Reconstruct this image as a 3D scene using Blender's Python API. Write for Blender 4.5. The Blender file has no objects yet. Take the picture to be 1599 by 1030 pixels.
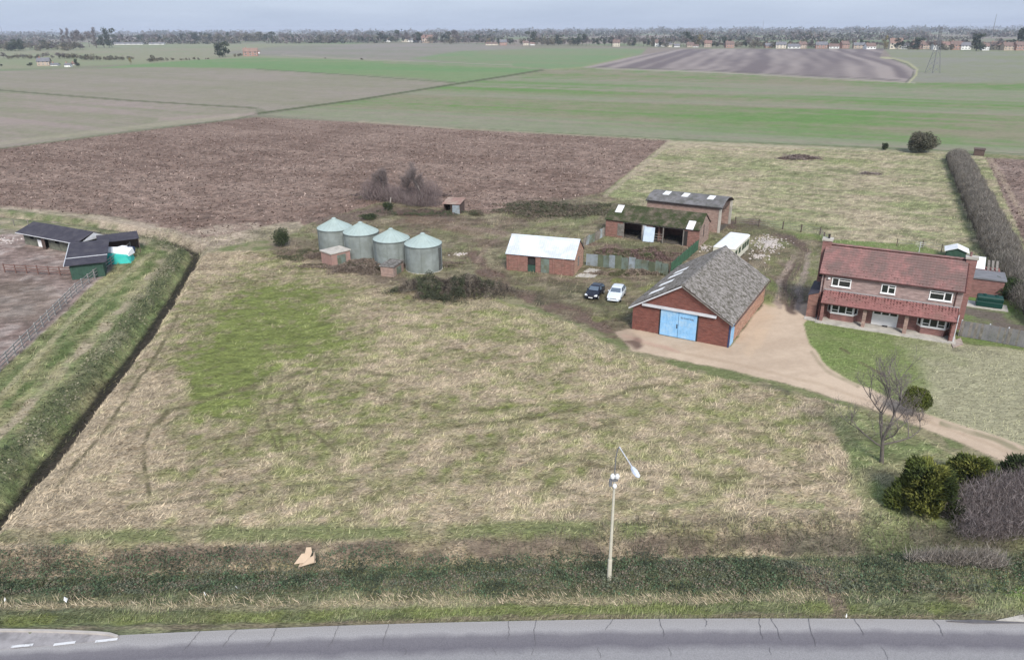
import bpy, math, random
import numpy as np
from mathutils import Matrix, Vector, Euler

# ------------------------------------------------------------------ camera, sky, sun, exposure
SC = bpy.context.scene
FOC, CAM_H, PW, PH, HOR, ROLL = 1150.0, 30.0, 1599.0, 1030.0, 45.5, 0.0055
PITCH = math.atan((PH / 2 - HOR) / FOC)
_cp, _sp = math.cos(PITCH), math.sin(PITCH)
FW = np.array([0.0, _cp, -_sp]); _u0 = np.array([0.0, _sp, _cp]); _r0 = np.array([1.0, 0, 0])
RT = _r0 * math.cos(ROLL) - _u0 * math.sin(ROLL)
UP = _u0 * math.cos(ROLL) + _r0 * math.sin(ROLL)
cam_d = bpy.data.cameras.new('camera'); cam = bpy.data.objects.new('camera', cam_d)
SC.collection.objects.link(cam)
cam_d.sensor_fit = 'HORIZONTAL'; cam_d.sensor_width = 36.0; cam_d.lens = 36.0 * FOC / PW
cam_d.clip_start = 0.5; cam_d.clip_end = 60000
cam.matrix_world = Matrix(((RT[0], UP[0], -FW[0], 0), (RT[1], UP[1], -FW[1], 0), (RT[2], UP[2], -FW[2], CAM_H), (0, 0, 0, 1)))
SC.camera = cam

SUN_EL, SUN_AZ = math.radians(42), math.radians(168)      # sun high, to the left and a little behind the camera
wd = bpy.data.worlds.new('World'); SC.world = wd; wd.use_nodes = True
nt = wd.node_tree; bg = nt.nodes['Background']
sky = nt.nodes.new('ShaderNodeTexSky'); sky.sky_type = 'NISHITA'; sky.sun_disc = False
sky.sun_elevation = SUN_EL; sky.sun_rotation = SUN_AZ
sky.air_density = 1.0; sky.dust_density = 2.0; sky.ozone_density = 1.5; sky.altitude = 30
mx = nt.nodes.new('ShaderNodeMixRGB'); mx.inputs[0].default_value = 0.72
mx.inputs[2].default_value = (4.5, 5.3, 6.9, 1)           # the even cloud layer of the photograph
# soft streaks in the cloud layer
_tc = nt.nodes.new('ShaderNodeTexCoord'); _mp = nt.nodes.new('ShaderNodeMapping'); _mp.inputs['Scale'].default_value = (3, 3, 26)
_nz = nt.nodes.new('ShaderNodeTexNoise'); _nz.inputs['Scale'].default_value = 1.3; _nz.inputs['Detail'].default_value = 5
nt.links.new(_tc.outputs['Generated'], _mp.inputs[0]); nt.links.new(_mp.outputs[0], _nz.inputs['Vector'])
_cr = nt.nodes.new('ShaderNodeValToRGB'); _cr.color_ramp.elements[0].position = .35; _cr.color_ramp.elements[0].color = (.88, .9, .93, 1); _cr.color_ramp.elements[1].position = .68; _cr.color_ramp.elements[1].color = (1.1, 1.09, 1.07, 1)
_ml = nt.nodes.new('ShaderNodeMixRGB'); _ml.blend_type = 'MULTIPLY'; _ml.inputs[0].default_value = 1; _ml.inputs[1].default_value = mx.inputs[2].default_value
nt.links.new(_nz.outputs['Fac'], _cr.inputs[0]); nt.links.new(_cr.outputs[0], _ml.inputs[2]); nt.links.new(_ml.outputs[0], mx.inputs[2])
nt.links.new(sky.outputs[0], mx.inputs[1]); nt.links.new(mx.outputs[0], bg.inputs[0])
bg.inputs[1].default_value = 0.10
sd = bpy.data.lights.new('sun', 'SUN'); sun = bpy.data.objects.new('sun', sd); SC.collection.objects.link(sun)
sd.energy = 3.2; sd.angle = math.radians(18); sd.color = (1.0, 0.96, 0.9)
_sv = Vector((math.sin(SUN_AZ) * math.cos(SUN_EL), math.cos(SUN_AZ) * math.cos(SUN_EL), math.sin(SUN_EL)))
sun.rotation_euler = _sv.to_track_quat('Z', 'Y').to_euler()
SC.view_settings.view_transform = 'Standard'; SC.view_settings.look = 'None'
SC.view_settings.gamma = 1.0; SC.view_settings.use_curve_mapping = False
SC.view_settings.exposure = 0.45

def G(px, py, z=0.0):
    """point of the flat land (height z) seen at a place of the photograph"""
    d = FW + RT * (px - PW / 2) / FOC - UP * (py - PH / 2) / FOC
    t = (z - CAM_H) / d[2]
    return (d[0] * t, d[1] * t)
def PXV(x, y, z=0.0):
    q = np.stack([x, y, np.full_like(x, z - CAM_H)], -1); c = q @ FW
    return PW / 2 + FOC * (q @ RT) / c, PH / 2 - FOC * (q @ UP) / c

# ------------------------------------------------------------------ helpers
COL = SC.collection
rnd = random.Random(7); nrs = np.random.RandomState(11)
R = math.radians
def tag(o, label=None, cat=None, group=None, kind=None):
    if label: o['label'] = label
    if cat: o['category'] = cat
    if group: o['group'] = group
    if kind: o['kind'] = kind
    return o
def link(o, parent=None, loc=None, rot=None):
    COL.objects.link(o)
    if parent is not None: o.parent = parent
    if loc is not None: o.location = loc
    if rot is not None: o.rotation_euler = rot
    return o
def thing(name, loc, rz, label, cat, group=None):
    o = bpy.data.objects.new(name, None); o.empty_display_size = 0.5
    link(o, None, (loc[0], loc[1], loc[2] if len(loc) > 2 else 0), (0, 0, rz))
    return tag(o, label, cat, group)
def copy_tree(o, parent=None):
    c = o.copy(); COL.objects.link(c)
    if parent is not None: c.parent = parent
    for ch in list(o.children): copy_tree(ch, c)
    return c
class MB:
    def __init__(s): s.v = []; s.f = []; s.m = []; s.cur = 0
    def add(s, vs, fs):
        b = len(s.v); s.v += [tuple(v) for v in vs]
        for f in fs: s.f.append([b + i for i in f]); s.m.append(s.cur)
        return s
    def box(s, x0, x1, y0, y1, z0, z1):
        return s.add([(x0, y0, z0), (x1, y0, z0), (x1, y1, z0), (x0, y1, z0), (x0, y0, z1), (x1, y0, z1), (x1, y1, z1), (x0, y1, z1)],
                     [(0, 3, 2, 1), (4, 5, 6, 7), (0, 1, 5, 4), (1, 2, 6, 5), (2, 3, 7, 6), (3, 0, 4, 7)])
    def hexa(s, bot, top):
        n = len(bot)
        return s.add(list(bot) + list(top), [tuple(range(n))[::-1], tuple(range(n, 2 * n))] +
                     [(i, (i + 1) % n, n + (i + 1) % n, n + i) for i in range(n)])
    def slab(s, pts, th):
        """a thick sheet: pts in order, thickness th measured against the normal"""
        p = [Vector(q) for q in pts]; n = (p[1] - p[0]).cross(p[2] - p[0]).normalized() * th
        return s.hexa([q - n for q in p], p)
    def tube(s, p0, p1, r0, r1=None, n=8, cap=True):
        r1 = r0 if r1 is None else r1
        a, b = Vector(p0), Vector(p1); d = (b - a).normalized()
        x = d.orthogonal().normalized(); y = d.cross(x)
        vs = [a + (x * math.cos(k * 2 * math.pi / n) + y * math.sin(k * 2 * math.pi / n)) * r0 for k in range(n)] + \
             [b + (x * math.cos(k * 2 * math.pi / n) + y * math.sin(k * 2 * math.pi / n)) * r1 for k in range(n)]
        fs = [(k, (k + 1) % n, n + (k + 1) % n, n + k) for k in range(n)]
        if cap: fs += [tuple(range(n))[::-1], tuple(range(n, 2 * n))]
        return s.add(vs, fs)
    def lathe(s, prof, c=(0, 0, 0), n=24):
        vs = []; fs = []
        for r, z in prof: vs += [(c[0] + r * math.cos(k * 2 * math.pi / n), c[1] + r * math.sin(k * 2 * math.pi / n), c[2] + z) for k in range(n)]
        for i in range(len(prof) - 1):
            for k in range(n): fs.append((i * n + k, i * n + (k + 1) % n, (i + 1) * n + (k + 1) % n, (i + 1) * n + k))
        return s.add(vs, fs)
    def mesh(s, name, mat, smooth=False):
        me = bpy.data.meshes.new(name); me.from_pydata(s.v, [], s.f)
        for m in (mat if isinstance(mat, (list, tuple)) else [mat]): me.materials.append(m)
        if any(s.m): me.polygons.foreach_set('material_index', s.m)
        if smooth: me.polygons.foreach_set('use_smooth', [True] * len(me.polygons))
        me.update(); return me
    def build(s, name, mat, parent=None, loc=None, rot=None, smooth=False):
        return link(bpy.data.objects.new(name, s.mesh(name, mat, smooth)), parent, loc, rot)
def np_mesh(name, V, F, mat, smooth=False, cols=None):
    """mesh from arrays: V (n,3), F (m,k) with k 3 or 4"""
    me = bpy.data.meshes.new(name); n, (m, k) = len(V), F.shape
    me.vertices.add(n); me.vertices.foreach_set('co', np.ascontiguousarray(V, np.float32).ravel())
    me.loops.add(m * k); me.loops.foreach_set('vertex_index', np.ascontiguousarray(F, np.int32).ravel())
    me.polygons.add(m); me.polygons.foreach_set('loop_start', np.arange(0, m * k, k, dtype=np.int32))
    if smooth: me.polygons.foreach_set('use_smooth', np.ones(m, bool))
    for mt in (mat if isinstance(mat, (list, tuple)) else [mat]): me.materials.append(mt)
    if cols is not None:
        at = me.attributes.new('cover', 'FLOAT_COLOR', 'POINT')
        c4 = np.ones((n, 4), np.float32); c4[:, :3] = cols; at.data.foreach_set('color', c4.ravel())
    me.update(calc_edges=True); me.validate(); return me
# value noise
def _h(i, j, s):
    n = (i.astype(np.int64) * 374761393 + j.astype(np.int64) * 668265263 + s * 1442695041) & 0x7fffffff
    n = ((n ^ (n >> 13)) * 1274126177) & 0x7fffffff
    n = ((n ^ (n >> 16)) * 2246822519) & 0x7fffffff
    return (n & 0xfffff) / float(0xfffff)
def vn(x, y, s=0):
    i = np.floor(x); j = np.floor(y); a = x - i; b = y - j
    a = a * a * (3 - 2 * a); b = b * b * (3 - 2 * b)
    return (_h(i, j, s) * (1 - a) + _h(i + 1, j, s) * a) * (1 - b) + (_h(i, j + 1, s) * (1 - a) + _h(i + 1, j + 1, s) * a) * b
def fbm(x, y, sc, s=0, o=4):
    t = 0; w = 1; tw = 0
    for k in range(o):
        t = t + w * vn(x / sc * 2 ** k + 17.3 * k, y / sc * 2 ** k - 9.1 * k, s + k); tw += w; w *= 0.55
    return t / tw
def rotd(x, y, ang): c, s = math.cos(ang), math.sin(ang); return x * c + y * s, -x * s + y * c
def sst(a, b, t): q = np.clip((t - a) / (b - a), 0, 1); return q * q * (3 - 2 * q)

# ------------------------------------------------------------------ materials
def mat(name): 
    m = bpy.data.materials.new(name); m.use_nodes = True
    return m, m.node_tree, m.node_tree.nodes, m.node_tree.links, m.node_tree.nodes['Principled BSDF']
def N(nd, t, **kw):
    n = nd.new(t)
    for k, v in kw.items(): setattr(n, k, v)
    return n
def plain(name, col, rough=0.8, var=0.12, scale=3.0, metal=0.0, spec=0.3, dirt=None, dscale=0.7, damt=0.5, bump=0.0, detail=6):
    """a surface colour with fine grain, and wear patches of a second colour"""
    m, t, nd, lk, b = mat(name)
    tc = N(nd, 'ShaderNodeNewGeometry'); n1 = N(nd, 'ShaderNodeTexNoise'); n1.inputs['Scale'].default_value = scale
    n1.inputs['Detail'].default_value = detail; lk.new(tc.outputs['Position'], n1.inputs['Vector'])
    r = N(nd, 'ShaderNodeMapRange'); r.inputs['From Min'].default_value = 0.3; r.inputs['From Max'].default_value = 0.7
    r.inputs['To Min'].default_value = 1 - var; r.inputs['To Max'].default_value = 1 + var
    lk.new(n1.outputs['Fac'], r.inputs['Value'])
    h = N(nd, 'ShaderNodeHueSaturation'); h.inputs['Color'].default_value = (*col, 1); lk.new(r.outputs[0], h.inputs['Value'])
    out = h.outputs[0]
    if dirt:
        n2 = N(nd, 'ShaderNodeTexNoise'); n2.inputs['Scale'].default_value = dscale; n2.inputs['Detail'].default_value = 8
        n2.inputs['Roughness'].default_value = 0.7
        lk.new(tc.outputs['Position'], n2.inputs['Vector'])
        q = N(nd, 'ShaderNodeMapRange'); q.inputs['From Min'].default_value = 0.62 - damt * 0.3; q.inputs['From Max'].default_value = 0.72 - damt * 0.2
        q.inputs['To Max'].default_value = min(1, 0.4 + damt); lk.new(n2.outputs['Fac'], q.inputs['Value'])
        mxx = N(nd, 'ShaderNodeMixRGB'); lk.new(q.outputs[0], mxx.inputs[0]); lk.new(out, mxx.inputs[1]); mxx.inputs[2].default_value = (*dirt, 1)
        out = mxx.outputs[0]
    lk.new(out, b.inputs['Base Color'])
    b.inputs['Roughness'].default_value = rough; b.inputs['Metallic'].default_value = metal
    b.inputs['Specular IOR Level'].default_value = spec
    if bump:
        bp = N(nd, 'ShaderNodeBump'); bp.inputs['Strength'].default_value = bump; bp.inputs['Distance'].default_value = 0.03
        lk.new(n1.outputs['Fac'], bp.inputs['Height']); lk.new(bp.outputs[0], b.inputs['Normal'])
    return m
def brick(name, c1, c2, mortar, stain, mort_w=0.012, stain_amt=0.5):
    m, t, nd, lk, b = mat(name)
    tc = N(nd, 'ShaderNodeTexCoord'); sp = N(nd, 'ShaderNodeSeparateXYZ'); lk.new(tc.outputs['Object'], sp.inputs[0])
    ad = N(nd, 'ShaderNodeMath', operation='ADD'); lk.new(sp.outputs[0], ad.inputs[0]); lk.new(sp.outputs[1], ad.inputs[1])
    cb = N(nd, 'ShaderNodeCombineXYZ'); lk.new(ad.outputs[0], cb.inputs[0]); lk.new(sp.outputs[2], cb.inputs[1])
    br = N(nd, 'ShaderNodeTexBrick'); lk.new(cb.outputs[0], br.inputs['Vector'])
    br.inputs['Color1'].default_value = (*c1, 1); br.inputs['Color2'].default_value = (*c2, 1); br.inputs['Mortar'].default_value = (*mortar, 1)
    br.inputs['Scale'].default_value = 1.0; br.inputs['Brick Width'].default_value = 0.225; br.inputs['Row Height'].default_value = 0.075
    br.inputs['Mortar Size'].default_value = mort_w; br.inputs['Bias'].default_value = 0.0
    n2 = N(nd, 'ShaderNodeTexNoise'); n2.inputs['Scale'].default_value = 0.9; n2.inputs['Detail'].default_value = 9; n2.inputs['Roughness'].default_value = 0.68
    lk.new(tc.outputs['Object'], n2.inputs['Vector'])
    q = N(nd, 'ShaderNodeMapRange'); q.inputs['From Min'].default_value = 0.42; q.inputs['From Max'].default_value = 0.7; q.inputs['To Max'].default_value = stain_amt
    lk.new(n2.outputs['Fac'], q.inputs['Value'])
    x = N(nd, 'ShaderNodeMixRGB'); lk.new(q.outputs[0], x.inputs[0]); lk.new(br.outputs['Color'], x.inputs[1]); x.inputs[2].default_value = (*stain, 1)
    n3 = N(nd, 'ShaderNodeTexNoise'); n3.inputs['Scale'].default_value = 3.2; n3.inputs['Detail'].default_value = 4
    mp = N(nd, 'ShaderNodeMapping'); mp.inputs['Scale'].default_value = (0.5, 0.5, 1.6); lk.new(tc.outputs['Object'], mp.inputs[0]); lk.new(mp.outputs[0], n3.inputs['Vector'])
    r3 = N(nd, 'ShaderNodeMapRange'); r3.inputs['From Min'].default_value = .3; r3.inputs['From Max'].default_value = .7
    r3.inputs['To Min'].default_value = 0.72; r3.inputs['To Max'].default_value = 1.25; lk.new(n3.outputs['Fac'], r3.inputs['Value'])
    hs = N(nd, 'ShaderNodeHueSaturation'); lk.new(x.outputs[0], hs.inputs['Color']); lk.new(r3.outputs[0], hs.inputs['Value'])
    lk.new(hs.outputs[0], b.inputs['Base Color']); b.inputs['Roughness'].default_value = 0.9; b.inputs['Specular IOR Level'].default_value = 0.2
    bp = N(nd, 'ShaderNodeBump'); bp.inputs['Strength'].default_value = 0.5; bp.inputs['Distance'].default_value = 0.01
    lk.new(br.outputs['Fac'], bp.inputs['Height']); bp.invert = True; lk.new(bp.outputs[0], b.inputs['Normal'])
    return m
def cover(name, lo=0.75, hi=1.25, s1=2.2, s2=9.0, bump=0.6, rough=0.95, dist=0.08, wind=None):
    """land cover: the colour stored on the mesh times fine grain that stays in metres"""
    m, t, nd, lk, b = mat(name)
    at = N(nd, 'ShaderNodeAttribute'); at.attribute_name = 'cover'
    tc = N(nd, 'ShaderNodeTexCoord'); vec = tc.outputs['Object']
    if wind is not None:
        mp = N(nd, 'ShaderNodeMapping'); mp.inputs['Rotation'].default_value = (0, 0, wind); mp.inputs['Scale'].default_value = (0.35, 1.2, 1)
        lk.new(vec, mp.inputs[0]); vec = mp.outputs[0]
    n1 = N(nd, 'ShaderNodeTexNoise'); n1.inputs['Scale'].default_value = s1; n1.inputs['Detail'].default_value = 8; n1.inputs['Roughness'].default_value = 0.72
    lk.new(vec, n1.inputs['Vector'])
    n2 = N(nd, 'ShaderNodeTexNoise'); n2.inputs['Scale'].default_value = s2; n2.inputs['Detail'].default_value = 5; n2.inputs['Distortion'].default_value = 0.6
    lk.new(vec, n2.inputs['Vector'])
    ad = N(nd, 'ShaderNodeMath', operation='ADD'); lk.new(n1.outputs['Fac'], ad.inputs[0]); lk.new(n2.outputs['Fac'], ad.inputs[1])
    r = N(nd, 'ShaderNodeMapRange'); r.inputs['From Min'].default_value = 0.72; r.inputs['From Max'].default_value = 1.28
    r.inputs['To Min'].default_value = lo; r.inputs['To Max'].default_value = hi; lk.new(ad.outputs[0], r.inputs['Value'])
    h = N(nd, 'ShaderNodeHueSaturation'); lk.new(at.outputs['Color'], h.inputs['Color']); lk.new(r.outputs[0], h.inputs['Value'])
    lk.new(h.outputs[0], b.inputs['Base Color']); b.inputs['Roughness'].default_value = rough; b.inputs['Specular IOR Level'].default_value = 0.12
    if bump:
        bp = N(nd, 'ShaderNodeBump'); bp.inputs['Strength'].default_value = bump; bp.inputs['Distance'].default_value = dist
        lk.new(ad.outputs[0], bp.inputs['Height']); lk.new(bp.outputs[0], b.inputs['Normal'])
    return m
def leaf_mat(name, rough=0.8):
    m, t, nd, lk, b = mat(name)
    at = N(nd, 'ShaderNodeAttribute'); at.attribute_name = 'cover'
    lk.new(at.outputs['Color'], b.inputs['Base Color']); b.inputs['Roughness'].default_value = rough; b.inputs['Specular IOR Level'].default_value = 0.15
    return m
M = {}
M['grass'] = cover('grass_cover', 0.50, 1.5, 2.4, 9.0, 1.0, dist=0.15, wind=R(25))
M['plough'] = cover('ploughed_soil', 0.50, 1.55, 1.1, 4.5, 0.95, dist=0.22)
M['soil'] = cover('bare_soil', 0.62, 1.35, 1.2, 6.0, 0.7, dist=0.08)
M['gravel'] = cover('gravel', 0.90, 1.10, 3.0, 30.0, 0.3, dist=0.02)
M['field'] = cover('far_field', 0.88, 1.12, 0.10, 0.6, 0.0)
M['leaf'] = leaf_mat('foliage'); M['blade'] = leaf_mat('grass_blade', 0.9)
M['brick_red'] = brick('brick_dark_red', (0.20, 0.052, 0.04), (0.15, 0.045, 0.038), (0.22, 0.14, 0.11), (0.13, 0.06, 0.05))
M['brick_orange'] = brick('brick_orange', (0.44, 0.21, 0.14), (0.37, 0.165, 0.11), (0.42, 0.32, 0.25), (0.36, 0.26, 0.20))  # orange brick, lightened further to paint in sun on the right-facing walls
M['brick_pink'] = brick('brick_pink', (0.33, 0.20, 0.16), (0.27, 0.16, 0.13), (0.36, 0.30, 0.26), (0.30, 0.25, 0.22))
M['brick_old'] = brick('brick_old_red', (0.27, 0.11, 0.085), (0.22, 0.095, 0.075), (0.27, 0.2, 0.17), (0.2, 0.14, 0.11))
M['brick_house'] = brick('brick_house', (0.33, 0.22, 0.20), (0.27, 0.185, 0.17), (0.36, 0.30, 0.28), (0.34, 0.27, 0.25), 0.014)
M['brick_house_low'] = brick('brick_house_lower', (0.25, 0.10, 0.085), (0.2, 0.085, 0.075), (0.28, 0.2, 0.18), (0.25, 0.13, 0.12), 0.014)
M['asbestos'] = plain('fibre_cement_roof', (0.215, 0.20, 0.19), 0.95, 0.35, 4.0, dirt=(0.075, 0.07, 0.055), dscale=2.3, damt=0.60, bump=0.4)
M['asbestos_moss'] = plain('mossy_fibre_cement', (0.12, 0.10, 0.075), 0.95, 0.4, 1.2, dirt=(0.04, 0.052, 0.02), dscale=0.8, damt=0.8, bump=0.4)
M['asbestos_dark'] = plain('dark_fibre_cement', (0.17, 0.165, 0.17), 0.95, 0.2, 1.2, dirt=(0.10, 0.10, 0.09), dscale=0.8, damt=0.6)
M['skylight'] = plain('skylight_sheet', (0.70, 0.71, 0.71), 0.5, 0.08, 2)
M['skylight_dull'] = plain('skylight_sheet_dull', (0.55, 0.56, 0.55), 0.6, 0.1, 2)
M['white_metal'] = plain('white_roof_sheet', (0.60, 0.645, 0.70), 0.5, 0.06, 0.8, dirt=(0.47, 0.50, 0.53), dscale=0.5, damt=0.55)
M['white'] = plain('white_paint', (0.8, 0.8, 0.79), 0.5, 0.04, 3)
M['trim'] = plain('weathered_white_trim', (0.55, 0.56, 0.58), 0.7, 0.12, 2)
M['blue_door'] = plain('pale_blue_paint', (0.24, 0.47, 0.72), 0.7, 0.10, 1.6, dirt=(0.36, 0.54, 0.70), dscale=0.9, damt=0.5)
M['blue_faded'] = plain('faded_lettering', (0.13, 0.17, 0.22), 0.8, 0.3, 9)
M['pale_door'] = plain('pale_blue_door', (0.55, 0.64, 0.74), 0.6, 0.1, 1.5)
M['dark_frame'] = plain('dark_frame', (0.035, 0.03, 0.03), 0.7)
M['gutter'] = plain('brown_gutter', (0.07, 0.025, 0.022), 0.5)
M['shade_in'] = plain('painted_interior_shade', (0.035, 0.032, 0.03), 0.9)  # near-black tone, interior shade put into the colour
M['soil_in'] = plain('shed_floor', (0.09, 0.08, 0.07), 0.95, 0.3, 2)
M['timber'] = plain('weathered_timber', (0.21, 0.19, 0.17), 0.9, 0.2, 4, dirt=(0.12, 0.11, 0.09), dscale=1.5)
M['timber_dark'] = plain('dark_timber', (0.10, 0.07, 0.06), 0.9, 0.2, 4)
M['timber_fence'] = plain('grey_fence_board', (0.20, 0.195, 0.195), 0.9, 0.15, 2, dirt=(0.12, 0.12, 0.12), dscale=1.0)
M['rail'] = plain('pale_fence_rail', (0.30, 0.285, 0.27), 0.85, 0.15, 3)
M['rust_rail'] = plain('brown_fence_rail', (0.17, 0.10, 0.085), 0.9, 0.2, 3)
M['sheet_green'] = plain('green_grey_sheet', (0.16, 0.20, 0.175), 0.7, 0.15, 1.5, dirt=(0.12, 0.13, 0.09), dscale=1.1, damt=0.6)
M['sheet_grey'] = plain('blue_grey_sheet', (0.27, 0.31, 0.34), 0.65, 0.12, 1.5, dirt=(0.19, 0.2, 0.18), dscale=1.1, damt=0.5)
M['sheet_moss'] = plain('mossy_sheet', (0.12, 0.14, 0.09), 0.8, 0.2, 1.5)
M['silo_wall'] = plain('galvanised_silo_wall', (0.22, 0.245, 0.235), 0.6, 0.2, 0.9, metal=0.0, dirt=(0.18, 0.20, 0.18), dscale=0.55, damt=0.5)
M['silo_roof'] = plain('pale_green_silo_roof', (0.34, 0.41, 0.39), 0.55, 0.08, 0.9, dirt=(0.36, 0.44, 0.43), dscale=1.0, damt=0.4)
M['concrete'] = plain('concrete', (0.46, 0.43, 0.38), 0.9, 0.15, 2, dirt=(0.33, 0.31, 0.27), dscale=0.8, bump=0.1)
M['pantile'] = plain('red_pantile', (0.28, 0.145, 0.135), 0.85, 0.20, 2.0, dirt=(0.17, 0.115, 0.105), dscale=0.4, damt=0.8)
M['pantile_low'] = plain('red_pantile_lower', (0.25, 0.115, 0.105), 0.85, 0.18, 2.0, dirt=(0.2, 0.11, 0.095), dscale=0.6, damt=0.45)
M['glass'] = plain('window_glass', (0.02, 0.025, 0.025), 0.08, 0.2, 1.0, spec=0.5)
M['tank'] = plain('dark_green_plastic', (0.008, 0.045, 0.035), 0.45, 0.1, 2)
M['felt'] = plain('dark_roof_felt', (0.045, 0.042, 0.055), 0.85, 0.2, 2, dirt=(0.07, 0.065, 0.075), dscale=0.7)
M['green_wall'] = plain('dark_green_boards', (0.035, 0.075, 0.055), 0.8, 0.2, 2)
M['stable_wall'] = plain('grey_green_boards', (0.15, 0.155, 0.12), 0.9, 0.2, 2, dirt=(0.08, 0.08, 0.07), dscale=1.2)
M['teal'] = plain('teal_sheet', (0.03, 0.42, 0.36), 0.5, 0.1, 1)
M['tyre'] = plain('tyre', (0.015, 0.015, 0.015), 0.8); M['rim'] = plain('wheel_rim', (0.45, 0.45, 0.46), 0.4, 0.05, metal=0.3)
M['car_black'] = plain('dark_blue_car_paint', (0.010, 0.012, 0.022), 0.22, 0.02, spec=0.5); M['car_white'] = plain('white_car_paint', (0.60, 0.65, 0.70), 0.25, 0.02, spec=0.5)
M['windscreen'] = plain('windscreen', (0.10, 0.13, 0.17), 0.06, 0.02, spec=0.6)
M['lamp_glass'] = plain('headlamp_glass', (0.7, 0.72, 0.75), 0.15, 0.02); M['red_lamp'] = plain('tail_lamp', (0.35, 0.02, 0.02), 0.3)
M['post'] = plain('lamp_post_concrete', (0.50, 0.47, 0.38), 0.85, 0.08, 4)
M['steel'] = plain('grey_steel', (0.22, 0.22, 0.23), 0.5, 0.05, metal=0.4)
M['bark'] = plain('bark', (0.13, 0.115, 0.10), 0.95, 0.2, 3); M['bark_pale'] = plain('pale_bark', (0.32, 0.29, 0.26), 0.9, 0.2, 3)
M['twig'] = plain('twigs', (0.155, 0.135, 0.125), 0.95, 0.3, 0.8)
M['card'] = plain('cardboard', (0.50, 0.38, 0.27), 0.85, 0.08, 2)
M['net'] = plain('green_netting', (0.05, 0.12, 0.07), 0.9, 0.3, 2)
M['litter'] = plain('litter', (0.75, 0.75, 0.72), 0.6)
M['stone'] = plain('rubble_stone', (0.5, 0.45, 0.42), 0.9, 0.25, 3)
M['marking'] = plain('road_paint', (0.62, 0.62, 0.62), 0.8, 0.1, 3, dirt=(0.3, 0.3, 0.31), dscale=3, damt=0.4)
M['kerb'] = plain('kerb_stone', (0.40, 0.37, 0.34), 0.9, 0.12, 2)
M['crack_drain_shade'] = plain('crack_filler_drain_shade', (0.11, 0.105, 0.11), 0.9)  # road crack filler, also the painted shadow of the drain
# ------------------------------------------------------------------ the land
def wpoly(pts): return np.array([G(*p) for p in pts])
def pdist(px, py, pts, closed):
    """distance to a polyline and, if closed, the inside test (in map coordinates of the flat land seen from the drone)"""
    d = np.full(px.shape, 1e9); ins = np.zeros(px.shape, bool); n = len(pts)
    for i in range(n if closed else n - 1):
        ax, ay = pts[i]; bx, by = pts[(i + 1) % n]
        ux, uy = bx - ax, by - ay; L2 = ux * ux + uy * uy + 1e-9
        t = np.clip(((px - ax) * ux + (py - ay) * uy) / L2, 0, 1)
        d = np.minimum(d, np.hypot(px - ax - t * ux, py - ay - t * uy))
        if closed:
            c = ((ay > py) != (by > py)) & (px < ux * (py - ay) / (uy + 1e-12) + ax); ins ^= c
    return d, ins
DITCH_W = [G(*p) for p in ((-260, 1075), (-110, 915), (-20, 812), (60, 717), (140, 622), (215, 528), (262, 462), (300, 400), (304, 386), (270, 372), (190, 355), (100, 343), (0, 334), (-300, 316))]
DITCH_F = [G(*p) for p in ((-700, 905), (0, 890), (480, 878), (950, 862), (1300, 856), (1599, 846), (2300, 830))]
ROAD_Y = lambda x: 31.45 - 0.001 * (x - 10) ** 2
def wdist(x, y, pts): return pdist(x, y, pts, False)[0]
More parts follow.
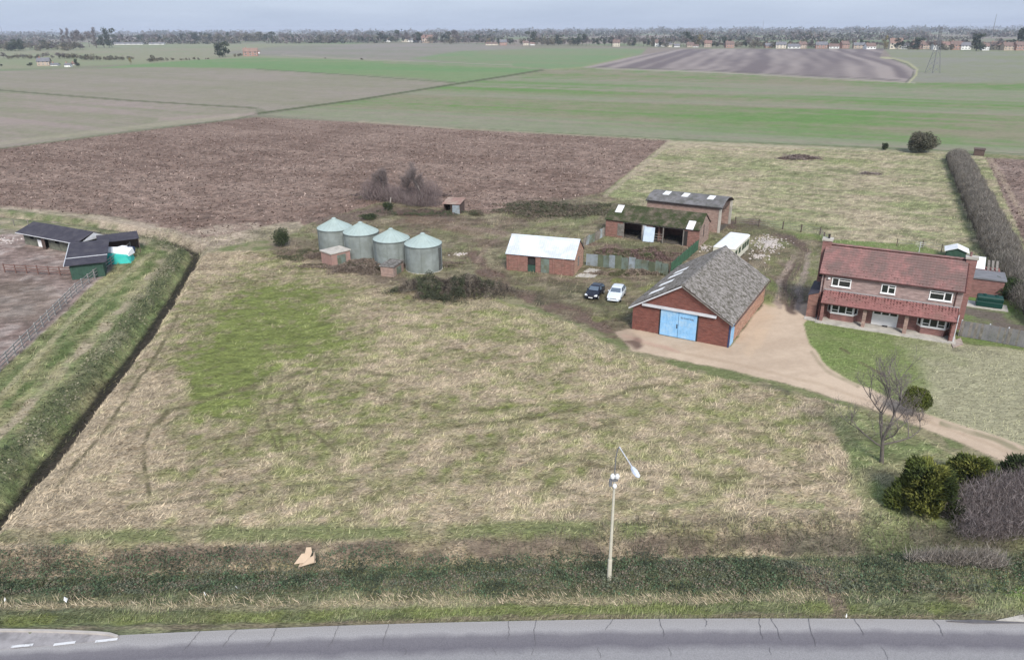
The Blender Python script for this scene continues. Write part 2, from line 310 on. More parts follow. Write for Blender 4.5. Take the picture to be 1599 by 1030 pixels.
# the land as countryside parcels: outline as seen from the drone, every outline point lies on the ground
STRIPE = math.atan2(G(1475, 236)[1] - G(420, 178)[1], G(1475, 236)[0] - G(420, 178)[0])
STRIPE_L = math.atan2(G(400, 169)[1] - G(0, 141)[1], G(400, 169)[0] - G(0, 141)[0])
FIELDS = [
 # name, outline, edge softness, colour a, colour b, size of patches, direction of rows, row length/width, material
 ('far_field_west', [(-900, 74), (340, 68), (640, 70), (640, 100), (200, 101), (120, 104), (0, 109), (-900, 118)], 1.5, (.20, .22, .13), (.23, .22, .15), 60, STRIPE_L, (400, 60)),
 ('far_ploughed_field', [(330, 84), (440, 72), (700, 67), (800, 73), (860, 80), (840, 101), (560, 93), (430, 88)], 2.0, (.225, .20, .175), (.19, .19, .14), 60, STRIPE, (400, 50)),
 ('far_green_field', [(640, 92), (720, 80), (850, 76), (1010, 76), (1000, 86), (930, 105), (860, 109), (800, 104)], 2.0, (.15, .215, .105), (.19, .20, .12), 50, STRIPE, (300, 40)),
 ('ridged_field', [(905, 106), (990, 88), (1060, 77), (1380, 76), (1374, 91), (1395, 92), (1432, 110), (1420, 129), (1130, 113)], 1.0, (.275, .235, .215), (.145, .12, .12), 30, STRIPE, (200, 20)),
 ('far_field_east', [(1380, 76), (2600, 76), (2600, 140), (1599, 131), (1420, 129), (1432, 110), (1395, 92)], 1.5, (.21, .205, .165), (.19, .205, .12), 50, STRIPE, (300, 40)),
 ('bright_green_field', [(120, 110), (200, 102), (300, 94), (400, 90), (560, 94), (800, 103), (862, 108), (715, 129), (660, 123), (400, 108), (240, 105)], 1.0, (.125, .21, .085), (.16, .21, .10), 60, STRIPE, (300, 30)),
 ('stubble_field', [(-900, 118), (0, 111), (240, 105), (400, 108), (660, 123), (714, 130), (560, 155), (425, 176), (400, 168), (200, 157), (0, 141), (-900, 92)], 1.0, (.205, .195, .135), (.24, .21, .17), 45, STRIPE_L, (220, 14)),
 ('striped_field', [(-1200, 92), (0, 141), (400, 169), (398, 178), (370, 186), (0, 232), (-900, 335)], 1.0, (.20, .195, .13), (.26, .215, .185), 30, STRIPE_L, (160, 7)),
 ('winter_crop_field', [(412, 180), (714, 130), (850, 108), (930, 106), (1130, 113), (1430, 129), (2600, 140), (2600, 300), (1599, 243), (1475, 236), (1045, 219), (700, 201), (560, 191)], 1.0, (.115, .195, .06), (.205, .19, .125), 40, STRIPE, (150, 6)),
 ('ploughed_field', [(-1300, 350), (-900, 340), (0, 232), (370, 186), (400, 183), (560, 191), (700, 201), (1045, 219), (940, 303), (850, 322), (760, 334), (690, 326), (600, 314), (500, 345), (430, 360), (320, 384), (290, 376), (180, 352), (0, 328), (-700, 330)], 1.5, (.165, .113, .088), (.245, .178, .142), 5, STRIPE_L, (14, 1.6)),
 ('ploughed_field', [(1535, 246), (2600, 290), (2600, 700), (1760, 520), (1599, 385), (1560, 300)], 1.5, (.165, .115, .092), (.235, .175, .145), 5, STRIPE, (14, 1.6)),
 ('field_margin', [(-900, 316), (0, 322), (180, 338), (290, 364), (320, 372), (430, 350), (470, 345), (470, 366), (350, 385), (318, 396), (300, 392), (180, 357), (0, 340), (-900, 330)], 3.0, (.40, .325, .25), (.27, .235, .16), 3, STRIPE_L, (6, 1.5)),
 ('grass_track', [(-1200, 330), (0, 338), (200, 360), (292, 380), (300, 398), (200, 545), (0, 812), (-330, 1200), (-1300, 1200)], 2.0, (.27, .25, .135), (.155, .19, .08), 2.5, 2.0, (7, 1.2)),
 ('paddock', [(-1300, 356), (0, 356), (60, 362), (207, 388), (150, 440), (90, 500), (0, 578), (-120, 680), (-900, 900)], 3.0, (.19, .14, .12), (.27, .21, .185), 4, 2.2, (5, 2.0)),
 ('rough_yard', [(425, 372), (505, 344), (600, 314), (690, 326), (760, 334), (850, 320), (945, 300), (1010, 312), (1150, 345), (1290, 370), (1290, 480), (1200, 520), (985, 525), (900, 505), (790, 462), (620, 440), (440, 392)], 3.0, (.17, .13, .095), (.175, .18, .09), 5, STRIPE, (5, 3)),
 ('rough_paddock', [(940, 304), (1045, 219), (1475, 238), (1540, 246), (1600, 380), (1640, 470), (1420, 392), (1290, 372), (1180, 352), (1080, 345)], 2.0, (.37, .31, .215), (.22, .235, .115), 7, STRIPE, (8, 2.5)),
 ('meadow', [(318, 394), (440, 390), (620, 440), (770, 466), (880, 500), (975, 548), (1100, 585), (1280, 622), (1400, 660), (1599, 765), (1900, 900), (1900, 842), (1599, 848), (1300, 858), (950, 866), (480, 884), (0, 898), (-400, 908), (-400, 1290), (-110, 918), (-20, 812), (60, 717), (140, 622), (215, 528), (262, 462), (300, 402)], 1.5, (.41, .33, .23), (.165, .19, .06), 7, 0.35, (3, 1.2)),
 ('drive_side_grass', [(1283, 626), (1400, 662), (1599, 767), (1700, 830), (1700, 848), (1340, 856), (1345, 780), (1320, 700)], 6.0, (.17, .205, .085), (.27, .25, .14), 4, 0.35, (6, 1.6)),
 ('road_verge', [(-900, 893), (0, 888), (480, 875), (950, 859), (1300, 852), (1599, 843), (2600, 820), (2600, 1200), (-900, 1200)], 3.0, (.17, .17, .10), (.115, .13, .075), 3, 0.0, (4, 1.5)),
 ('front_lawn', [(1255, 498), (1290, 503), (1490, 535), (1599, 545), (2500, 640), (2500, 1150), (1900, 850), (1599, 700), (1460, 655), (1380, 620), (1290, 575), (1262, 540)], 2.0, (.165, .215, .07), (.24, .245, .12), 4, STRIPE, (5, 2)),
 ('back_garden', [(1285, 372), (1440, 382), (1540, 420), (1700, 480), (2400, 600), (2400, 660), (1599, 546), (1490, 530), (1490, 440), (1285, 470)], 2.0, (.14, .215, .06), (.19, .21, .09), 4, STRIPE, (5, 2)),
 ('gravel_drive', [(960, 518), (985, 512), (1138, 541), (1152, 525), (1194, 470), (1225, 476), (1262, 474), (1270, 490), (1256, 505), (1262, 535), (1290, 570), (1330, 596), (1390, 622), (1460, 650), (1599, 695), (1900, 800), (2100, 880), (1950, 880), (1599, 733), (1470, 680), (1400, 652), (1270, 610), (1140, 578), (1040, 558), (985, 546)], 2.0, (.50, .395, .295), (.42, .325, .24), 6, 0.3, (9, 2)),
]
P1 = [  # narrow marks of their own colour on the land: ditches, tracks, edges, ruts
 # outline as seen from the drone, half width, colour, strength
 ([(-900, 92), (0, 141), (200, 157), (400, 169)], 1.1, (.10, .11, .06), .9), ([(398, 178), (560, 156), (714, 131), (790, 119), (850, 109)], 1.5, (.085, .10, .05), .95),
 ([(400, 108), (560, 118), (710, 129)], .8, (.10, .13, .06), .8), ([(0, 232), (200, 206), (370, 186), (398, 179)], 1.0, (.11, .12, .07), .8),
 ([(0, 224), (200, 200), (370, 181)], 3.0, (.28, .255, .185), .7), ([(250, 186), (400, 178)], 3.0, (.30, .235, .21), .5),
 ([(700, 199), (1045, 217), (1475, 235), (1599, 241), (2600, 296)], 1.0, (.10, .13, .06), .8), ([(1045, 221), (1475, 239), (1530, 243)], 1.6, (.36, .33, .23), .8),
 ([(560, 190), (700, 200), (1045, 219)], 1.4, (.29, .25, .18), .7), ([(930, 107), (1130, 114), (1430, 130)], 1.0, (.30, .27, .22), .8), ([(930, 105), (1130, 110.5), (1420, 126)], .6, (.12, .11, .09), .6),
 ([(1045, 222), (1000, 262), (945, 305)], 3.5, (.36, .30, .22), .8), ([(130, 110), (240, 105.5), (400, 108)], .8, (.22, .2, .14), .6),
 ([(1376, 90), (1395, 91.5), (1418, 98), (1433, 109), (1430, 118), (1420, 129)], 1.3, (.34, .33, .19), .95), ([(1395, 93), (1416, 100), (1428, 110), (1424, 120), (1414, 129)], 1.0, (.09, .09, .06), .8),
 ([(850, 109), (905, 106), (985, 88)], 1.2, (.22, .235, .12), .7), ([(600, 98), (800, 105), (862, 109)], 1.0, (.23, .20, .15), .7), ([(440, 86), (560, 93), (800, 102)], .9, (.27, .24, .19), .7),
 ([(330, 95), (620, 97)], .8, (.22, .22, .13), .5), ([(1240, 93), (1290, 78)], 1, (.2, .17, .15), .4),
 # mower and wheel tracks in the meadow
 ([(278, 490), (250, 545), (205, 610), (165, 670), (120, 722), (86, 760)], 3.0, (.125, .11, .06), 0.85), ([(262, 645), (232, 672), (222, 700), (228, 740), (232, 770)], 3.8, (.125, .11, .06), 0.90),
 ([(262, 645), (300, 628), (380, 607), (400, 602)], 3.8, (.125, .11, .06), 0.70), ([(286, 648), (262, 662), (250, 668)], 2.5, (.12, .12, .06), 0.80), ([(330, 684), (420, 672), (520, 668)], 2.3, (.125, .11, .06), 0.60),
 ([(425, 590), (410, 630), (425, 680), (432, 700)], 2.7, (.125, .11, .06), 0.70), ([(470, 600), (440, 618), (430, 650), (440, 700)], 3.4, (.125, .11, .06), 0.70), ([(460, 620), (480, 670), (520, 700), (535, 715)], 3.4, (.125, .11, .06), 0.70),
 ([(445, 590), (500, 577), (570, 580), (640, 590)], 2.7, (.125, .11, .06), 0.70), ([(480, 596), (455, 640), (466, 690)], 2.3, (.125, .11, .06), 0.60), ([(560, 600), (620, 625), (700, 640), (790, 640)], 3.0, (.125, .11, .06), 0.60),
 ([(780, 660), (900, 640), (980, 610), (1040, 600)], 3.0, (.125, .11, .06), 0.65), ([(700, 700), (850, 690), (960, 660)], 3.0, (.125, .11, .06), 0.60), ([(200, 790), (300, 778), (420, 762), (560, 750)], 2.7, (.17, .15, .09), 0.70),
 ([(560, 665), (700, 668), (820, 655)], 2.7, (.125, .11, .06), 0.60), ([(900, 720), (1000, 740), (1150, 745), (1290, 720)], 3.0, (.125, .11, .06), 0.60), ([(1040, 690), (1150, 672), (1290, 690)], 3.0, (.125, .11, .06), 0.55),
 ([(620, 750), (760, 742), (900, 770), (1040, 790)], 3.4, (.19, .17, .1), 0.55), ([(860, 560), (800, 600), (790, 640)], 3.4, (.17, .18, .08), 0.50),
 ([(1060, 740), (1180, 760), (1300, 750)], 2.7, (.125, .11, .06), 0.55), ([(1290, 640), (1320, 700), (1340, 770)], 6, (.16, .19, .08), .6),
 # wheel tracks of the grass lane
 ([(-95, 750), (-45, 690), (54, 592), (152, 494), (253, 395), (236, 380), (160, 366), (-200, 350)], 6.5, (.105, .14, .05), .9), ([(-130, 735), (-60, 665), (27, 578), (110, 502), (180, 440), (214, 404)], 4.5, (.125, .155, .065), .75),
 ([(-110, 735), (-45, 664), (24, 594), (130, 480), (200, 424), (238, 396)], 4.0, (.36, .325, .20), .9), ([(-60, 748), (0, 682), (82, 592), (190, 483), (272, 399), (262, 386), (210, 370), (90, 354), (-200, 340)], 7.0, (.375, .315, .22), .95),
 ([(0, 328), (100, 340), (180, 352), (260, 368)], 2.5, (.12, .15, .065), .9), ([(0, 640), (-60, 700), (70, 560), (150, 480)], 2.0, (.29, .27, .15), .3),
 ([(430, 378), (520, 408), (640, 446), (700, 462)], 13.0, (.17, .13, .10), .8), ([(500, 350), (600, 330), (700, 340)], 9.0, (.155, .115, .095), .8), ([(160, 348), (290, 366), (400, 352)], 7.0, (.38, .31, .24), .8),
 # ruts and mud in the yard
 ([(1232, 480), (1228, 440), (1252, 405), (1255, 385), (1225, 365), (1180, 352), (1120, 350)], 9.0, (.12, .088, .07), 1.0), ([(1232, 480), (1228, 440), (1252, 405), (1255, 385), (1225, 365), (1180, 352), (1120, 350)], 6.0, (.13, .095, .075), 1.0), ([(1214, 476), (1212, 450), (1226, 425), (1238, 405)], 5.0, (.30, .235, .19), 1.0),
 ([(1246, 476), (1250, 445), (1262, 420), (1262, 400)], 5.0, (.30, .24, .20), 1.0), ([(1232, 476), (1232, 440), (1246, 412)], 2.0, (.15, .15, .08), .7),
 ([(740, 395), (752, 420), (800, 450), (870, 478), (940, 505), (990, 530)], 12.0, (.145, .10, .078), 1.0), ([(745, 400), (765, 432), (815, 462), (880, 488), (950, 514)], 6.0, (.16, .115, .09), 1.0), ([(770, 400), (800, 440), (900, 480), (960, 510)], 4.0, (.12, .105, .065), .6),
 ([(760, 380), (740, 365), (700, 350), (640, 340)], 9.0, (.20, .14, .10), .6), ([(700, 352), (790, 365), (760, 385), (745, 410)], 3.5, (.25, .185, .145), .6),
 ([(840, 470), (900, 452), (960, 480), (1000, 470)], 8.0, (.085, .08, .05), .9), ([(860, 440), (900, 450), (940, 476)], 8.0, (.10, .09, .055), .85),
 ([(960, 440), (1000, 455), (1030, 445)], 8.0, (.175, .20, .055), .7), ([(930, 498), (960, 490)], 6.0, (.175, .2, .06), .5), ([(800, 448), (850, 452)], 5.0, (.18, .19, .08), .5),
 ([(920, 385), (1000, 400), (1060, 398)], 12.0, (.15, .095, .085), .8), ([(960, 380), (1060, 392)], 6.0, (.13, .13, .07), .6), ([(800, 322), (870, 318), (930, 325), (900, 340)], 9.0, (.11, .105, .07), .75),
 ([(830, 350), (900, 345), (930, 340)], 5.0, (.20, .21, .10), .7), ([(1150, 352), (1290, 372)], 5.0, (.16, .215, .065), .8), ([(1180, 430), (1205, 450), (1200, 468)], 9.0, (.175, .205, .07), .8), ([(1200, 400), (1215, 420)], 8.0, (.17, .19, .07), .6),
 ([(1145, 352), (1200, 358), (1240, 372)], 5.0, (.12, .085, .075), .8), ([(1270, 400), (1275, 440)], 8.0, (.155, .175, .07), .8), ([(1160, 390), (1185, 410)], 8.0, (.15, .155, .11), .6),
 ([(520, 400), (560, 418), (640, 440)], 9.0, (.15, .12, .09), .6), ([(440, 372), (480, 380), (520, 400)], 7.0, (.19, .15, .11), .6),
 ([(425, 372), (500, 410), (600, 445), (690, 470), (770, 476), (860, 500), (960, 548)], 5.0, (.33, .27, .19), .7),
 ([(1165, 585), (1280, 618), (1400, 660)], 3.0, (.20, .21, .10), .7), ([(1190, 600), (1230, 612)], 4.0, (.12, .10, .08), .7), ([(860, 520), (930, 540), (1000, 560)], 4.0, (.20, .185, .12), .4),
 ([(1490, 545), (1560, 552)], 3.0, (.12, .11, .08), .5), ([(1500, 505), (1599, 512), (1700, 520)], 10.0, (.15, .115, .105), .9), ([(1500, 485), (1599, 500), (1700, 515)], 8.0, (.15, .115, .105), .9),
 # lawn: dug bed and straw-coloured right half
 ([(1312, 545), (1325, 552)], 2.5, (.11, .075, .06), .9), ([(1342, 565), (1380, 586)], 2.2, (.12, .08, .065), .9), ([(1470, 660), (1530, 680), (1599, 705)], 4.0, (.13, .14, .07), .6), ([(1266, 550), (1290, 578), (1340, 604)], 2.6, (.13, .13, .06), .6),
 # brash heaps in the back paddock
 ([(1225, 244), (1268, 247)], 4.5, (.13, .095, .085), .9), ([(1345, 270), (1376, 272)], 2.6, (.16, .13, .115), .8), ([(1290, 262), (1340, 270)], 3.0, (.14, .14, .08), .5), ([(1290, 248), (1370, 258)], 6.0, (.17, .22, .07), .6),
 ([(1478, 245), (1500, 330), (1520, 385)], 5.0, (.13, .15, .07), .7), ([(1548, 250), (1600, 340), (1640, 400)], 4.5, (.33, .26, .19), .8),
 # gravel drive: paler centre and green fringe
 ([(1000, 535), (1140, 566), (1280, 600), (1400, 640), (1599, 714)], 2.5, (.36, .27, .19), .5), ([(1200, 500), (1170, 545)], 10, (.51, .385, .27), .5), ([(975, 524), (1060, 548)], 3, (.42, .27, .21), .6),
 # the ditch in front of the meadow, the straw band and bare patches on the verge
 ([(-700, 876), (0, 868), (480, 858), (950, 842), (1240, 838)], 11.0, (.11, .085, .07), .75), ([(0, 838), (300, 836), (700, 830), (1000, 822)], 12.0, (.16, .185, .075), .85), ([(1240, 838), (1599, 828), (2200, 812)], 16.0, (.11, .10, .075), .85),
 ([(-700, 950), (0, 946), (180, 948), (700, 940), (1130, 934), (1300, 930)], 5.5, (.35, .30, .20), .75), ([(-700, 975), (0, 968), (150, 968), (400, 962), (800, 952), (1200, 948), (1400, 950), (2200, 930)], 9.0, (.18, .205, .07), .8),
 ([(-700, 990), (0, 984), (400, 975), (800, 963), (1200, 960), (1599, 962)], 3.5, (.19, .15, .11), .7), ([(1250, 890), (1290, 910), (1310, 950)], 14.0, (.20, .145, .12), .8), ([(1255, 888), (1300, 892)], 7.0, (.31, .25, .21), .8),
 ([(1470, 930), (1520, 945)], 9.0, (.26, .175, .14), .8), ([(1540, 915), (1599, 925)], 12.0, (.16, .235, .065), .8), ([(1400, 800), (1370, 760)], 12.0, (.17, .23, .065), .7), ([(1200, 785), (1280, 790)], 5.0, (.17, .23, .07), .7),
 ([(1000, 790), (1100, 785)], 5.0, (.18, .21, .075), .5), ([(60, 905), (330, 905), (1200, 880)], 8.0, (.09, .115, .065), .4),
]
def make_land():
    u = np.concatenate([np.linspace(-1.3, -0.80, 60, endpoint=False), np.linspace(-0.80, 0.80, 720), np.linspace(0.80, 1.3, 60)[1:]])
    dep = np.concatenate([np.geomspace(1.3, 0.55, 240, endpoint=False), np.linspace(0.55, 0.02, 430, endpoint=False), np.geomspace(0.02, 0.0022, 60)])
    yr = CAM_H / dep * 1.0                                     # distance of each row in metres
    Y, U = np.meshgrid(yr, u, indexing='ij'); X = Y * U
    nr, nc = X.shape; x = X.ravel(); y = Y.ravel()
    px, py = PXV(x, y)
    jx = (fbm(x, y, 2.5, 3, 3) - .5); jy = (fbm(x, y, 2.5, 8, 3) - .5)
    near = sst(260, 60, y)                                     # how ragged a parcel's edge reads
    qx = px + jx * 9 * near; qy = py + jy * 6 * near
    col = np.zeros((len(x), 3)); region = np.full(len(x), -1)
    a = fbm(x, y, 240, 21, 3); b = fbm(x, y, 500, 31, 2)
    base = np.array([.19, .185, .13]); c2 = np.array([.15, .19, .10]); c3 = np.array([.22, .185, .155])
    col[:] = base; w = sst(.45, .6, a)[:, None]; col = col * (1 - w) + c2 * w; w = sst(.5, .62, b)[:, None]; col = col * (1 - w) + c3 * w
    nw = sst(260, 200, y)[:, None]; fz = fbm(x, y, 1.5, 12, 4)[:, None]
    col = col * (1 - nw) + nw * (np.array([.25, .225, .135]) * (1 - sst(.4, .6, fz)) + np.array([.16, .18, .08]) * sst(.4, .6, fz))
    for i, (nm, pts, soft, ca, cb, ps, ang, (lx, ly)) in enumerate(FIELDS):
        d, ins = pdist(qx, qy, pts, True); sd_ = np.where(ins, d, -d); w = sst(-soft, soft, sd_)
        k = w > 0
        if not k.any(): continue
        xx, yy = x[k], y[k]; rx, ry = rotd(xx, yy, ang)
        big = fbm(xx, yy, ps * 2.2, 40 + i, 3); st = fbm(rx * ly / lx, ry, ly, 60 + i, 4); fine = fbm(xx, yy, max(.35, ps * .12), 80 + i, 3)
        t = big * .9 + st * 1.0 + fine * .5; m_ = t.mean(); s_ = t.std() + 1e-6; t = np.clip(.5 + (t - m_) / s_ * .32, 0, 1)
        if nm == 'meadow': t = big * .55 + st * .8 + fine * 1.1; t = np.clip(.5 + (t - t.mean()) / t.std() * .25, 0, 1)
        if nm == 'meadow':                                      # greener at the back left, straw towards the road
            g = sst(250, 60, np.hypot((px[k] - 385), (py[k] - 535) * 1.4)) * .75 + sst(180, 40, np.hypot(px[k] - 770, (py[k] - 560) * 1.2)) * .18 + sst(160, 20, np.hypot(px[k] - 830, (py[k] - 690) * 1.2)) * .2
            t = np.clip((t - .5) * 1.0 + .33 + g * sst(.25, .62, big) * 1.0 - sst(700, 830, py[k]) * .2 - sst(3.0, 10.0, 14 - wdist(xx, yy, DITCH_W)) * .55 * (px[k] < 420), 0, 1)
        if nm == 'front_lawn': t = np.clip(t * .5 + sst(1400, 1490, px[k]) * .0, 0, 1)
        if nm == 'ridged_field':
            cx_ = np.interp(y[k], [G(0, q)[1] for q in (129, 122, 112, 105, 91, 78)], [G(*q)[0] for q in ((1368, 129), (1382, 122), (1392, 112), (1385, 105), (1372, 91), (1383, 78))])
            sdist = xx - cx_; t = .5 + .28 * np.sin(sdist / 3.6 + 5 * fbm(xx, yy, 90, 5, 2)) + (vn(sdist / 9.0, yy * 0 + 1, 7) - .5) * 1.3 + (vn(sdist / 26.0, yy / 200, 17) - .5) * .8; t = np.clip(t, 0, 1)
        if nm == 'far_green_field': t = np.clip(t - .2, 0, 1)
        cc = np.array(ca)[None] * (1 - t[:, None]) + np.array(cb)[None] * t[:, None]
        if nm == 'meadow': cc = cc * (0.86 + .28 * fine)[:, None]
        if nm == 'front_lawn':
            sw = sst(1405, 1500, px[k] + (fbm(xx, yy, 4, 9, 3) - .5) * 160)[:, None]; cc = cc * (1 - sw) + np.array([.33, .31, .20]) * (0.8 + .4 * fine)[:, None] * sw
        if nm == 'winter_crop_field':
            sw = sst(.5, .75, vn(rx / 600, ry / 28, 99) * .7 + vn(rx / 150, ry / 9, 98) * .4)[:, None] * .55; cc = cc * (1 - sw) + np.array([.24, .22, .175]) * sw
        if nm == 'grass_track': cc = cc * (.9 + .25 * fine)[:, None]
        if nm == 'rough_yard': 
            sw = (sst(.48, .62, fbm(xx, yy, 3, 33, 3)) * .5)[:, None]; cc = cc * (1 - sw) + np.array([.27, .225, .16]) * sw
        if nm == 'rough_paddock': cc = cc * (.78 + .44 * fbm(xx, yy, 1.2, 37, 3))[:, None]
        if nm == 'paddock':
            sw = (sst(.5, .62, fbm(xx, yy, 2.2, 34, 4)) * .8)[:, None]; cc = cc * (1 - sw * .6) + np.array([.36, .31, .28]) * sw * .6
            sw = (sst(50, 20, np.hypot((px[k] - 30) * .5, py[k] - 470)) * .45)[:, None]; cc = cc * (1 - sw) + np.array([.13, .11, .08]) * sw
        col[k] = col[k] * (1 - w[k][:, None]) + cc * w[k][:, None]
        region[ins] = i
    # tussocks: thin and thick growth, a few decimetres across, drawn out along the lie of the grass
    gx, gy = rotd(x, y, .35); grain = fbm(gx * .45, gy, .5, 111, 3) * .6 + fbm(x, y, 1.5, 112, 3) * .4; grain = (grain - grain.mean()) / grain.std()
    gk = np.isin(region, [i for i, f in enumerate(FIELDS) if f[0] in ('meadow', 'rough_paddock', 'grass_track', 'rough_yard', 'road_verge', 'field_margin', 'drive_side_grass', 'ploughed_field', 'paddock')]) * sst(300, 150, y)
    isin_m = np.isin(region, [i for i, f in enumerate(FIELDS) if f[0] == 'meadow'])
    col *= (1 + gk * np.clip(grain, -2, 2) * np.where(isin_m, .11, .18))[:, None]
    for pts, hw, c, amt in P1:
        x0 = min(p[0] for p in pts) - hw * 3 - 12; x1 = max(p[0] for p in pts) + hw * 3 + 12; y0 = min(p[1] for p in pts) - hw * 3 - 8; y1 = max(p[1] for p in pts) + hw * 3 + 8
        k = np.where((px > x0) & (px < x1) & (py > y0) & (py < y1))[0]
        if not len(k): continue
        jit = 1.0 if hw < 4 else 1.6
        d, _ = pdist(px[k] + jx[k] * min(12, hw * 1.6) * near[k] * jit, py[k] + jy[k] * min(9, hw * 1.6) * near[k] * jit, pts, False)
        br = .55 + .45 * sst(.35, .6, fbm(x[k], y[k], 2.0, 51, 3)) if hw < 6 else .35 + .65 * sst(.38, .55, fbm(x[k], y[k], 3.0, 52, 3))
        w = (sst(hw * 1.35, hw * .5, d) * amt * np.where(y[k] < 260, br, 1))[:, None]
        col[k] = col[k] * (1 - w) + np.array(c) * w
    # relief
    names = [f[0] for f in FIELDS]
    def isreg(*n): return np.isin(region, [i for i, q in enumerate(names) if q in n])
    z = np.zeros(len(x))
    fine = fbm(x, y, 1.3, 90, 3) - .5; lump = fbm(x, y, .45, 95, 2) - .5
    amp = np.where(isreg('meadow', 'grass_track', 'rough_paddock', 'drive_side_grass'), .26, 0) + np.where(isreg('ploughed_field'), .34, 0) + np.where(isreg('rough_yard', 'field_margin'), .28, 0) + np.where(isreg('road_verge'), .30, 0) + np.where(isreg('paddock', 'front_lawn', 'back_garden'), .10, 0) + np.where(isreg('gravel_drive'), .03, 0)
    rx, ry = rotd(x, y, .35); streak = fbm(rx * .25, ry, .55, 97, 3) - .5
    z += amp * (fine * .5 + lump * .45) * sst(420, 150, y) + np.where(isreg('meadow', 'road_verge', 'rough_paddock'), .20, 0) * streak * sst(200, 90, y)
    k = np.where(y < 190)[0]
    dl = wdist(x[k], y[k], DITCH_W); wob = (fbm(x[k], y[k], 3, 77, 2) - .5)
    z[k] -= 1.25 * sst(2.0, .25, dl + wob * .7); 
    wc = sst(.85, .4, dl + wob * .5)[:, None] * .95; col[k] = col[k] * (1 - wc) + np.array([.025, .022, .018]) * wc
    wg = (sst(1.1, 1.7, dl) * sst(4.4, 2.6, dl + wob * 1.5))[:, None] * (isreg('grass_track')[k])[:, None] * .85
    gcol = np.array([.105, .12, .06])[None] * (0.7 + .7 * fbm(x[k], y[k], .9, 71, 3))[:, None]
    sw = (sst(.5, .66, fbm(x[k], y[k], 2.2, 72, 3)) * .6)[:, None]; gcol = gcol * (1 - sw) + np.array([.30, .27, .18]) * sw
    col[k] = col[k] * (1 - wg) + gcol * wg
    dfr = wdist(x[k], y[k], DITCH_F); z[k] -= .75 * sst(2.4, .3, dfr + wob) 
    # level ground under the road
    rw = sst(-.5, .05, ROAD_Y(x) - y); z = z * (1 - rw) - .12 * rw
    V = np.stack([x, y, z], -1)
    idx = np.arange(nr * nc).reshape(nr, nc)
    F = np.stack([idx[:-1, :-1], idx[:-1, 1:], idx[1:, 1:], idx[1:, :-1]], -1).reshape(-1, 4)
    freg = region[F[:, 0]]
    mats = {'meadow': 'grass', 'grass_track': 'grass', 'rough_paddock': 'grass', 'rough_yard': 'grass', 'road_verge': 'grass', 'drive_side_grass': 'grass', 'field_margin': 'grass', 'front_lawn': 'grass', 'back_garden': 'grass', 'ploughed_field': 'plough', 'paddock': 'soil', 'gravel_drive': 'gravel'}
    done = {}
    for i, nm in enumerate(['countryside'] + names):
        ks = (freg == -1) if i == 0 else (freg == i - 1)
        if not ks.any(): continue
        f = F[ks]; used, inv = np.unique(f, return_inverse=True)
        me = np_mesh(nm, V[used], inv.reshape(f.shape), M[mats.get(nm, 'field' if i else 'grass')], True, col[used])
        tag(link(bpy.data.objects.new(nm, me)), kind='structure')
    def look(xx, yy):
        i = np.clip(np.searchsorted(-dep, -CAM_H / yy), 0, nr - 1); j = np.clip(np.searchsorted(u, xx / yy), 0, nc - 1); q = i * nc + j
        return z[q], col[q], region[q]
    return look
ground_at = make_land()
# land on all other sides, so that the country goes on beyond the detailed sheet
m = MB()
cx = [(-13500, -50), (13500, -50), (13500, 14500), (-13500, 14500)]
m.add([(a, b, -4.0) for a, b in cx], [(0, 1, 2, 3)])
distant = plain('distant_land', (.18, .19, .13), .95, .2, .004, dirt=(.2, .17, .14), dscale=.002)
tag(m.build('distant_land', distant), kind='structure')

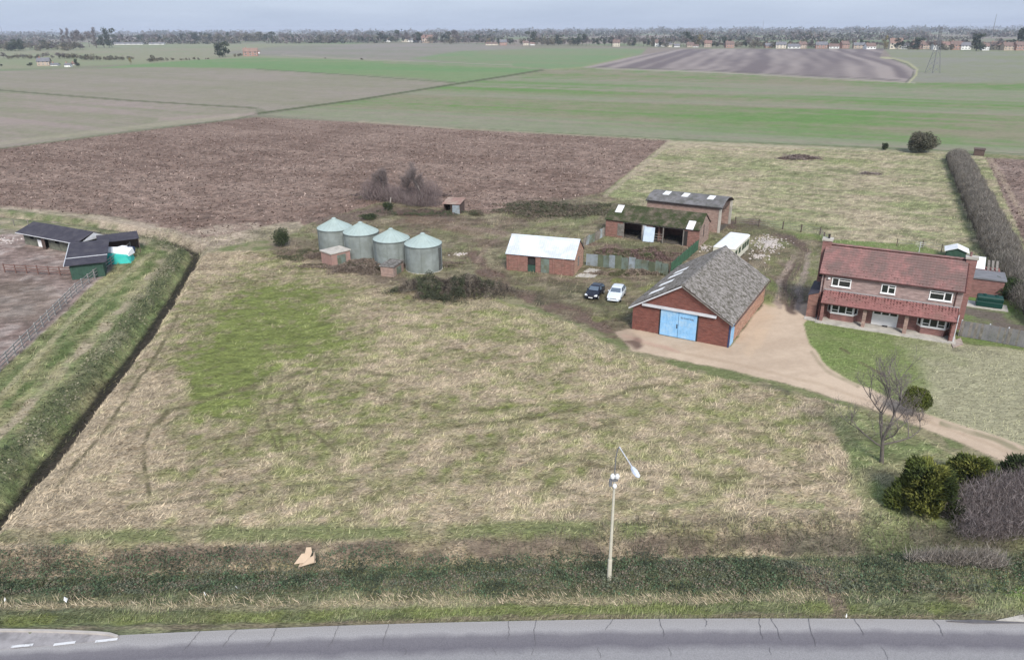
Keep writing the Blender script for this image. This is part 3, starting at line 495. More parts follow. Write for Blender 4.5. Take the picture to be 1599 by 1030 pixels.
# ------------------------------------------------------------------ road
def road():
    xs = np.linspace(-120, 120, 161); ds = [0, .12, .5, .95, 1.25, 2.0, 2.45, 3.0, 3.6, 4.6, 5.2, 6.0, 6.6, 7.2]
    V = []; att = []
    for xx in xs:
        for d in ds: V.append((xx, ROAD_Y(xx) - d, 0.03 * math.sin(min(1, d / 3.6) * math.pi / 2) if d <= 3.6 else 0.03 * math.sin(min(1, (7.2 - d) / 3.6) * math.pi / 2))); att.append((d, 0, 0))
    n = len(ds); F = [(i * n + j, i * n + j + 1, (i + 1) * n + j + 1, (i + 1) * n + j) for i in range(len(xs) - 1) for j in range(n - 1)]
    mt, t, nd, lk, b = mat('worn_asphalt')
    at = N(nd, 'ShaderNodeAttribute'); at.attribute_name = 'cover'; sp = N(nd, 'ShaderNodeSeparateColor'); lk.new(at.outputs['Color'], sp.inputs[0])
    tc = N(nd, 'ShaderNodeTexCoord'); nz = N(nd, 'ShaderNodeTexNoise'); nz.inputs['Scale'].default_value = .5; nz.inputs['Detail'].default_value = 6; lk.new(tc.outputs['Object'], nz.inputs['Vector'])
    nr = N(nd, 'ShaderNodeMapRange'); nr.inputs['To Min'].default_value = -.05; nr.inputs['To Max'].default_value = .05; lk.new(nz.outputs['Fac'], nr.inputs['Value'])
    ml = N(nd, 'ShaderNodeMath', operation='MULTIPLY_ADD'); lk.new(sp.outputs[0], ml.inputs[0]); ml.inputs[1].default_value = 1 / 7.2; lk.new(nr.outputs[0], ml.inputs[2])
    cr = N(nd, 'ShaderNodeValToRGB'); lk.new(ml.outputs[0], cr.inputs[0]); e = cr.color_ramp.elements
    e[0].position = 0; e[0].color = (.30, .285, .275, 1); e[1].position = 1; e[1].color = (.30, .29, .29, 1)
    for p, c in ((.02, (.28, .265, .255)), (.10, (.30, .287, .283)), (.155, (.155, .145, .155)), (.25, (.13, .121, .134)), (.33, (.24, .232, .234)), (.52, (.25, .24, .24)), (.64, (.17, .16, .165)), (.78, (.17, .16, .165))):
        q = e.new(p); q.color = (*c, 1)
    n2 = N(nd, 'ShaderNodeTexNoise'); n2.inputs['Scale'].default_value = 18; n2.inputs['Detail'].default_value = 5; lk.new(tc.outputs['Object'], n2.inputs['Vector'])
    r2 = N(nd, 'ShaderNodeMapRange'); r2.inputs['From Min'].default_value = .3; r2.inputs['From Max'].default_value = .7; r2.inputs['To Min'].default_value = .82; r2.inputs['To Max'].default_value = 1.18; lk.new(n2.outputs['Fac'], r2.inputs['Value'])
    hs = N(nd, 'ShaderNodeHueSaturation'); lk.new(cr.outputs[0], hs.inputs['Color']); lk.new(r2.outputs[0], hs.inputs['Value']); lk.new(hs.outputs[0], b.inputs['Base Color']); b.inputs['Roughness'].default_value = .85
    me = np_mesh('road', np.array(V), np.array(F)[:, ::-1], mt, True, np.array(att)); tag(link(bpy.data.objects.new('road', me)), kind='structure')
    # cracks across the carriageway, each a narrow crooked strip of filler
    for (pxx, l) in ((313, 1.3), (369, 1.2), (431, 1.4), (527, 1.5), (606, 1.5), (794, 1.3), (838, 1.8), (1031, 1.3), (1102, .6), (1190, 1.5), (1208, 1.6), (1268, 2.0), (1341, 1.2), (1466, 1.2), (958, .8)):
        a = G(pxx, 971 + abs(pxx - 1000) * .02); x0 = a[0]; m = MB(); pr = None; xx = x0
        for k in range(9):
            yy = ROAD_Y(x0) - .03 - l * k / 8; w = .010 if k % 3 else .018
            cur = [(xx - w, yy, .042), (xx + w, yy, .042)]
            if pr: m.add([pr[0], pr[1], cur[1], cur[0]], [(0, 1, 2, 3)])
            pr = cur; xx += rnd.uniform(-.09, .06)
        tag(m.build('road_crack', M['crack_drain_shade']), kind='structure')
    for (pxx, l, d0) in ((831, .5, 5), (935, .7, 5), (1205, .5, 5), (1380, .8, 5), (630, .5, 4.8), (1045, .6, 4.6), (768, .5, 4.7)):
        a = G(pxx, 1018); m = MB(); pr = None; xx = a[0]
        for k in range(6):
            yy = a[1] - l * k / 5 + .3; cur = [(xx - .011, yy, .046), (xx + .011, yy, .046)]
            if pr: m.add([pr[0], pr[1], cur[1], cur[0]], [(0, 1, 2, 3)])
            pr = cur; xx += rnd.uniform(-.07, .07)
        tag(m.build('road_crack', M['crack_drain_shade']), kind='structure')
    # give-way dashes and kerb of the side road at the left
    for (a, b) in (((18, 1010), (52, 1007)), ((84, 1007), (118, 1003)), ((149, 1002), (184, 998))):
        p, q = Vector((*G(*a), .055)), Vector((*G(*b), .055)); d = (q - p).normalized(); s = Vector((-d.y, d.x, 0)) * .09
        mm = MB(); mm.add([p - s, q - s, q + s, p + s], [(0, 1, 2, 3)]); tag(mm.build('road_marking', M['marking']), kind='structure')
    kp = [G(*p) for p in ((-330, 990), (-150, 985), (0, 985), (80, 986), (150, 989), (172, 991), (184, 995))]; m = MB()
    for (a, b) in zip(kp, kp[1:]):
        p, q = Vector((*a, 0)), Vector((*b, 0)); d = (q - p).normalized(); s = Vector((-d.y, d.x, 0)) * .07
        m.hexa([p - s + Vector((0, 0, -.1)), q - s + Vector((0, 0, -.1)), q + s + Vector((0, 0, -.1)), p + s + Vector((0, 0, -.1))],
               [p - s + Vector((0, 0, .13)), q - s + Vector((0, 0, .13)), q + s + Vector((0, 0, .13)), p + s + Vector((0, 0, .13))])
    tag(m.build('kerb', M['kerb']), kind='structure')
    # side-road mouth between kerb and dashes, and the concrete crossover at the far right
    pts = [(*G(*p), .022) for p in ((-330, 1040), (-330, 991), (-150, 986), (0, 986), (80, 987), (150, 990), (184, 996), (120, 1004), (0, 1014))]
    m = MB(); m.hexa([(a, b, c - .05) for a, b, c in pts[::-1]], pts[::-1]); tag(m.build('side_road', plain('gritty_asphalt', (.25, .235, .235), .9, .3, 1.2, dirt=(.34, .32, .32), dscale=.9, damt=.6)), kind='structure')
    pts = [(*G(*p), .02) for p in ((1555, 968), (1640, 950), (1900, 948), (1900, 975), (1640, 972))]
    m = MB(); m.hexa([(a, b, -.12) for a, b, c in pts], pts); tag(m.build('crossover', M['concrete']), kind='structure')
    pts = [(*G(*p), .075) for p in ((1478, 970), (1520, 968), (1560, 970.5), (1600, 972.5), (1520, 973))]
    m = MB(); m.hexa([(a, b, -.12) for a, b, c in pts[::-1]], pts[::-1]); tag(m.build('drain_shadow_strip', M['crack_drain_shade']), kind='structure')  # dark strip painted in as the shadow of the drain
road()
def pad(name, pts, mt, h=.07):
    p = [(*G(*q), h) for q in pts]; m = MB(); m.hexa([(a, b, -.35) for a, b, c in p], p)
    return tag(m.build(name, mt), kind='structure')
# ------------------------------------------------------------------ buildings
def frame_at(p, az, name, label, cat, group=None):
    return thing(name, (p[0], p[1], 0), az, label, cat, group)
_sheets = {}
def corr_sheet(w, l, mt, pitch=.21, amp=.028, key=None):
    """one corrugated sheet, ridges running down the slope; local x across, y up the slope, z out"""
    k = (round(w, 3), round(l, 3), mt.name, pitch, amp)
    if k not in _sheets:
        n = max(4, int(round(w / pitch)) * 2); m = MB(); vs = []
        for j in (0, 1):
            for i in range(n + 1): vs.append((w * i / n, l * j, amp * (1 if i % 2 else -1)))
        m.add(vs, [(i, i + 1, n + 1 + i + 1, n + 1 + i) for i in range(n)])
        b0 = [(0, 0, -amp - .006), (w, 0, -amp - .006), (w, l, -amp - .006), (0, l, -amp - .006)]; m.add(b0, [(0, 3, 2, 1)])
        _sheets[k] = m.mesh('roof_sheet', mt)
    return _sheets[k]
def place(name, me, parent, origin, xdir, ydir):
    x = Vector(xdir).normalized(); y = Vector(ydir).normalized(); z = x.cross(y)
    o = bpy.data.objects.new(name, me); COL.objects.link(o); o.parent = parent
    o.matrix_local = Matrix(((x.x, y.x, z.x, origin[0]), (x.y, y.y, z.y, origin[1]), (x.z, y.z, z.z, origin[2]), (0, 0, 0, 1)))
    return o
def slope(parent, o, along, up, L, S, mt, w=1.05, rows=2, lap=.12, sky=(), skymat=None, jit=.012, name='roof_sheet', pitch=.21, amp=.028):
    """cover a roof slope with sheets; o lower corner, along/up unit vectors"""
    n = max(1, round(L / w)); ww = L / n; hl = S / rows; A, U = Vector(along), Vector(up); Nn = A.cross(U)
    for r in range(rows):
        for i in range(n):
            s = (i, r) in sky
            me = corr_sheet(ww, hl + lap * (r < rows - 1), (skymat or M['skylight']) if s else mt, pitch, amp)
            p = Vector(o) + A * (ww * i) + U * (hl * r) + Nn * (.035 + .05 * 0 + (.03 if r % 2 else 0) + rnd.uniform(0, jit) + (.012 if s else 0))
            place('skylight' if s else name, me, parent, p, A, U)
def wall_panel(m, p0, p1, z0, z1, th=.22, gable=None):
    """straight wall from p0 to p1 (2-D), thickness inwards (to the left)"""
    a = Vector((p0[0], p0[1])); b = Vector((p1[0], p1[1])); d = (b - a).normalized(); n = Vector((-d.y, d.x)) * th
    poly = [(a, z0), (b, z0), (b, z1)] + ([((a + b) / 2, gable)] if gable else []) + [(a, z1)]
    m.hexa([(q.x + n.x, q.y + n.y, z) for q, z in poly][::1], [(q.x, q.y, z) for q, z in poly])
def window(parent, o, right, out, w, h, cols, name='window', frame=None, fw=.10, transom=None, sill=True):
    """a window with a proud frame, mullions and one pane object per light. o = lower left corner on the wall face"""
    R_, O = Vector(right), Vector(out); Z = Vector((0, 0, 1)); fr = frame or M['white']; m = MB()
    def bx(mm, x0, x1, z0, z1, y0, y1):
        c = [Vector(o) + R_ * x + O * y + Z * z for z in (z0, z1) for (x, y) in ((x0, y0), (x1, y0), (x1, y1), (x0, y1))]; mm.hexa(c[:4], c[4:])
    bx(m, 0, w, 0, fw, -.02, .06); bx(m, 0, w, h - fw, h, -.02, .06); bx(m, 0, fw, fw, h - fw, -.02, .058); bx(m, w - fw, w, fw, h - fw, -.02, .058)
    xs = [0]; 
    for c in cols: xs.append(xs[-1] + c)
    xs = [x / xs[-1] * w for x in xs]
    for x in xs[1:-1]: bx(m, x - fw * .55, x + fw * .55, fw, h - fw, -.02, .054)
    if transom:
        for i in transom: 
            a = fw if i == 0 else xs[i] + fw * .55; b_ = w - fw if i == len(cols) - 1 else xs[i + 1] - fw * .55; zt = h * transom[i]
            bx(m, a, b_, zt - .035, zt + .035, -.02, .05)
    if sill: bx(m, -.05, w + .05, -.06, -.002, -.02, .13)
    f = m.build(name, fr, parent)
    for i in range(len(cols)):
        p = MB(); a, b_ = xs[i] + .01, xs[i + 1] - .01
        bx(p, a + .02, b_ - .02, .03, h - .03, .002, .012); p.build('pane', M['glass'], f)
    return f
def planks(parent, name, o, right, out, w, h, n, mt, th=.035, vary=.01):
    R_, O, Z = Vector(right), Vector(out), Vector((0, 0, 1))
    for i in range(n):
        m = MB(); a = w * i / n + .008; b_ = w * (i + 1) / n - .008; y = rnd.uniform(0, vary)
        c = [R_ * x + O * (q + y) + Z * z for z in (0, h) for (x, q) in ((a, 0), (b_, 0), (b_, th), (a, th))]; m.hexa(c[:4], c[4:])
        ob = m.build(name, mt, parent, loc=Vector(o))

# ---- the big red barn with pale blue sliding doors
bp0 = G(986.5, 513); bp1 = G(1137, 542.5); AZ = math.atan2(bp1[1] - bp0[1], bp1[0] - bp0[0])
barn = frame_at(bp0, AZ, 'barn', 'big red brick barn with pale blue double doors beside the gravel drive', 'barn')
BW, BL, BE, BR = 10.4, 15.7, 2.75, 5.85; DW0, DW1, DH = 3.15, 7.0, 2.95
m = MB()   # front wall left and right of the doors, gable above
m.box(0, DW0, 0, .28, 0, BE); m.box(DW1, BW, 0, .28, 0, BE)
m.hexa([(0, .28, BE), (DW0, .28, BE), (DW0, .28, BE + (BR - BE) * DW0 / (BW / 2))], [(0, 0, BE), (DW0, 0, BE), (DW0, 0, BE + (BR - BE) * DW0 / (BW / 2))])
m.hexa([(DW1, .28, BE), (BW, .28, BE), (DW1, .28, BE + (BR - BE) * (BW - DW1) / (BW / 2))], [(DW1, 0, BE), (BW, 0, BE), (DW1, 0, BE + (BR - BE) * (BW - DW1) / (BW / 2))])
k = (BR - BE) / (BW / 2)
m.hexa([(DW0, .28, DH), (DW1, .28, DH), (DW1, .28, BE + k * (BW - DW1)), (BW / 2, .28, BR), (DW0, .28, BE + k * DW0)], [(DW0, 0, DH), (DW1, 0, DH), (DW1, 0, BE + k * (BW - DW1)), (BW / 2, 0, BR), (DW0, 0, BE + k * DW0)])
m.build('front_wall', M['brick_red'], barn)
m = MB(); m.box(BW - .28, BW, .285, BL, 0, BE); m.box(0, .28, .285, BL, 0, BE); m.build('side_wall', M['brick_orange'], barn)
m = MB(); wall_panel(m, (BW - .285, BL), (.285, BL), 0, BE - .01, .28); m.hexa([(0.3, BL - .28, BE), (BW - .3, BL - .28, BE), (BW / 2, BL - .28, BR - .1)], [(0.3, BL, BE), (BW - .3, BL, BE), (BW / 2, BL, BR - .1)]); m.build('back_wall', M['brick_orange'], barn)
th = math.atan2(BR - BE, BW / 2); S = math.hypot(BR - BE, BW / 2) + .38; ov = .35
eR = (BW + .38 * math.cos(th), -ov, BE - .38 * math.sin(th) + .06)
m = MB()
m.slab([(BW + .3, -ov + .05, BE - .12), (BW + .3, BL + ov - .05, BE - .12), (BW / 2, BL + ov - .05, BR + .02), (BW / 2, -ov + .05, BR + .02)], .05)
m.slab([(-.3, BL + ov - .05, BE - .12), (-.3, -ov + .05, BE - .12), (BW / 2, -ov + .05, BR + .02), (BW / 2, BL + ov - .05, BR + .02)], .05)
m.build('roof_deck', M['timber_dark'], barn)
slope(barn, eR, (0, 1, 0), (-math.cos(th), 0, math.sin(th)), BL + 2 * ov, S, M['asbestos'], 1.03, 4)
eL = (-.38 * math.cos(th), BL + ov, BE - .38 * math.sin(th) + .06)
nn = round((BL + 2 * ov) / 1.03)
slope(barn, eL, (0, -1, 0), (math.cos(th), 0, math.sin(th)), BL + 2 * ov, S, M['asbestos'], 1.03, 4, sky={(nn - 3, 1), (nn - 6, 1), (nn - 9, 1), (nn - 11, 1)}, skymat=M['skylight'])
m = MB()
for i in range(9):
    y0 = -ov + (BL + 2 * ov) * i / 9; y1 = -ov + (BL + 2 * ov) * (i + 1) / 9 + .03; c = MB()
    c.hexa([(BW / 2 - .28, y0, BR - .03), (BW / 2 + .28, y0, BR - .03), (BW / 2 + .28, y1, BR - .03), (BW / 2 - .28, y1, BR - .03)], [(BW / 2 - .07, y0, BR + .17 + .012 * (i % 2)), (BW / 2 + .07, y0, BR + .17 + .012 * (i % 2)), (BW / 2 + .07, y1, BR + .17 + .012 * (i % 2)), (BW / 2 - .07, y1, BR + .17 + .012 * (i % 2))])
    c.build('ridge_cap', M['asbestos'], barn)
m = MB(); m.slab([(-.34, -ov - .03, BE - .2), (BW / 2, -ov - .03, BR + .0), (BW / 2, -ov - .03, BR - .16), (-.34, -ov - .03, BE - .36)], .05); m.build('barge_board', M['trim'], barn)
m = MB(); m.slab([(BW / 2, -ov - .03, BR + .0), (BW + .34, -ov - .03, BE - .2), (BW + .34, -ov - .03, BE - .34), (BW / 2, -ov - .03, BR - .14)], .05); m.build('barge_board', M['timber'], barn)
m = MB(); m.box(1.1, 8.95, -.34, -.03, DH + .02, DH + .24); m.build('door_track', M['trim'], barn)
m = MB(); m.tube((BW + .42, -ov, BE - .2), (BW + .42, BL + ov, BE - .2), .07, n=6); m.build('gutter', M['timber_dark'], barn)
for i, (a, b_) in enumerate(((DW0, (DW0 + DW1) / 2 - .02), ((DW0 + DW1) / 2 + .02, DW1))):
    m = MB(); m.box(a, b_, -.14, -.06, .06, DH); d = m.build('barn_door', M['blue_door'], barn)
    for z in (.12, 1.45, DH - .22): q = MB(); q.box(a + .02, b_ - .02, -.165, -.142, z, z + .12); q.build('ledge', M['blue_door'], d)
    for j in range(6): q = MB(); x = a + (b_ - a) * (j + .5) / 6; w_ = (b_ - a) / 12 - .012; q.box(x - w_, x + w_, -.155, -.141, .07, DH - .02); q.build('plank', M['blue_door'], d)
    if i == 1:   # the faded, no longer readable lettering across the top of the right leaf
        x = a + .22
        for gw, gh in ((.16, .2), (.14, .17), (.15, .15), (.06, .17), (.15, .14), (.13, .16), (.16, .15), (.2, .22)):
            q = MB(); z = DH - .62 + rnd.uniform(-.015, .015)
            q.box(x, x + gw * .3, -.172, -.167, z - gh / 2, z + gh / 2); q.box(x, x + gw * .9, -.171, -.167, z - .03, z + .02)
            if gw > .14: q.box(x + gw * .62, x + gw * .9, -.1725, -.167, z - gh / 2, z + gh * .2)
            q.build('faded_letter', M['blue_faded'], d); x += gw + .03
    else:
        q = MB(); q.box(b_ - .12, b_ - .03, -.2, -.167, 1.1, 1.55); q.build('handle', M['dark_frame'], d)
m = MB(); m.box(BW - .02, BW + .06, .35, 1.55, .05, 2.15); m.build('side_door', M['blue_door'], barn)
m = MB(); m.box(BW - .1, BW + .04, -.07, -.01, 0, BE - .2); m.build('corner_board', plain('navy_paint', (.03, .05, .12), .6), barn)
for a_ in (DW0 - .16, DW1 + .02): m = MB(); m.box(a_, a_ + .13, -.05, 0, 0, DH); m.build('door_frame', M['dark_frame'], barn)

# ---- small brick barn with white roof
def gable_shed(root, W_, D_, E_, R_, wallm, openings=(), back=None):
    """long side W_ along x (front at y=0), gables at x=0 and x=W_; openings = (x0,x1,z1) in the front wall"""
    m = MB(); x = 0
    for (a, b_, zt) in openings:
        if a > x: m.box(x, a, 0, .22, 0, E_)
        if zt < E_: m.box(a, b_, 0, .22, zt, E_)
        x = b_
    if x < W_: m.box(x, W_, 0, .22, 0, E_)
    m.build('front_wall', wallm[0], root)
    for xx in (0, W_):
        m = MB(); a, b_ = (xx + .002, xx + .22) if xx == 0 else (xx - .22, xx - .002)
        pf = [(.221, 0), (D_ - .221, 0), (D_ - .221, E_ + (R_ - E_) * .22 / (D_ / 2)), (D_ / 2, R_), (.221, E_ + (R_ - E_) * .22 / (D_ / 2))]
        m.hexa([(a, y, z) for y, z in pf], [(b_, y, z) for y, z in pf]); m.build('gable_wall', wallm[1], root)
    m = MB(); m.box(0, W_, D_ - .22, D_, 0, E_); m.build('back_wall', wallm[0], root)
    m = MB(); m.box(.25, W_ - .25, .25, D_ - .25, -.3, .04); m.build('floor', M['soil_in'], root)
def two_slopes(root, W_, D_, E_, R_, mt, ov=.25, side=.2, w=1.05, rows=2, skyf=(), th_=.04, **kw):
    a = math.atan2(R_ - E_, D_ / 2); S = math.hypot(R_ - E_, D_ / 2) + ov
    y0, z0 = -ov * math.cos(a), E_ - ov * math.sin(a) + .04
    m = MB(); m.slab([(-side + .03, y0 + .03, z0 - .01), (W_ + side - .03, y0 + .03, z0 - .01), (W_ + side - .03, D_ / 2, R_ + .03), (-side + .03, D_ / 2, R_ + .03)], th_)
    m.slab([(W_ + side - .03, D_ - y0 - .03, z0 - .01), (-side + .03, D_ - y0 - .03, z0 - .01), (-side + .03, D_ / 2, R_ + .03), (W_ + side - .03, D_ / 2, R_ + .03)], th_)
    m.build('roof_deck', M['timber_dark'], root)
    slope(root, (-side, y0, z0), (1, 0, 0), (0, math.cos(a), math.sin(a)), W_ + 2 * side, S, mt, w, rows, sky=skyf, **kw)
    slope(root, (W_ + side, D_ - y0, z0), (-1, 0, 0), (0, -math.cos(a), math.sin(a)), W_ + 2 * side, S, mt, w, rows, **kw)
    m = MB(); m.hexa([(-side, D_ / 2 - .22, R_), (W_ + side, D_ / 2 - .22, R_), (W_ + side, D_ / 2 + .22, R_), (-side, D_ / 2 + .22, R_)], [(-side, D_ / 2 - .05, R_ + .14), (W_ + side, D_ / 2 - .05, R_ + .14), (W_ + side, D_ / 2 + .05, R_ + .14), (-side, D_ / 2 + .05, R_ + .14)]); m.build('ridge_cap', mt, root)
a0, a1 = G(791, 421), G(896, 431); az1 = math.atan2(a1[1] - a0[1], a1[0] - a0[0])
wb = frame_at(a0, az1, 'brick_shed', 'small red brick shed with a clean white metal roof and two green doorways', 'shed')
gable_shed(wb, 9.3, 5.35, 2.3, 4.15, (M['brick_old'], M['brick_orange']), ((2.95, 4.05, 2.05), (4.75, 5.95, 2.05)))
two_slopes(wb, 9.3, 5.35, 2.3, 4.15, M['white_metal'], .2, .12, 1.2, 1, amp=.012, pitch=.3)
m = MB(); m.box(2.97, 4.03, .08, .13, .02, .95); m.build('half_door', M['green_wall'], wb)
m = MB(); m.box(2.97, 4.03, .3, .34, .95, 2.03); m.build('half_door_shade_panel', M['shade_in'], wb)  # dark sheet standing in for the shade above the half door
m = MB(); m.box(4.77, 5.93, .06, .12, .02, 2.0); m.build('door', M['sheet_green'], wb)
m = MB(); m.box(9.3, 9.34, 2.0, 2.75, .7, 2.0); m.build('shutter', M['timber'], wb)
for x in (0.35, 1.6, 6.4, 7.7, 8.9): m = MB(); m.box(x, x + .3, -.09, -.003, 0, 2.2); m.build('pier', M['brick_old'], wb)

# ---- open-fronted shed with mossy roof
a0, a1 = G(945, 368), G(1090, 387); az1 = math.atan2(a1[1] - a0[1], a1[0] - a0[0])
ms = frame_at(a0, az1, 'cart_shed', 'open-fronted brick cart shed with mossy dark roof and a pale door standing in its bays', 'shed')
gable_shed(ms, 14.7, 5.6, 2.75, 4.45, (M['brick_old'], M['brick_pink']), ((3.0, 5.9, 2.45), (7.6, 12.4, 2.45)))
two_slopes(ms, 14.7, 5.6, 2.75, 4.45, M['asbestos_moss'], .3, .15, 1.07, 2, skyf={(1, 1), (12, 0)})
for x in (2.9, 5.9, 9.2, 12.3): m = MB(); m.box(x, x + .17, -.06, -.004, 0, 2.7); m.build('post', M['timber'], ms)
m = MB(); m.box(3.0, 12.5, -.1, -.062, 2.45, 2.68); m.build('lintel', M['timber'], ms)
m = MB(); m.box(5.95, 6.6, -.02, -.002, 0, 2.45); m.build('boarding', M['trim'], ms)
m = MB(); m.hexa([(6.35, -.55, .05), (8.0, -.35, .05), (8.0, -.30, .05), (6.35, -.5, .05)], [(6.35, -.12, 2.25), (8.0, -.08, 2.25), (8.0, -.03, 2.25), (6.35, -.07, 2.25)]); m.build('door', M['pale_door'], ms)
m = MB(); m.box(2.0, 2.9, -.04, -.002, .3, 2.2); m.build('boarded_opening', M['timber'], ms)
m = MB(); m.box(12.45, 13.0, -.03, -.001, .1, 2.3); m.build('doorway_shade_panel', M['shade_in'], ms)  # dark sheet on the wall, doorway shade put into its colour
m = MB(); m.box(8.2, 8.5, .8, 5.0, 0, 2.2); m.build('partition', M['brick_old'], ms)
for z in (.5, .9, 1.3): m = MB(); m.box(8.0, 9.2, -.12, -.07, z, z + .09); m.build('rail', M['timber'], ms)
m = MB(); m.box(14.7, 14.72, 2.2, 2.5, 1.2, 3.0); m.build('slit_window', M['dark_frame'], ms)

# ---- back shed with barrel roof, open at its right end
b1 = G(1123, 364); ca, sa = math.cos(AZ), math.sin(AZ); a0 = (b1[0] - 12.2 * ca, b1[1] - 12.2 * sa)
bs = frame_at(a0, AZ, 'barrel_roof_shed', 'tall pale brick shed with grey barrel roof, three skylights and a dark open end', 'shed')
W_, D_, E_ = 12.2, 6.6, 4.0
m = MB(); m.box(0, W_, 0, .22, 0, E_); m.build('front_wall', M['brick_pink'], bs)
m = MB(); m.box(0, W_, D_ - .22, D_, 0, E_); m.build('back_wall', M['brick_pink'], bs)
m = MB(); m.box(0.002, .22, .22, D_ - .22, 0, E_); m.build('end_wall', M['brick_pink'], bs)
m = MB(); m.box(W_ - .34, W_ + .02, -.08, .24, 0, E_ + .02); m.build('corner_pier', M['concrete'], bs)
m = MB(); m.box(W_ - .34, W_ + .02, D_ - .26, D_ + .05, 0, E_ + .02); m.build('corner_pier', M['concrete'], bs)
arc = []
nA = 4
for i in range(nA + 1):
    t = -1 + 2 * i / nA; arc.append((D_ / 2 + t * (D_ / 2 + .25), E_ + .98 * (1 - t * t)))
for i in range(nA):
    (ya, za), (yb, zb) = arc[i], arc[i + 1]; Ls = math.hypot(yb - ya, zb - za)
    sk = {(2, 0), (5, 0), (9, 0)} if i == 1 else ()
    slope(bs, (-.2, ya, za + .05), (1, 0, 0), (0, (yb - ya) / Ls, (zb - za) / Ls), W_ + .4, Ls + .05, M['asbestos_dark'], 1.05, 1, sky=sk)
    m = MB(); m.slab([(-.17, ya, za), (W_ + .17, ya, za), (W_ + .17, yb, zb), (-.17, yb, zb)], .05); m.build('roof_deck', M['timber_dark'], bs)
m = MB(); n = len(arc); m.hexa([(.02, y, z - .08) for y, z in arc] , [(.2, y, z - .08) for y, z in arc]); m.build('end_gable', M['brick_pink'], bs)
m = MB(); m.box(W_ - .5, W_ - .42, .25, D_ - .3, 3.3, 4.1); m.build('end_beam', M['timber_dark'], bs)
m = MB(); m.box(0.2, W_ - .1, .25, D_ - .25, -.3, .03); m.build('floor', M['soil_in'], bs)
m = MB(); m.tube((-.2, -.33, E_ - .02), (W_ + .2, -.33, E_ - .02), .06, n=6); m.build('gutter', M['dark_frame'], bs)

# ---- static caravan behind the barn
c1 = G(1168, 392); va = AZ + R(90)
sc_ = frame_at((c1[0] - 8.4 * math.cos(va) + 0, c1[1] - 8.4 * math.sin(va)), va, 'static_caravan', 'white static caravan parked behind the ridge of the big barn', 'caravan')
m = MB(); m.box(0, 8.4, 0, 2.9, .35, 2.35); m.build('body', plain('cream_caravan_wall', (.62, .60, .50), .5, .05, 1), sc_)
m = MB(); m.hexa([(-.06, -.06, 2.35), (8.46, -.06, 2.35), (8.46, 2.96, 2.35), (-.06, 2.96, 2.35)], [(.1, .2, 2.52), (8.3, .2, 2.52), (8.3, 2.7, 2.52), (.1, 2.7, 2.52)]); m.build('roof', M['skylight'], sc_)
for x in (.5, 2.4, 4.3, 5.6, 7.0): window(sc_, (x, 0, 1.15), (1, 0, 0), (0, -1, 0), .95, .8, (1,), frame=plain('dark_green_trim', (.05, .09, .05), .5), sill=False)
m = MB(); m.box(0.3, 8.1, .2, 2.7, 0, .35); m.build('skirt', M['dark_frame'], sc_)

# ---- the four grain silos
def silo(px, ye, lab, rot):
    r = 2.42; E_ = 3.6; f = G(px, ye, E_); u = Vector((f[0], f[1])).normalized(); c = (f[0] + r * u.x, f[1] + r * u.y)
    t = thing('grain_silo', (c[0], c[1], 0), rot, lab, 'silo', 'round grain silos standing in a row')
    # wall of corrugated rings, each ring its own part
    for k in range(4):
        z0 = E_ * k / 4; prof = []
        for j in range(9): prof.append((r + (.018 if j % 2 else 0) + (.006 if k % 2 else 0), z0 + E_ / 4 * j / 8))
        m = MB(); m.lathe(prof, n=40); m.build('wall_ring', M['silo_wall'], t, smooth=True)
    # conical roof of overlapping sectors with raised seams
    n = 20
    for k in range(n):
        a0_, a1_ = 2 * math.pi * k / n, 2 * math.pi * (k + 1) / n; m = MB(); ro, ri = r + .1, .3
        P = lambda rr, a, dz: (rr * math.cos(a), rr * math.sin(a), E_ + (ro - rr) * .53 + dz)
        m.slab([P(ro, a0_, 0), P(ro, a1_, 0), P(ri, a1_, 0), P(ri, a0_, 0)], .02)
        am = .02; m.hexa([P(ro, a0_ - am, .002), P(ro, a0_ + am, .002), P(ri, a0_ + am * 3, .002), P(ri, a0_ - am * 3, .002)], [P(ro, a0_ - am, .05), P(ro, a0_ + am, .05), P(ri, a0_ + am * 2, .05), P(ri, a0_ - am * 2, .05)])
        m.build('roof_panel', M['silo_roof'], t)
    m = MB(); m.lathe([(0, 1.42 + E_), (.2, 1.40 + E_), (.34, 1.3 + E_), (.34, 1.16 + E_), (.36, 1.0 + E_)], n=16); m.build('roof_cap', M['silo_roof'], t)
    m = MB(); m.lathe([(r + .13, E_ - .02), (r + .13, E_ - .09), (r - .02, E_ - .1)], n=40); m.build('eave_ring', M['silo_wall'], t)
    for k in range(10):
        a = 2 * math.pi * k / 10; m = MB(); x, y = (r + .05) * math.cos(a), (r + .05) * math.sin(a); m.tube((x, y, 0), (x, y, E_ - .1), .035, n=5); m.build('stiffener', M['silo_wall'], t)
    m = MB(); m.lathe([(r + .08, -.3), (r + .08, .08), (0, .08)], n=32); m.build('base', M['concrete'], t)
    return t
s1 = silo(523, 361, 'grain silo at the far left end of the row behind the pinkish brick box', 0.1)
s2 = silo(564, 368, 'grain silo second from the left, no brick box in front of it', .4)
s3 = silo(611.5, 379, 'grain silo second from the right, behind the grey-topped brick box', .2)
s4 = silo(661, 387, 'nearest grain silo, right end of the row, with a dark ladder', .3)
m = MB(); w4 = s4.location; 
a = math.atan2(-w4.y, -w4.x) + R(58) - .3
for s_ in (-.2, .2):
    q = Vector((math.cos(a), math.sin(a), 0)) * 2.52 + Vector((-math.sin(a), math.cos(a), 0)) * s_; m.tube((q.x, q.y, .2), (q.x, q.y, 3.3), .035, n=5)
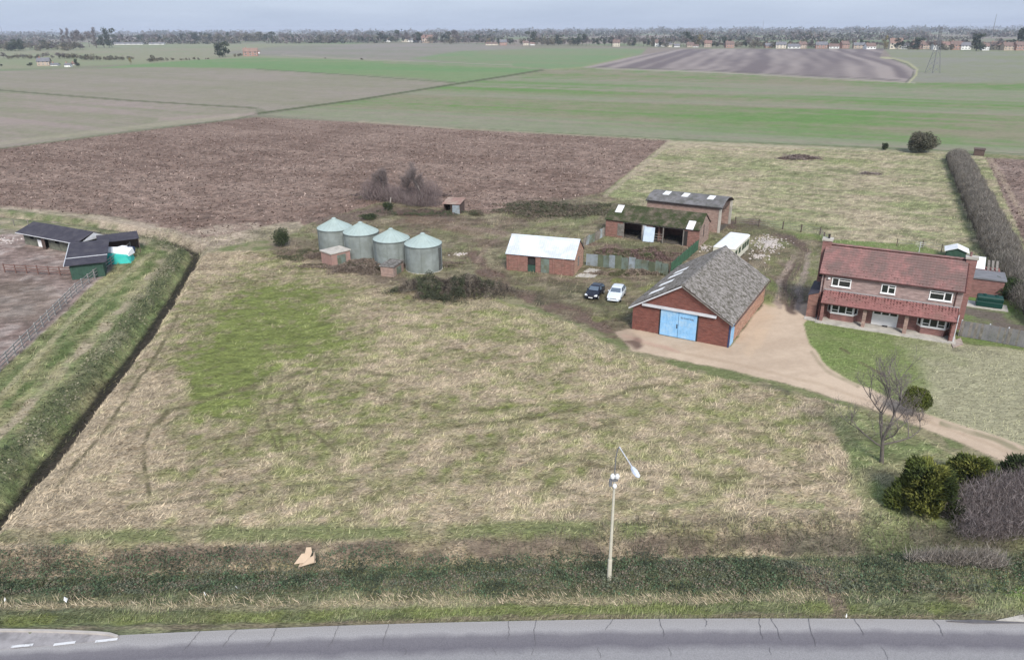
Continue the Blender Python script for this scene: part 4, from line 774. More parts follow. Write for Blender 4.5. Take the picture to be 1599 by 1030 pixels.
for z in [i * .3 + .4 for i in range(10)]:
    q0 = Vector((math.cos(a), math.sin(a), 0)) * 2.52 + Vector((-math.sin(a), math.cos(a), 0)) * -.2; q1 = Vector((math.cos(a), math.sin(a), 0)) * 2.52 + Vector((-math.sin(a), math.cos(a), 0)) * .2; m.tube((q0.x, q0.y, z), (q1.x, q1.y, z), .02, n=4)
m.build('ladder', M['dark_frame'], s4)
def kiosk(px0, px1, h, label, bm, topm, depth):
    a, b_ = G(*px0), G(*px1); az = math.atan2(b_[1] - a[1], b_[0] - a[0]); w = math.dist(a, b_)
    t = thing('brick_box', (a[0], a[1], 0), az, label, 'outbuilding', 'small brick boxes in front of the silos')
    m = MB(); m.box(0, w, 0, depth, 0, h); m.build('wall', bm, t); m = MB(); m.box(-.12, w + .12, -.12, depth + .12, h, h + .14); m.build('roof_slab', topm, t)
    m = MB(); m.box(w, w + .03, depth * .3, depth * .75, .1, h - .3); m.build('door', M['sheet_green'], t); return t
kiosk((503, 412), (519, 418), 1.85, 'pinkish brick box with flat concrete top, in front of the leftmost silo', plain('pink_render', (.36, .22, .185), .9, .12, 2, dirt=(.28, .2, .17)), M['concrete'], 3.0)
kiosk((595, 431), (615, 433), 1.35, 'buff brick box with pale grey sloping top, in front of the third silo', M['brick_pink'], M['asbestos'], 3.0)
# little open shelter with rusty roof at the back of the yard
a, b_ = G(693, 333), G(718, 334); t = thing('field_shelter', (a[0], a[1], 0), math.atan2(b_[1] - a[1], b_[0] - a[0]) - .05, 'low open shelter with a rusty red roof at the edge of the ploughed field', 'shelter')
w = math.dist(a, b_); m = MB(); m.slab([(-.2, -.2, 1.75), (w + .2, -.2, 1.75), (w + .2, 3.2, 2.2), (-.2, 3.2, 2.2)], .06); m.build('roof', plain('rusty_sheet', (.27, .17, .14), .85, .2, 2, dirt=(.34, .27, .22)), t)
m = MB(); m.box(w * .55, w, 0, .15, 0, 1.72); m.build('front_wall', M['sheet_grey'], t); m = MB(); m.box(0, w, 2.9, 3.05, 0, 2.1); m.build('back_wall', M['timber_dark'], t)
for x in (0, w * .45): m = MB(); m.box(x, x + .12, 0, .12, 0, 1.72); m.build('post', M['timber_dark'], t)
for x in (0, w): m = MB(); m.box(x - .05, x + .05, .16, 2.88, 0, 1.75); m.build('side_wall', M['timber_dark'], t)

# ---- the farmhouse
hp = G(1282, 503); HA = R(-28)
hs = frame_at(hp, HA, 'farmhouse', 'two-storey red brick farmhouse with pantile roofs and white windows beside the drive', 'house')
X0, X1, SF, SW, DB = -.75, 12.75, .15, 1.7, 7.9; HE, HR = 5.2, 7.55; SR = (SW + DB) / 2
m = MB(); m.box(X0, X1, SW, SW + .25, 2.9, HE); m.build('upper_wall', M['brick_house'], hs)
m = MB(); m.box(X0, X1, SW, SW + .25, 0, 2.898); m.build('lower_wall', M['brick_house_low'], hs)
m = MB(); m.box(X0, X1, DB - .25, DB, 0, HE); m.build('back_wall', M['brick_house'], hs)
for xx in (X0, X1 - .25):
    m = MB(); pf = [(SW + .252, 0), (DB - .252, 0), (DB - .252, HE + .2), (SR, HR - .02), (SW + .252, HE + .2)]; m.hexa([(xx + .002, y, z) for y, z in pf], [(xx + .248, y, z) for y, z in pf]); m.build('gable_wall', M['brick_house_low'], hs)
for xx in (-.25, 12.28):
    m = MB(); m.box(xx, xx + .3, SF, SW - .002, 0, 2.3); m.build('porch_pier', M['brick_house_low'], hs)
for xx in (3.95, 7.95):
    m = MB(); m.box(xx, xx + .36, SF + .02, SF + .38, 0, 2.3); m.build('porch_pillar', M['brick_pink'], hs)
m = MB(); m.box(-.6, 12.9, -.45, SW, -.25, .12); m.build('step', M['concrete'], hs)
def pantiles(name, o, along, up, L, S, mt, tw=.3, tl=.33, amp=.02):
    """every tile a curved, lapped piece; all of a slope joined"""
    nx, ny = int(L / tw), int(S / tl); A, U = Vector(along), Vector(up); Z = A.cross(U); V = []; F = []
    for j in range(ny):
        for i in range(nx):
            b = len(V); dz = rnd.uniform(-.012, .012)
            for (yy, lz) in ((0, .05), (1.08, .012)):
                for q, hh in ((0, 0), (.35, -amp), (.7, amp * .6), (1.0, amp * .9)):
                    p = Vector(o) + A * ((i + q) * tw) + U * ((j + yy) * tl) + Z * (hh + lz + dz); V.append(tuple(p))
            p0 = len(V)
            for q, hh in ((0, 0), (.35, -amp), (.7, amp * .6), (1.0, amp * .9)):
                p = Vector(o) + A * ((i + q) * tw) + U * (j * tl) + Z * (hh + .05 + dz - .045); V.append(tuple(p))
            for q in range(3): F += [(b + q, b + q + 1, b + 5 + q, b + 4 + q), (p0 + q, p0 + q + 1, b + q + 1, b + q)]
    me = np_mesh(name, np.array(V), np.array(F), mt); o_ = bpy.data.objects.new(name, me); link(o_, hs); o_['kind'] = 'stuff'; return o_
ha = math.atan2(HR - HE, SR - SW); HS = math.hypot(HR - HE, SR - SW) + .35
for sgn in (1, -1):
    y0 = SW - .35 * math.cos(ha) if sgn > 0 else DB + .35 * math.cos(ha); z0 = HE - .35 * math.sin(ha) + .08
    m = MB(); c = [(X0 - .3, y0, z0), (X1 + .12, y0, z0), (X1 + .12, SR, HR + .06), (X0 - .3, SR, HR + .06)]; m.slab(c if sgn > 0 else [c[1], c[0], c[3], c[2]], .09); m.build('roof_deck', M['gutter'], hs)
    pantiles('roof_tiles', (X0 - .3, y0, z0) if sgn > 0 else (X1 + .12, y0, z0), (sgn, 0, 0), (0, sgn * math.cos(ha), math.sin(ha)), X1 - X0 + .42, HS, M['pantile'])
for i in range(30):
    m = MB(); L = (X1 - X0 + .42) / 30; x = X0 - .3 + L * i; z = HR + .06 + (.01 if i % 2 else 0)
    m.hexa([(x, SR - .15, z), (x + L - .01, SR - .15, z), (x + L - .01, SR + .15, z), (x, SR + .15, z)], [(x, SR - .07, z + .13), (x + L - .01, SR - .07, z + .13), (x + L - .01, SR + .07, z + .13), (x, SR + .07, z + .13)]); m.build('ridge_tile', M['pantile'], hs)
pa = math.atan2(3.2 - 2.3, SW - SF); PS = math.hypot(.9, SW - SF) + .22
y0, z0 = SF - .2 * math.cos(pa), 2.3 - .2 * math.sin(pa) + .04
m = MB(); m.slab([(-.33, y0, z0), (12.65, y0, z0), (12.65, SW - .002, 3.28), (-.33, SW - .002, 3.28)], .08); m.build('porch_roof_deck', M['gutter'], hs)
pantiles('porch_roof_tiles', (-.33, y0, z0 + .01), (1, 0, 0), (0, math.cos(pa), math.sin(pa)), 12.98, PS - .02, M['pantile_low'])
m = MB(); m.box(-.33, 12.65, SW - .06, SW - .003, 3.24, 3.38); m.build('flashing', plain('lead_flashing', (.33, .31, .31), .7), hs)
m = MB(); m.tube((X0 - .3, SW - .36, HE - .13), (X1 + .12, SW - .36, HE - .13), .065, n=6); m.build('gutter', M['gutter'], hs)
m = MB(); m.tube((-.33, SF - .26, 2.24), (12.65, SF - .26, 2.24), .06, n=6); m.build('gutter', M['gutter'], hs)
for x, z0_, z1_, y in ((-.42, 0, 2.25, SF + .1), (-.5, 2.4, HE - .1, SW - .06), (12.15, 3.35, HE - .1, SW - .06), (12.2, 0, 2.2, SF - .08)):
    m = MB(); m.tube((x, y, z0_), (x, y, z1_), .05, n=6); m.build('downpipe', M['gutter'], hs)
m = MB(); m.tube((12.66, SF, 0), (12.66, SF, 3.0), .045, n=6); m.build('downpipe', M['trim'], hs)
window(hs, (.3, SW, 3.78), (1, 0, 0), (0, -1, 0), 1.95, .98, (.75, 1.3), transom={1: .72})
window(hs, (5.2, SW, 3.74), (1, 0, 0), (0, -1, 0), 1.4, 1.0, (1, 1), transom={1: .7})
window(hs, (9.75, SW, 3.78), (1, 0, 0), (0, -1, 0), 2.1, .98, (1.3, .7), transom={0: .72})
def bay(x0, x1):
    zb, zt = .95, 2.12; y1 = SW - .6; i = .38
    m = MB(); m.hexa([(x0, SW, 0), (x0 + i, y1, 0), (x1 - i, y1, 0), (x1, SW, 0)], [(x0, SW, zb - .1), (x0 + i, y1, zb - .1), (x1 - i, y1, zb - .1), (x1, SW, zb - .1)]); m.build('bay_base', M['brick_house_low'], hs)
    m = MB(); m.hexa([(x0 - .06, SW, zb - .1), (x0 + i - .04, y1 - .08, zb - .1), (x1 - i + .04, y1 - .08, zb - .1), (x1 + .06, SW, zb - .1)], [(x0 - .06, SW, zb), (x0 + i - .04, y1 - .08, zb), (x1 - i + .04, y1 - .08, zb), (x1 + .06, SW, zb)]); m.build('bay_sill', M['white'], hs)
    w = x1 - x0 - 2 * i; window(hs, (x0 + i, y1, zb + .002), (1, 0, 0), (0, -1, 0), w, zt - zb, (1, 1, 1), name='bay_window', sill=False, transom={0: .3, 2: .3})
    d = Vector((i, y1 - SW, 0)); L = d.length; d.normalize(); window(hs, (x0, SW, zb + .002), d, Vector((d.y, -d.x, 0)), L, zt - zb, (1,), name='bay_window', sill=False)
    d = Vector((i, SW - y1, 0)).normalized(); window(hs, (x1 - i, y1, zb + .002), d, Vector((d.y, -d.x, 0)), L, zt - zb, (1,), name='bay_window', sill=False)
    m = MB(); m.hexa([(x0, SW, zt + .004), (x0 + i, y1, zt + .004), (x1 - i, y1, zt + .004), (x1, SW, zt + .004)], [(x0, SW, zt + .2), (x0 + i, y1, zt + .2), (x1 - i, y1, zt + .2), (x1, SW, zt + .2)]); m.build('bay_head', M['white'], hs)
bay(.35, 3.35); bay(9.2, 12.15)
m = MB(); m.box(4.85, 7.35, SW - .05, SW + .02, .12, 1.35)
for i in range(4): x = 4.85 + (2.5 - .14) * i / 3; m.box(x, x + .14, SW - .06, SW + .02, 1.352, 2.3)
dr = m.build('front_door', M['white'], hs)
for i in range(3): q = MB(); x = 4.99 + 2.36 / 3 * i; q.box(x, x + .65, SW - .03, SW - .01, 1.352, 2.28); q.build('pane', M['glass'], dr)
q = MB(); q.box(6.0, 6.5, SW - .4, SW - .1, .12, .2); q.build('door_mat', M['dark_frame'], dr)
def chimney(x0, x1, y0, y1, top, pots, sh):
    m = MB(); m.box(x0, x1, y0, y1, 3.2 if sh else 0, top); m.build('chimney', M['brick_house_low'], hs)
    ch = hs.children[-1]
    m = MB(); m.box(x0 - .1, x1 + .1, y0 - .1, y1 + .1, top, top + .22); c = m.build('chimney_cap', M['concrete'], hs)
    for x in pots: m = MB(); m.lathe([(.12, 0), (.11, .35), (.15, .38), (.15, .44), (.08, .44)], (x, (y0 + y1) / 2, top + .22), 12); m.build('chimney_pot', M['pantile'] if pots[0] > 5 else M['dark_frame'], c)
chimney(-1.45, -.52, SR - .4, SR + .45, 8.0, (-.9,), True)
chimney(12.52, 13.5, SR - .4, SR + .45, 7.75, (12.85,), False)
m = MB(); m.hexa([(-1.75, 1.0, 0), (X0 - .005, 1.0, 0), (X0 - .005, 6.2, 0), (-1.75, 6.2, 0)], [(-1.75, 1.0, 2.6), (X0 - .005, 1.0, 3.0), (X0 - .005, 6.2, 3.0), (-1.75, 6.2, 2.6)]); m.build('side_store', M['brick_old'], hs)
m = MB(); m.slab([(-1.85, .9, 2.66), (X0 - .01, .9, 3.06), (X0 - .01, 6.3, 3.06), (-1.85, 6.3, 2.66)], .06); m.build('side_store_roof', M['felt'], hs)
m = MB(); m.slab([(X0 - .02, SW + .3, 5.0), (X0 - .42, SW + .3, 5.0), (X0 - .42, SW + 1.1, 4.3), (X0 - .02, SW + 1.1, 4.3)], .4); m.build('alarm_box', M['dark_frame'], hs)
m = MB(); m.tube((8.1, SR + .1, HR), (8.1, SR + .1, 8.9), .03, n=5)
for z, w in ((8.8, .5), (8.6, .42), (8.4, .3)): m.tube((8.1 - w, SR + .1, z), (8.1 + w, SR + .1, z), .015, n=4)
m.build('tv_aerial', M['trim'], hs)
m = MB(); m.box(-.12, .12, SW - .25, SW - .003, 4.55, 4.68); m.build('sensor_light', M['white'], hs)

# outbuilding, oil tank, garden shed, gazebo behind the house
ob0 = G(1512, 463); ob1 = G(1562, 472)
ob = frame_at(ob0, HA, 'brick_outbuilding', 'low flat-roofed brick outbuilding against the right end of the farmhouse', 'outbuilding')
ow = math.dist(ob0, ob1)
m = MB(); m.box(0, ow, 0, 3.4, 0, 2.35); m.build('wall', M['brick_house_low'], ob)
m = MB(); m.box(-.12, ow + .15, -.15, 3.5, 2.35, 2.52); m.build('roof', plain('grey_felt', (.17, .17, .18), .9, .15, 1), ob)
m = MB(); m.slab([(.2, 3.6, 2.6), (1.35, 3.6, 2.6), (1.35, 5.2, 3.7), (.2, 5.2, 3.7)], .06); m.build('glazed_roof', M['skylight'], ob)
m = MB(); m.box(.3, 3.0, 3.52, 5.3, 0, 2.5); m.build('rear_wall', M['brick_house_low'], ob)
for x in (1.6, 2.05, 2.5): m = MB(); m.slab([(x, 3.6, 2.56), (x + .25, 3.6, 2.56), (x + .25, 5.2, 3.4), (x, 5.2, 3.4)], .06); m.build('roof_rib', M['timber'], ob)
tk = G(1523, 479); tk = thing('oil_tank', (tk[0], tk[1], 0), HA, 'dark green plastic oil tank on its concrete base by the outbuilding', 'oil tank')
m = MB()
zs = [(.12, .12), (.2, 0), (.7, 0), (.76, .05), (.84, .05), (.9, 0), (1.2, 0), (1.34, .08), (1.42, .3)]
ring = lambda z, i: [(i, i, z), (2.6 - i, i, z), (2.6 - i, 1.25 - i, z), (i, 1.25 - i, z)]
vs = sum([ring(z, i) for z, i in zs], []); fs = [(4 * k + j, 4 * k + (j + 1) % 4, 4 * k + 4 + (j + 1) % 4, 4 * k + 4 + j) for k in range(len(zs) - 1) for j in range(4)] + [(3, 2, 1, 0), tuple(range(len(vs) - 4, len(vs)))]
m.add(vs, fs); bdy = m.build('tank_body', M['tank'], tk)
for x in (.7, 1.9): m = MB(); m.lathe([(.2, 1.40), (.2, 1.52), (0, 1.54)], (x, .62, 0), 12); m.build('cap', M['tank'], tk)
p = tk.location
m = MB(); m.box(-.9, 3.2, -.35, 1.9, -.2, .11); o = m.build('tank_base', M['concrete'], None, (p.x, p.y, 0), (0, 0, HA)); tag(o, kind='structure')
g0 = G(1486, 404); gz = thing('garden_shed', (g0[0] - 1.0, g0[1], 0), HA, 'small garden shed with a pale felt ridge roof behind the farmhouse', 'shed')
m = MB(); m.box(.1, 2.5, 0, 2.4, 0, 1.2); m.hexa([(0.1, .02, 1.2), (2.5, .02, 1.2), (1.3, .02, 1.65)], [(.1, 2.38, 1.2), (2.5, 2.38, 1.2), (1.3, 2.38, 1.65)]); m.build('wall', M['green_wall'], gz)
for s_, q in ((0, 1), (2.6, -1)): m = MB(); c = [(s_ - q * .2, -.2, 1.18), (s_ - q * .2, 2.6, 1.18), (1.3, 2.6, 1.74), (1.3, -.2, 1.74)]; m.slab(c[::-1] if q > 0 else c, .05); m.build('roof', M['skylight'], gz)
# ------------------------------------------------------------------ fences
def post_rail(name, label, pts, step, rails, ph, mt, pmt, group=None, pw=.06, rh=.05):
    """posts and rails, every post and every rail a part; pts on the ground"""
    o = pts[0]; t = thing(name, (o[0], o[1], 0), 0, label, 'fence', group)
    P = []
    for a, b in zip(pts, pts[1:]):
        L = math.dist(a, b); n = max(1, round(L / step)); P += [(a[0] + (b[0] - a[0]) * i / n - o[0], a[1] + (b[1] - a[1]) * i / n - o[1]) for i in range(n)]
    P.append((pts[-1][0] - o[0], pts[-1][1] - o[1]))
    for x, y in P:
        m = MB(); h = ph + rnd.uniform(-.04, .04); m.box(x - pw, x + pw, y - pw, y + pw, -.3, h); m.build('post', pmt, t)
    for a, b in zip(P, P[1:]):
        for z in rails:
            if rnd.random() < .015: continue
            d = Vector((b[0] - a[0], b[1] - a[1], 0)).normalized(); s = Vector((-d.y, d.x, 0)); A = Vector((*a, z + rnd.uniform(-.02, .02))) - s * pw; B = Vector((*b, z + rnd.uniform(-.02, .02))) - s * pw
            m = MB(); U = Vector((0, 0, rh)); m.hexa([A - U, B - U, B - U - s * .04, A - U - s * .04], [A + U, B + U, B + U - s * .04, A + U - s * .04]); m.build('rail', mt, t)
    return t
fl0, fl1 = G(0, 580), G(205, 391)
dl = ((fl1[0] - fl0[0]) / math.dist(fl0, fl1), (fl1[1] - fl0[1]) / math.dist(fl0, fl1))
post_rail('post_and_rail_fence', 'long pale post and rail fence between the muddy paddock and the grass track', [(fl0[0] - dl[0] * 14, fl0[1] - dl[1] * 14), fl0, G(120, 458), fl1], 2.0, (.45, .85, 1.2), 1.3, M['rail'], M['rail'])
post_rail('post_and_rail_fence', 'short brown post and rail fence in the paddock, left of the green shed', [G(8, 425), G(60, 428), G(112, 431)], 1.9, (.4, .75, 1.1), 1.2, M['rust_rail'], M['rust_rail'])
post_rail('wire_fence', 'thin post and wire fence between the muddy track and the rough paddock', [G(1148, 350), G(1222, 358), G(1280, 367), G(1292, 384)], 3.2, (.4, .75, 1.1), 1.25, M['steel'], M['timber_dark'], rh=.012, pw=.07)
post_rail('wire_fence', 'low wire fence behind the farmhouse garden by the small shed', [G(1400, 384), G(1440, 387), G(1500, 400), G(1540, 418)], 2.5, (.5, 1.0), 1.15, M['steel'], M['timber_dark'], rh=.012, pw=.04)
post_rail('wire_fence', 'post and wire fence behind the stables on the grass bank', [G(-60, 353), G(0, 352), G(45, 353)], 2.5, (.5, .9), 1.1, M['timber'], M['timber'], rh=.015, pw=.05)
def panel_fence(name, label, pts, w, h, th, mts, pname, bound=None, lean=.03, group=None, postmt=None, corr=False, boards=0):
    o = pts[0]; t = thing(name, (o[0], o[1], 0), 0, label, 'fence', group)
    for a, b in zip(pts, pts[1:]):
        L = math.dist(a, b); n = max(1, round(L / w)); az = math.atan2(b[1] - a[1], b[0] - a[0])
        for i in range(n):
            x, y = a[0] + (b[0] - a[0]) * i / n - o[0], a[1] + (b[1] - a[1]) * i / n - o[1]; ww = L / n; hh = h + rnd.uniform(-.14, .08) * (1 if corr else .1)
            m = MB()
            if corr:
                k = 6; vs = []
                for q in range(k * 2 + 1):
                    for z in (0, hh): vs.append((ww * q / (2 * k), .03 * (1 if q % 2 else -1), z))
                m.add(vs, [(2 * q, 2 * q + 2, 2 * q + 3, 2 * q + 1) for q in range(2 * k)]); m.box(0.01, ww - .01, .04, .06, hh * .3, hh * .36)
            elif boards:
                m.box(0, ww, .03, .07, .25, .35); m.box(0, ww, .03, .07, hh - .35, hh - .25)
            else: m.box(0.01, ww - .01, 0, th, .02, hh)
            ob_ = m.build(pname, rnd.choice(mts), t, (x, y, 0), (rnd.uniform(-lean, lean), rnd.uniform(-lean * .4, lean * .4), az))
            if boards:
                for q in range(boards):
                    c = MB(); bw = ww / boards; z = rnd.uniform(-.015, .015); c.box(bw * q + .006, bw * (q + 1) - .006, rnd.uniform(-.006, .006), .028, .04, hh + z); c.build('board', rnd.choice(mts), ob_)
            if postmt:
                m = MB(); m.box(-.06, .06, .07, .19, 0, h + .08); m.build('post', postmt, t, (x, y, 0), (0, 0, az))
    return t
panel_fence('corrugated_fence', 'patched corrugated sheet fence from the white-roofed shed towards the big barn', [G(915, 414), G(960, 419), G(1002, 424), G(1043, 431)], .84, 1.75, .04, [M['sheet_green'], M['sheet_green'], M['sheet_grey'], M['sheet_grey'], M['sheet_moss']], 'sheet', corr=True, lean=.07)
panel_fence('corrugated_fence', 'short leaning sheet fence between the white-roofed shed and the cart shed', [G(910, 386), G(928, 377), G(944, 369)], .9, 1.45, .04, [M['sheet_grey'], M['timber'], M['sheet_green']], 'sheet', corr=True, lean=.12)
panel_fence('netting_fence', 'dark green netting fence from the corrugated fence up to the cart shed', [G(1047, 428), G(1068, 409), G(1090, 390)], 1.2, 1.55, .03, [M['net']], 'net_panel', lean=.03, postmt=M['timber_dark'])
panel_fence('board_fence', 'grey close-boarded timber fence running right from the farmhouse', [G(1497, 525), G(1540, 532), G(1599, 543), G(1720, 566)], 1.83, 1.75, .03, [M['timber_fence'], M['timber_fence'], M['timber']], 'panel', postmt=M['trim'], boards=10, lean=.01)
# ------------------------------------------------------------------ pads, paths, rubble
pad('concrete_pad', [(898, 432), (920, 419), (941, 422), (928, 434)], M['concrete'], .06)
pad('house_path', [(1255, 498), (1262, 480), (1283, 470), (1285, 503), (1283, 505)], M['concrete'], .07)
pad('house_path', [(1484, 534), (1500, 528), (1504, 538), (1488, 543)], M['brick_pink'], .07)
def rubble(pts_n, name, label):
    (px, py, rx, ry, n) = pts_n; m = MB()
    for _ in range(n):
        a = rnd.uniform(0, 6.28); q = min(1.5, abs(rnd.gauss(0, .55))); x, y = G(px + rx * q * math.cos(a), py + ry * q * math.sin(a)); s = rnd.uniform(.05, .26); h = rnd.uniform(.04, .16)
        c = [(x + s * rnd.uniform(.6, 1) * math.cos(k * 1.57 + a), y + s * rnd.uniform(.6, 1) * math.sin(k * 1.57 + a)) for k in range(4)]
        m.hexa([(u_, v_, -.02) for u_, v_ in c], [(u_ * .8 + x * .2, v_ * .8 + y * .2, h) for u_, v_ in c])
    tag(m.build(name, M['stone']), label, 'rubble', kind='stuff')
rubble((1200, 380, 26, 12, 420), 'rubble', 'pale broken rubble spread beside the muddy track behind the barn')
rubble((1100, 388, 8, 5, 60), 'rubble', 'small pile of rubble between cart shed and caravan')
rubble((1185, 400, 20, 8, 90), 'rubble', 'scattered stones by the caravan end')
rubble((720, 397, 14, 3, 40), 'rubble', 'pale stones behind the nearest silo')
rubble((10, 375, 24, 6, 70), 'rubble', 'pale stones at the left edge of the paddock')

# ------------------------------------------------------------------ cars
def car(loc, az, label, paint, L=4.0, Wd=1.68, Ht=1.42, hatch=True, plate=True):
    t = thing('parked_car', loc, az, label, 'car', 'cars parked on the yard grass')
    k = L / 4.0; hw = Wd / 2
    #  x (front = 0), half width, z sill, z belt, z top, half width at top
    st = [(0.0, .62, .36, .50, .56, .55), (.06, .74, .26, .60, .66, .62), (.35, .96, .22, .72, .76, .72), (.9, 1.0, .2, .82, .88, .76), (1.12, 1.0, .2, .86, .94, .76),
          (1.72, 1.0, .2, .89, 1.36, .70), (2.1, 1.0, .2, .90, 1.42, .72), (3.0, 1.0, .2, .92, 1.40, .70), (3.45, .99, .22, .92, 1.30, .66), (3.82, .95, .26, .88, .98, .66), (3.98, .84, .30, .78, .84, .6), (4.0, .7, .42, .6, .66, .5)]
    V = []; F = []; c = []
    for (x, w, zs_, zb, zt, wt) in st:
        w *= hw; wt *= hw / .84 * .84; zt = zt * Ht / 1.42 
        ring_ = [(0, zs_), (w * .86, zs_), (w, zs_ + (zb - zs_) * .3), (w, zs_ + (zb - zs_) * .72), (w * .965, zb), (wt, zt - .035), (wt * .82, zt), (0, zt + .012)]
        pts = [(x * k, y, z) for y, z in ring_] + [(x * k, -y, z) for y, z in ring_[-2:0:-1]]
        V += pts
    n = 14
    for i in range(len(st) - 1):
        for j in range(n): F.append((i * n + j, i * n + (j + 1) % n, (i + 1) * n + (j + 1) % n, (i + 1) * n + j))
    F.append(tuple(range(n))[::-1]); F.append(tuple(range((len(st) - 1) * n, len(st) * n)))
    m = MB(); m.add(V, F); b = m.build('body', paint, t, smooth=False)
    def Wt(i, s): x, w, zs_, zb, zt, wt = st[i]; return (x * k, s * wt * hw, zt * Ht / 1.42)
    def lerp(a, b_, q): return tuple(a[i] * (1 - q) + b_[i] * q for i in range(3))
    def glass(name, quad, off):
        c_ = [Vector(p) for p in quad]; nrm = (c_[1] - c_[0]).cross(c_[3] - c_[0]).normalized()
        if nrm.dot(Vector(off)) < 0: nrm = -nrm
        q = MB(); q.hexa([p + nrm * .004 for p in c_], [p + nrm * .016 for p in c_]); q.build(name, M['windscreen'], t)
    e = .86
    glass('windscreen', [(1.16 * k, -hw * .74, .96), (1.16 * k, hw * .74, .96), (1.68 * k, hw * .66, 1.33 * Ht / 1.42), (1.68 * k, -hw * .66, 1.33 * Ht / 1.42)], (-1, 0, 1))
    glass('rear_window', [(3.50 * k, -hw * .6, 1.24), (3.50 * k, hw * .6, 1.24), (3.78 * k, hw * .6, 1.02), (3.78 * k, -hw * .6, 1.02)], (1, 0, 1))
    for s in (1, -1):
        for (xa, xb, xc, xd) in ((1.38, 2.3, 2.3, 1.80), (2.38, 3.05, 3.05, 2.38), (3.12, 3.5, 3.36, 3.12)):
            def sd_(x, top): return (x * k, s * hw * (.735 if top else .93), (1.32 if top else .955) * Ht / 1.42)
            glass('side_window', [sd_(xa, 0), sd_(xb, 0), sd_(xc, 1), sd_(xd, 1)], (0, s, .4))
        for x in (.72, 3.22):
            mm = MB(); cx, cy, r = x * k, s * hw * .99, .30
            mm.tube((cx, cy - s * .17, r), (cx, cy + s * .02, r), r, n=18); wh = mm.build('wheel', M['tyre'], t)
            mm = MB(); mm.tube((cx, cy + s * .005, r), (cx, cy + s * .032, r), .17, n=14); mm.build('rim', M['rim'], wh)
        q = MB(); q.hexa([(.0, s * .42, .52), (.10, s * .76, .54), (.10, s * .76, .54), (.0, s * .42, .52)][:3], [(.03, s * .42, .66), (.2, s * .77, .72), (.2, s * .60, .72)]); q.build('headlight', M['lamp_glass'], t)
        q = MB(); q.box(L - .06, L + .005, s * .56 - .1, s * .56 + .1, .62, .80); q.build('tail_light', M['red_lamp'], t)
        q = MB(); q.box(1.42 * k, 1.54 * k, s * (hw + .02) - .07, s * (hw + .02) + .07, .93, 1.04); q.build('wing_mirror', paint, t)
    q = MB(); q.box(-.012, .03, -.36, .36, .50, .56); q.build('grille', M['dark_frame'], t)
    q = MB(); q.box(-.03, .02, -hw * .8, hw * .8, .27, .42); q.build('bumper', paint, t)
    if plate: q = MB(); q.box(-.045, -.032, -.26, .26, .31, .42); q.build('number_plate', M['white'], t)
    return t
wc0, wc1 = G(957, 473), G(972, 450)
az = math.atan2(wc1[1] - wc0[1], wc1[0] - wc0[0])
car((wc0[0], wc0[1], 0), az, 'white hatchback parked on the grass between the black car and the big barn', M['car_white'])
bc0 = G(922, 469); car((bc0[0], bc0[1], 0), az - R(4), 'small dark blue-black hatchback parked left of the white car', M['car_black'], 3.6, 1.6, 1.38)

# ------------------------------------------------------------------ lamp post by the road
lp = G(951, 905); lt = thing('street_lamp', (lp[0], lp[1], 0), 0, 'tall thin pale street lamp with swan-neck bracket standing in the brambles by the road', 'street lamp')
m = MB(); m.tube((0, 0, -.3), (0, 0, 1.5), .14, .13, 10); m.tube((0, 0, 1.5), (0, 0, 6.9), .10, .065, 10); m.build('post', M['post'], lt)
pth = [(0, 0, 6.8), (-.02, -.02, 7.6), (0, -.02, 8.4), (.06, -.05, 8.9), (.14, -.12, 9.1)]
m = MB()
for a, b in zip(pth, pth[1:]): m.tube(a, b, .032, n=6)
m.build('bracket', M['steel'], lt)
m = MB(); m.tube((.14, -.12, 9.1), (.42, -1.25, 9.0), .032, .03, n=6); m.tube((.42, -1.25, 9.0), (.58, -1.85, 8.92), .032, .045, 6); arm = m.build('arm', M['trim'], lt)
m = MB(); d = Vector((.26, -.97, -.08)).normalized(); s = Vector((d.y, -d.x, 0)).normalized(); A = Vector((.56, -1.8, 8.92)); rings = []
for q, w, h in ((0, .05, .04), (.12, .12, .08), (.45, .17, .11), (.75, .14, .09), (.88, .05, .03)):
    c = A + d * q; rings.append([c + s * w, c + s * w * .6 + Vector((0, 0, h)), c - s * w * .6 + Vector((0, 0, h)), c - s * w, c - s * w * .6 - Vector((0, 0, h)), c + s * w * .6 - Vector((0, 0, h))])
vs = sum(rings, []); m.add(vs, [(6 * i + j, 6 * i + (j + 1) % 6, 6 * i + 6 + (j + 1) % 6, 6 * i + 6 + j) for i in range(4) for j in range(6)] + [(5, 4, 3, 2, 1, 0), tuple(range(24, 30))]); m.build('lantern', plain('pale_lantern', (.62, .66, .74), .4, .05), arm)
m = MB(); m.box(-.17, .17, -.12, .12, 6.9, 7.02); m.build('bracket_plate', M['steel'], lt)
for x, z in ((-.12, 7.02), (.13, 7.02)): m = MB(); m.lathe([(.05, 0), (.12, .05), (.13, .2), (.06, .3), (0, .32)], (x, -.02, z), 12); m.build('insulator', M['white'], lt)
m = MB(); m.lathe([(0, .0), (.1, .04), (.13, .14), (.1, .24), (0, .28)], (.0, -.16, 6.5), 12); m.build('sensor', M['white'], lt)
m = MB(); m.box(-.3, -.14, -.1, .1, 6.55, 6.95); m.build('switch_box', M['steel'], lt)

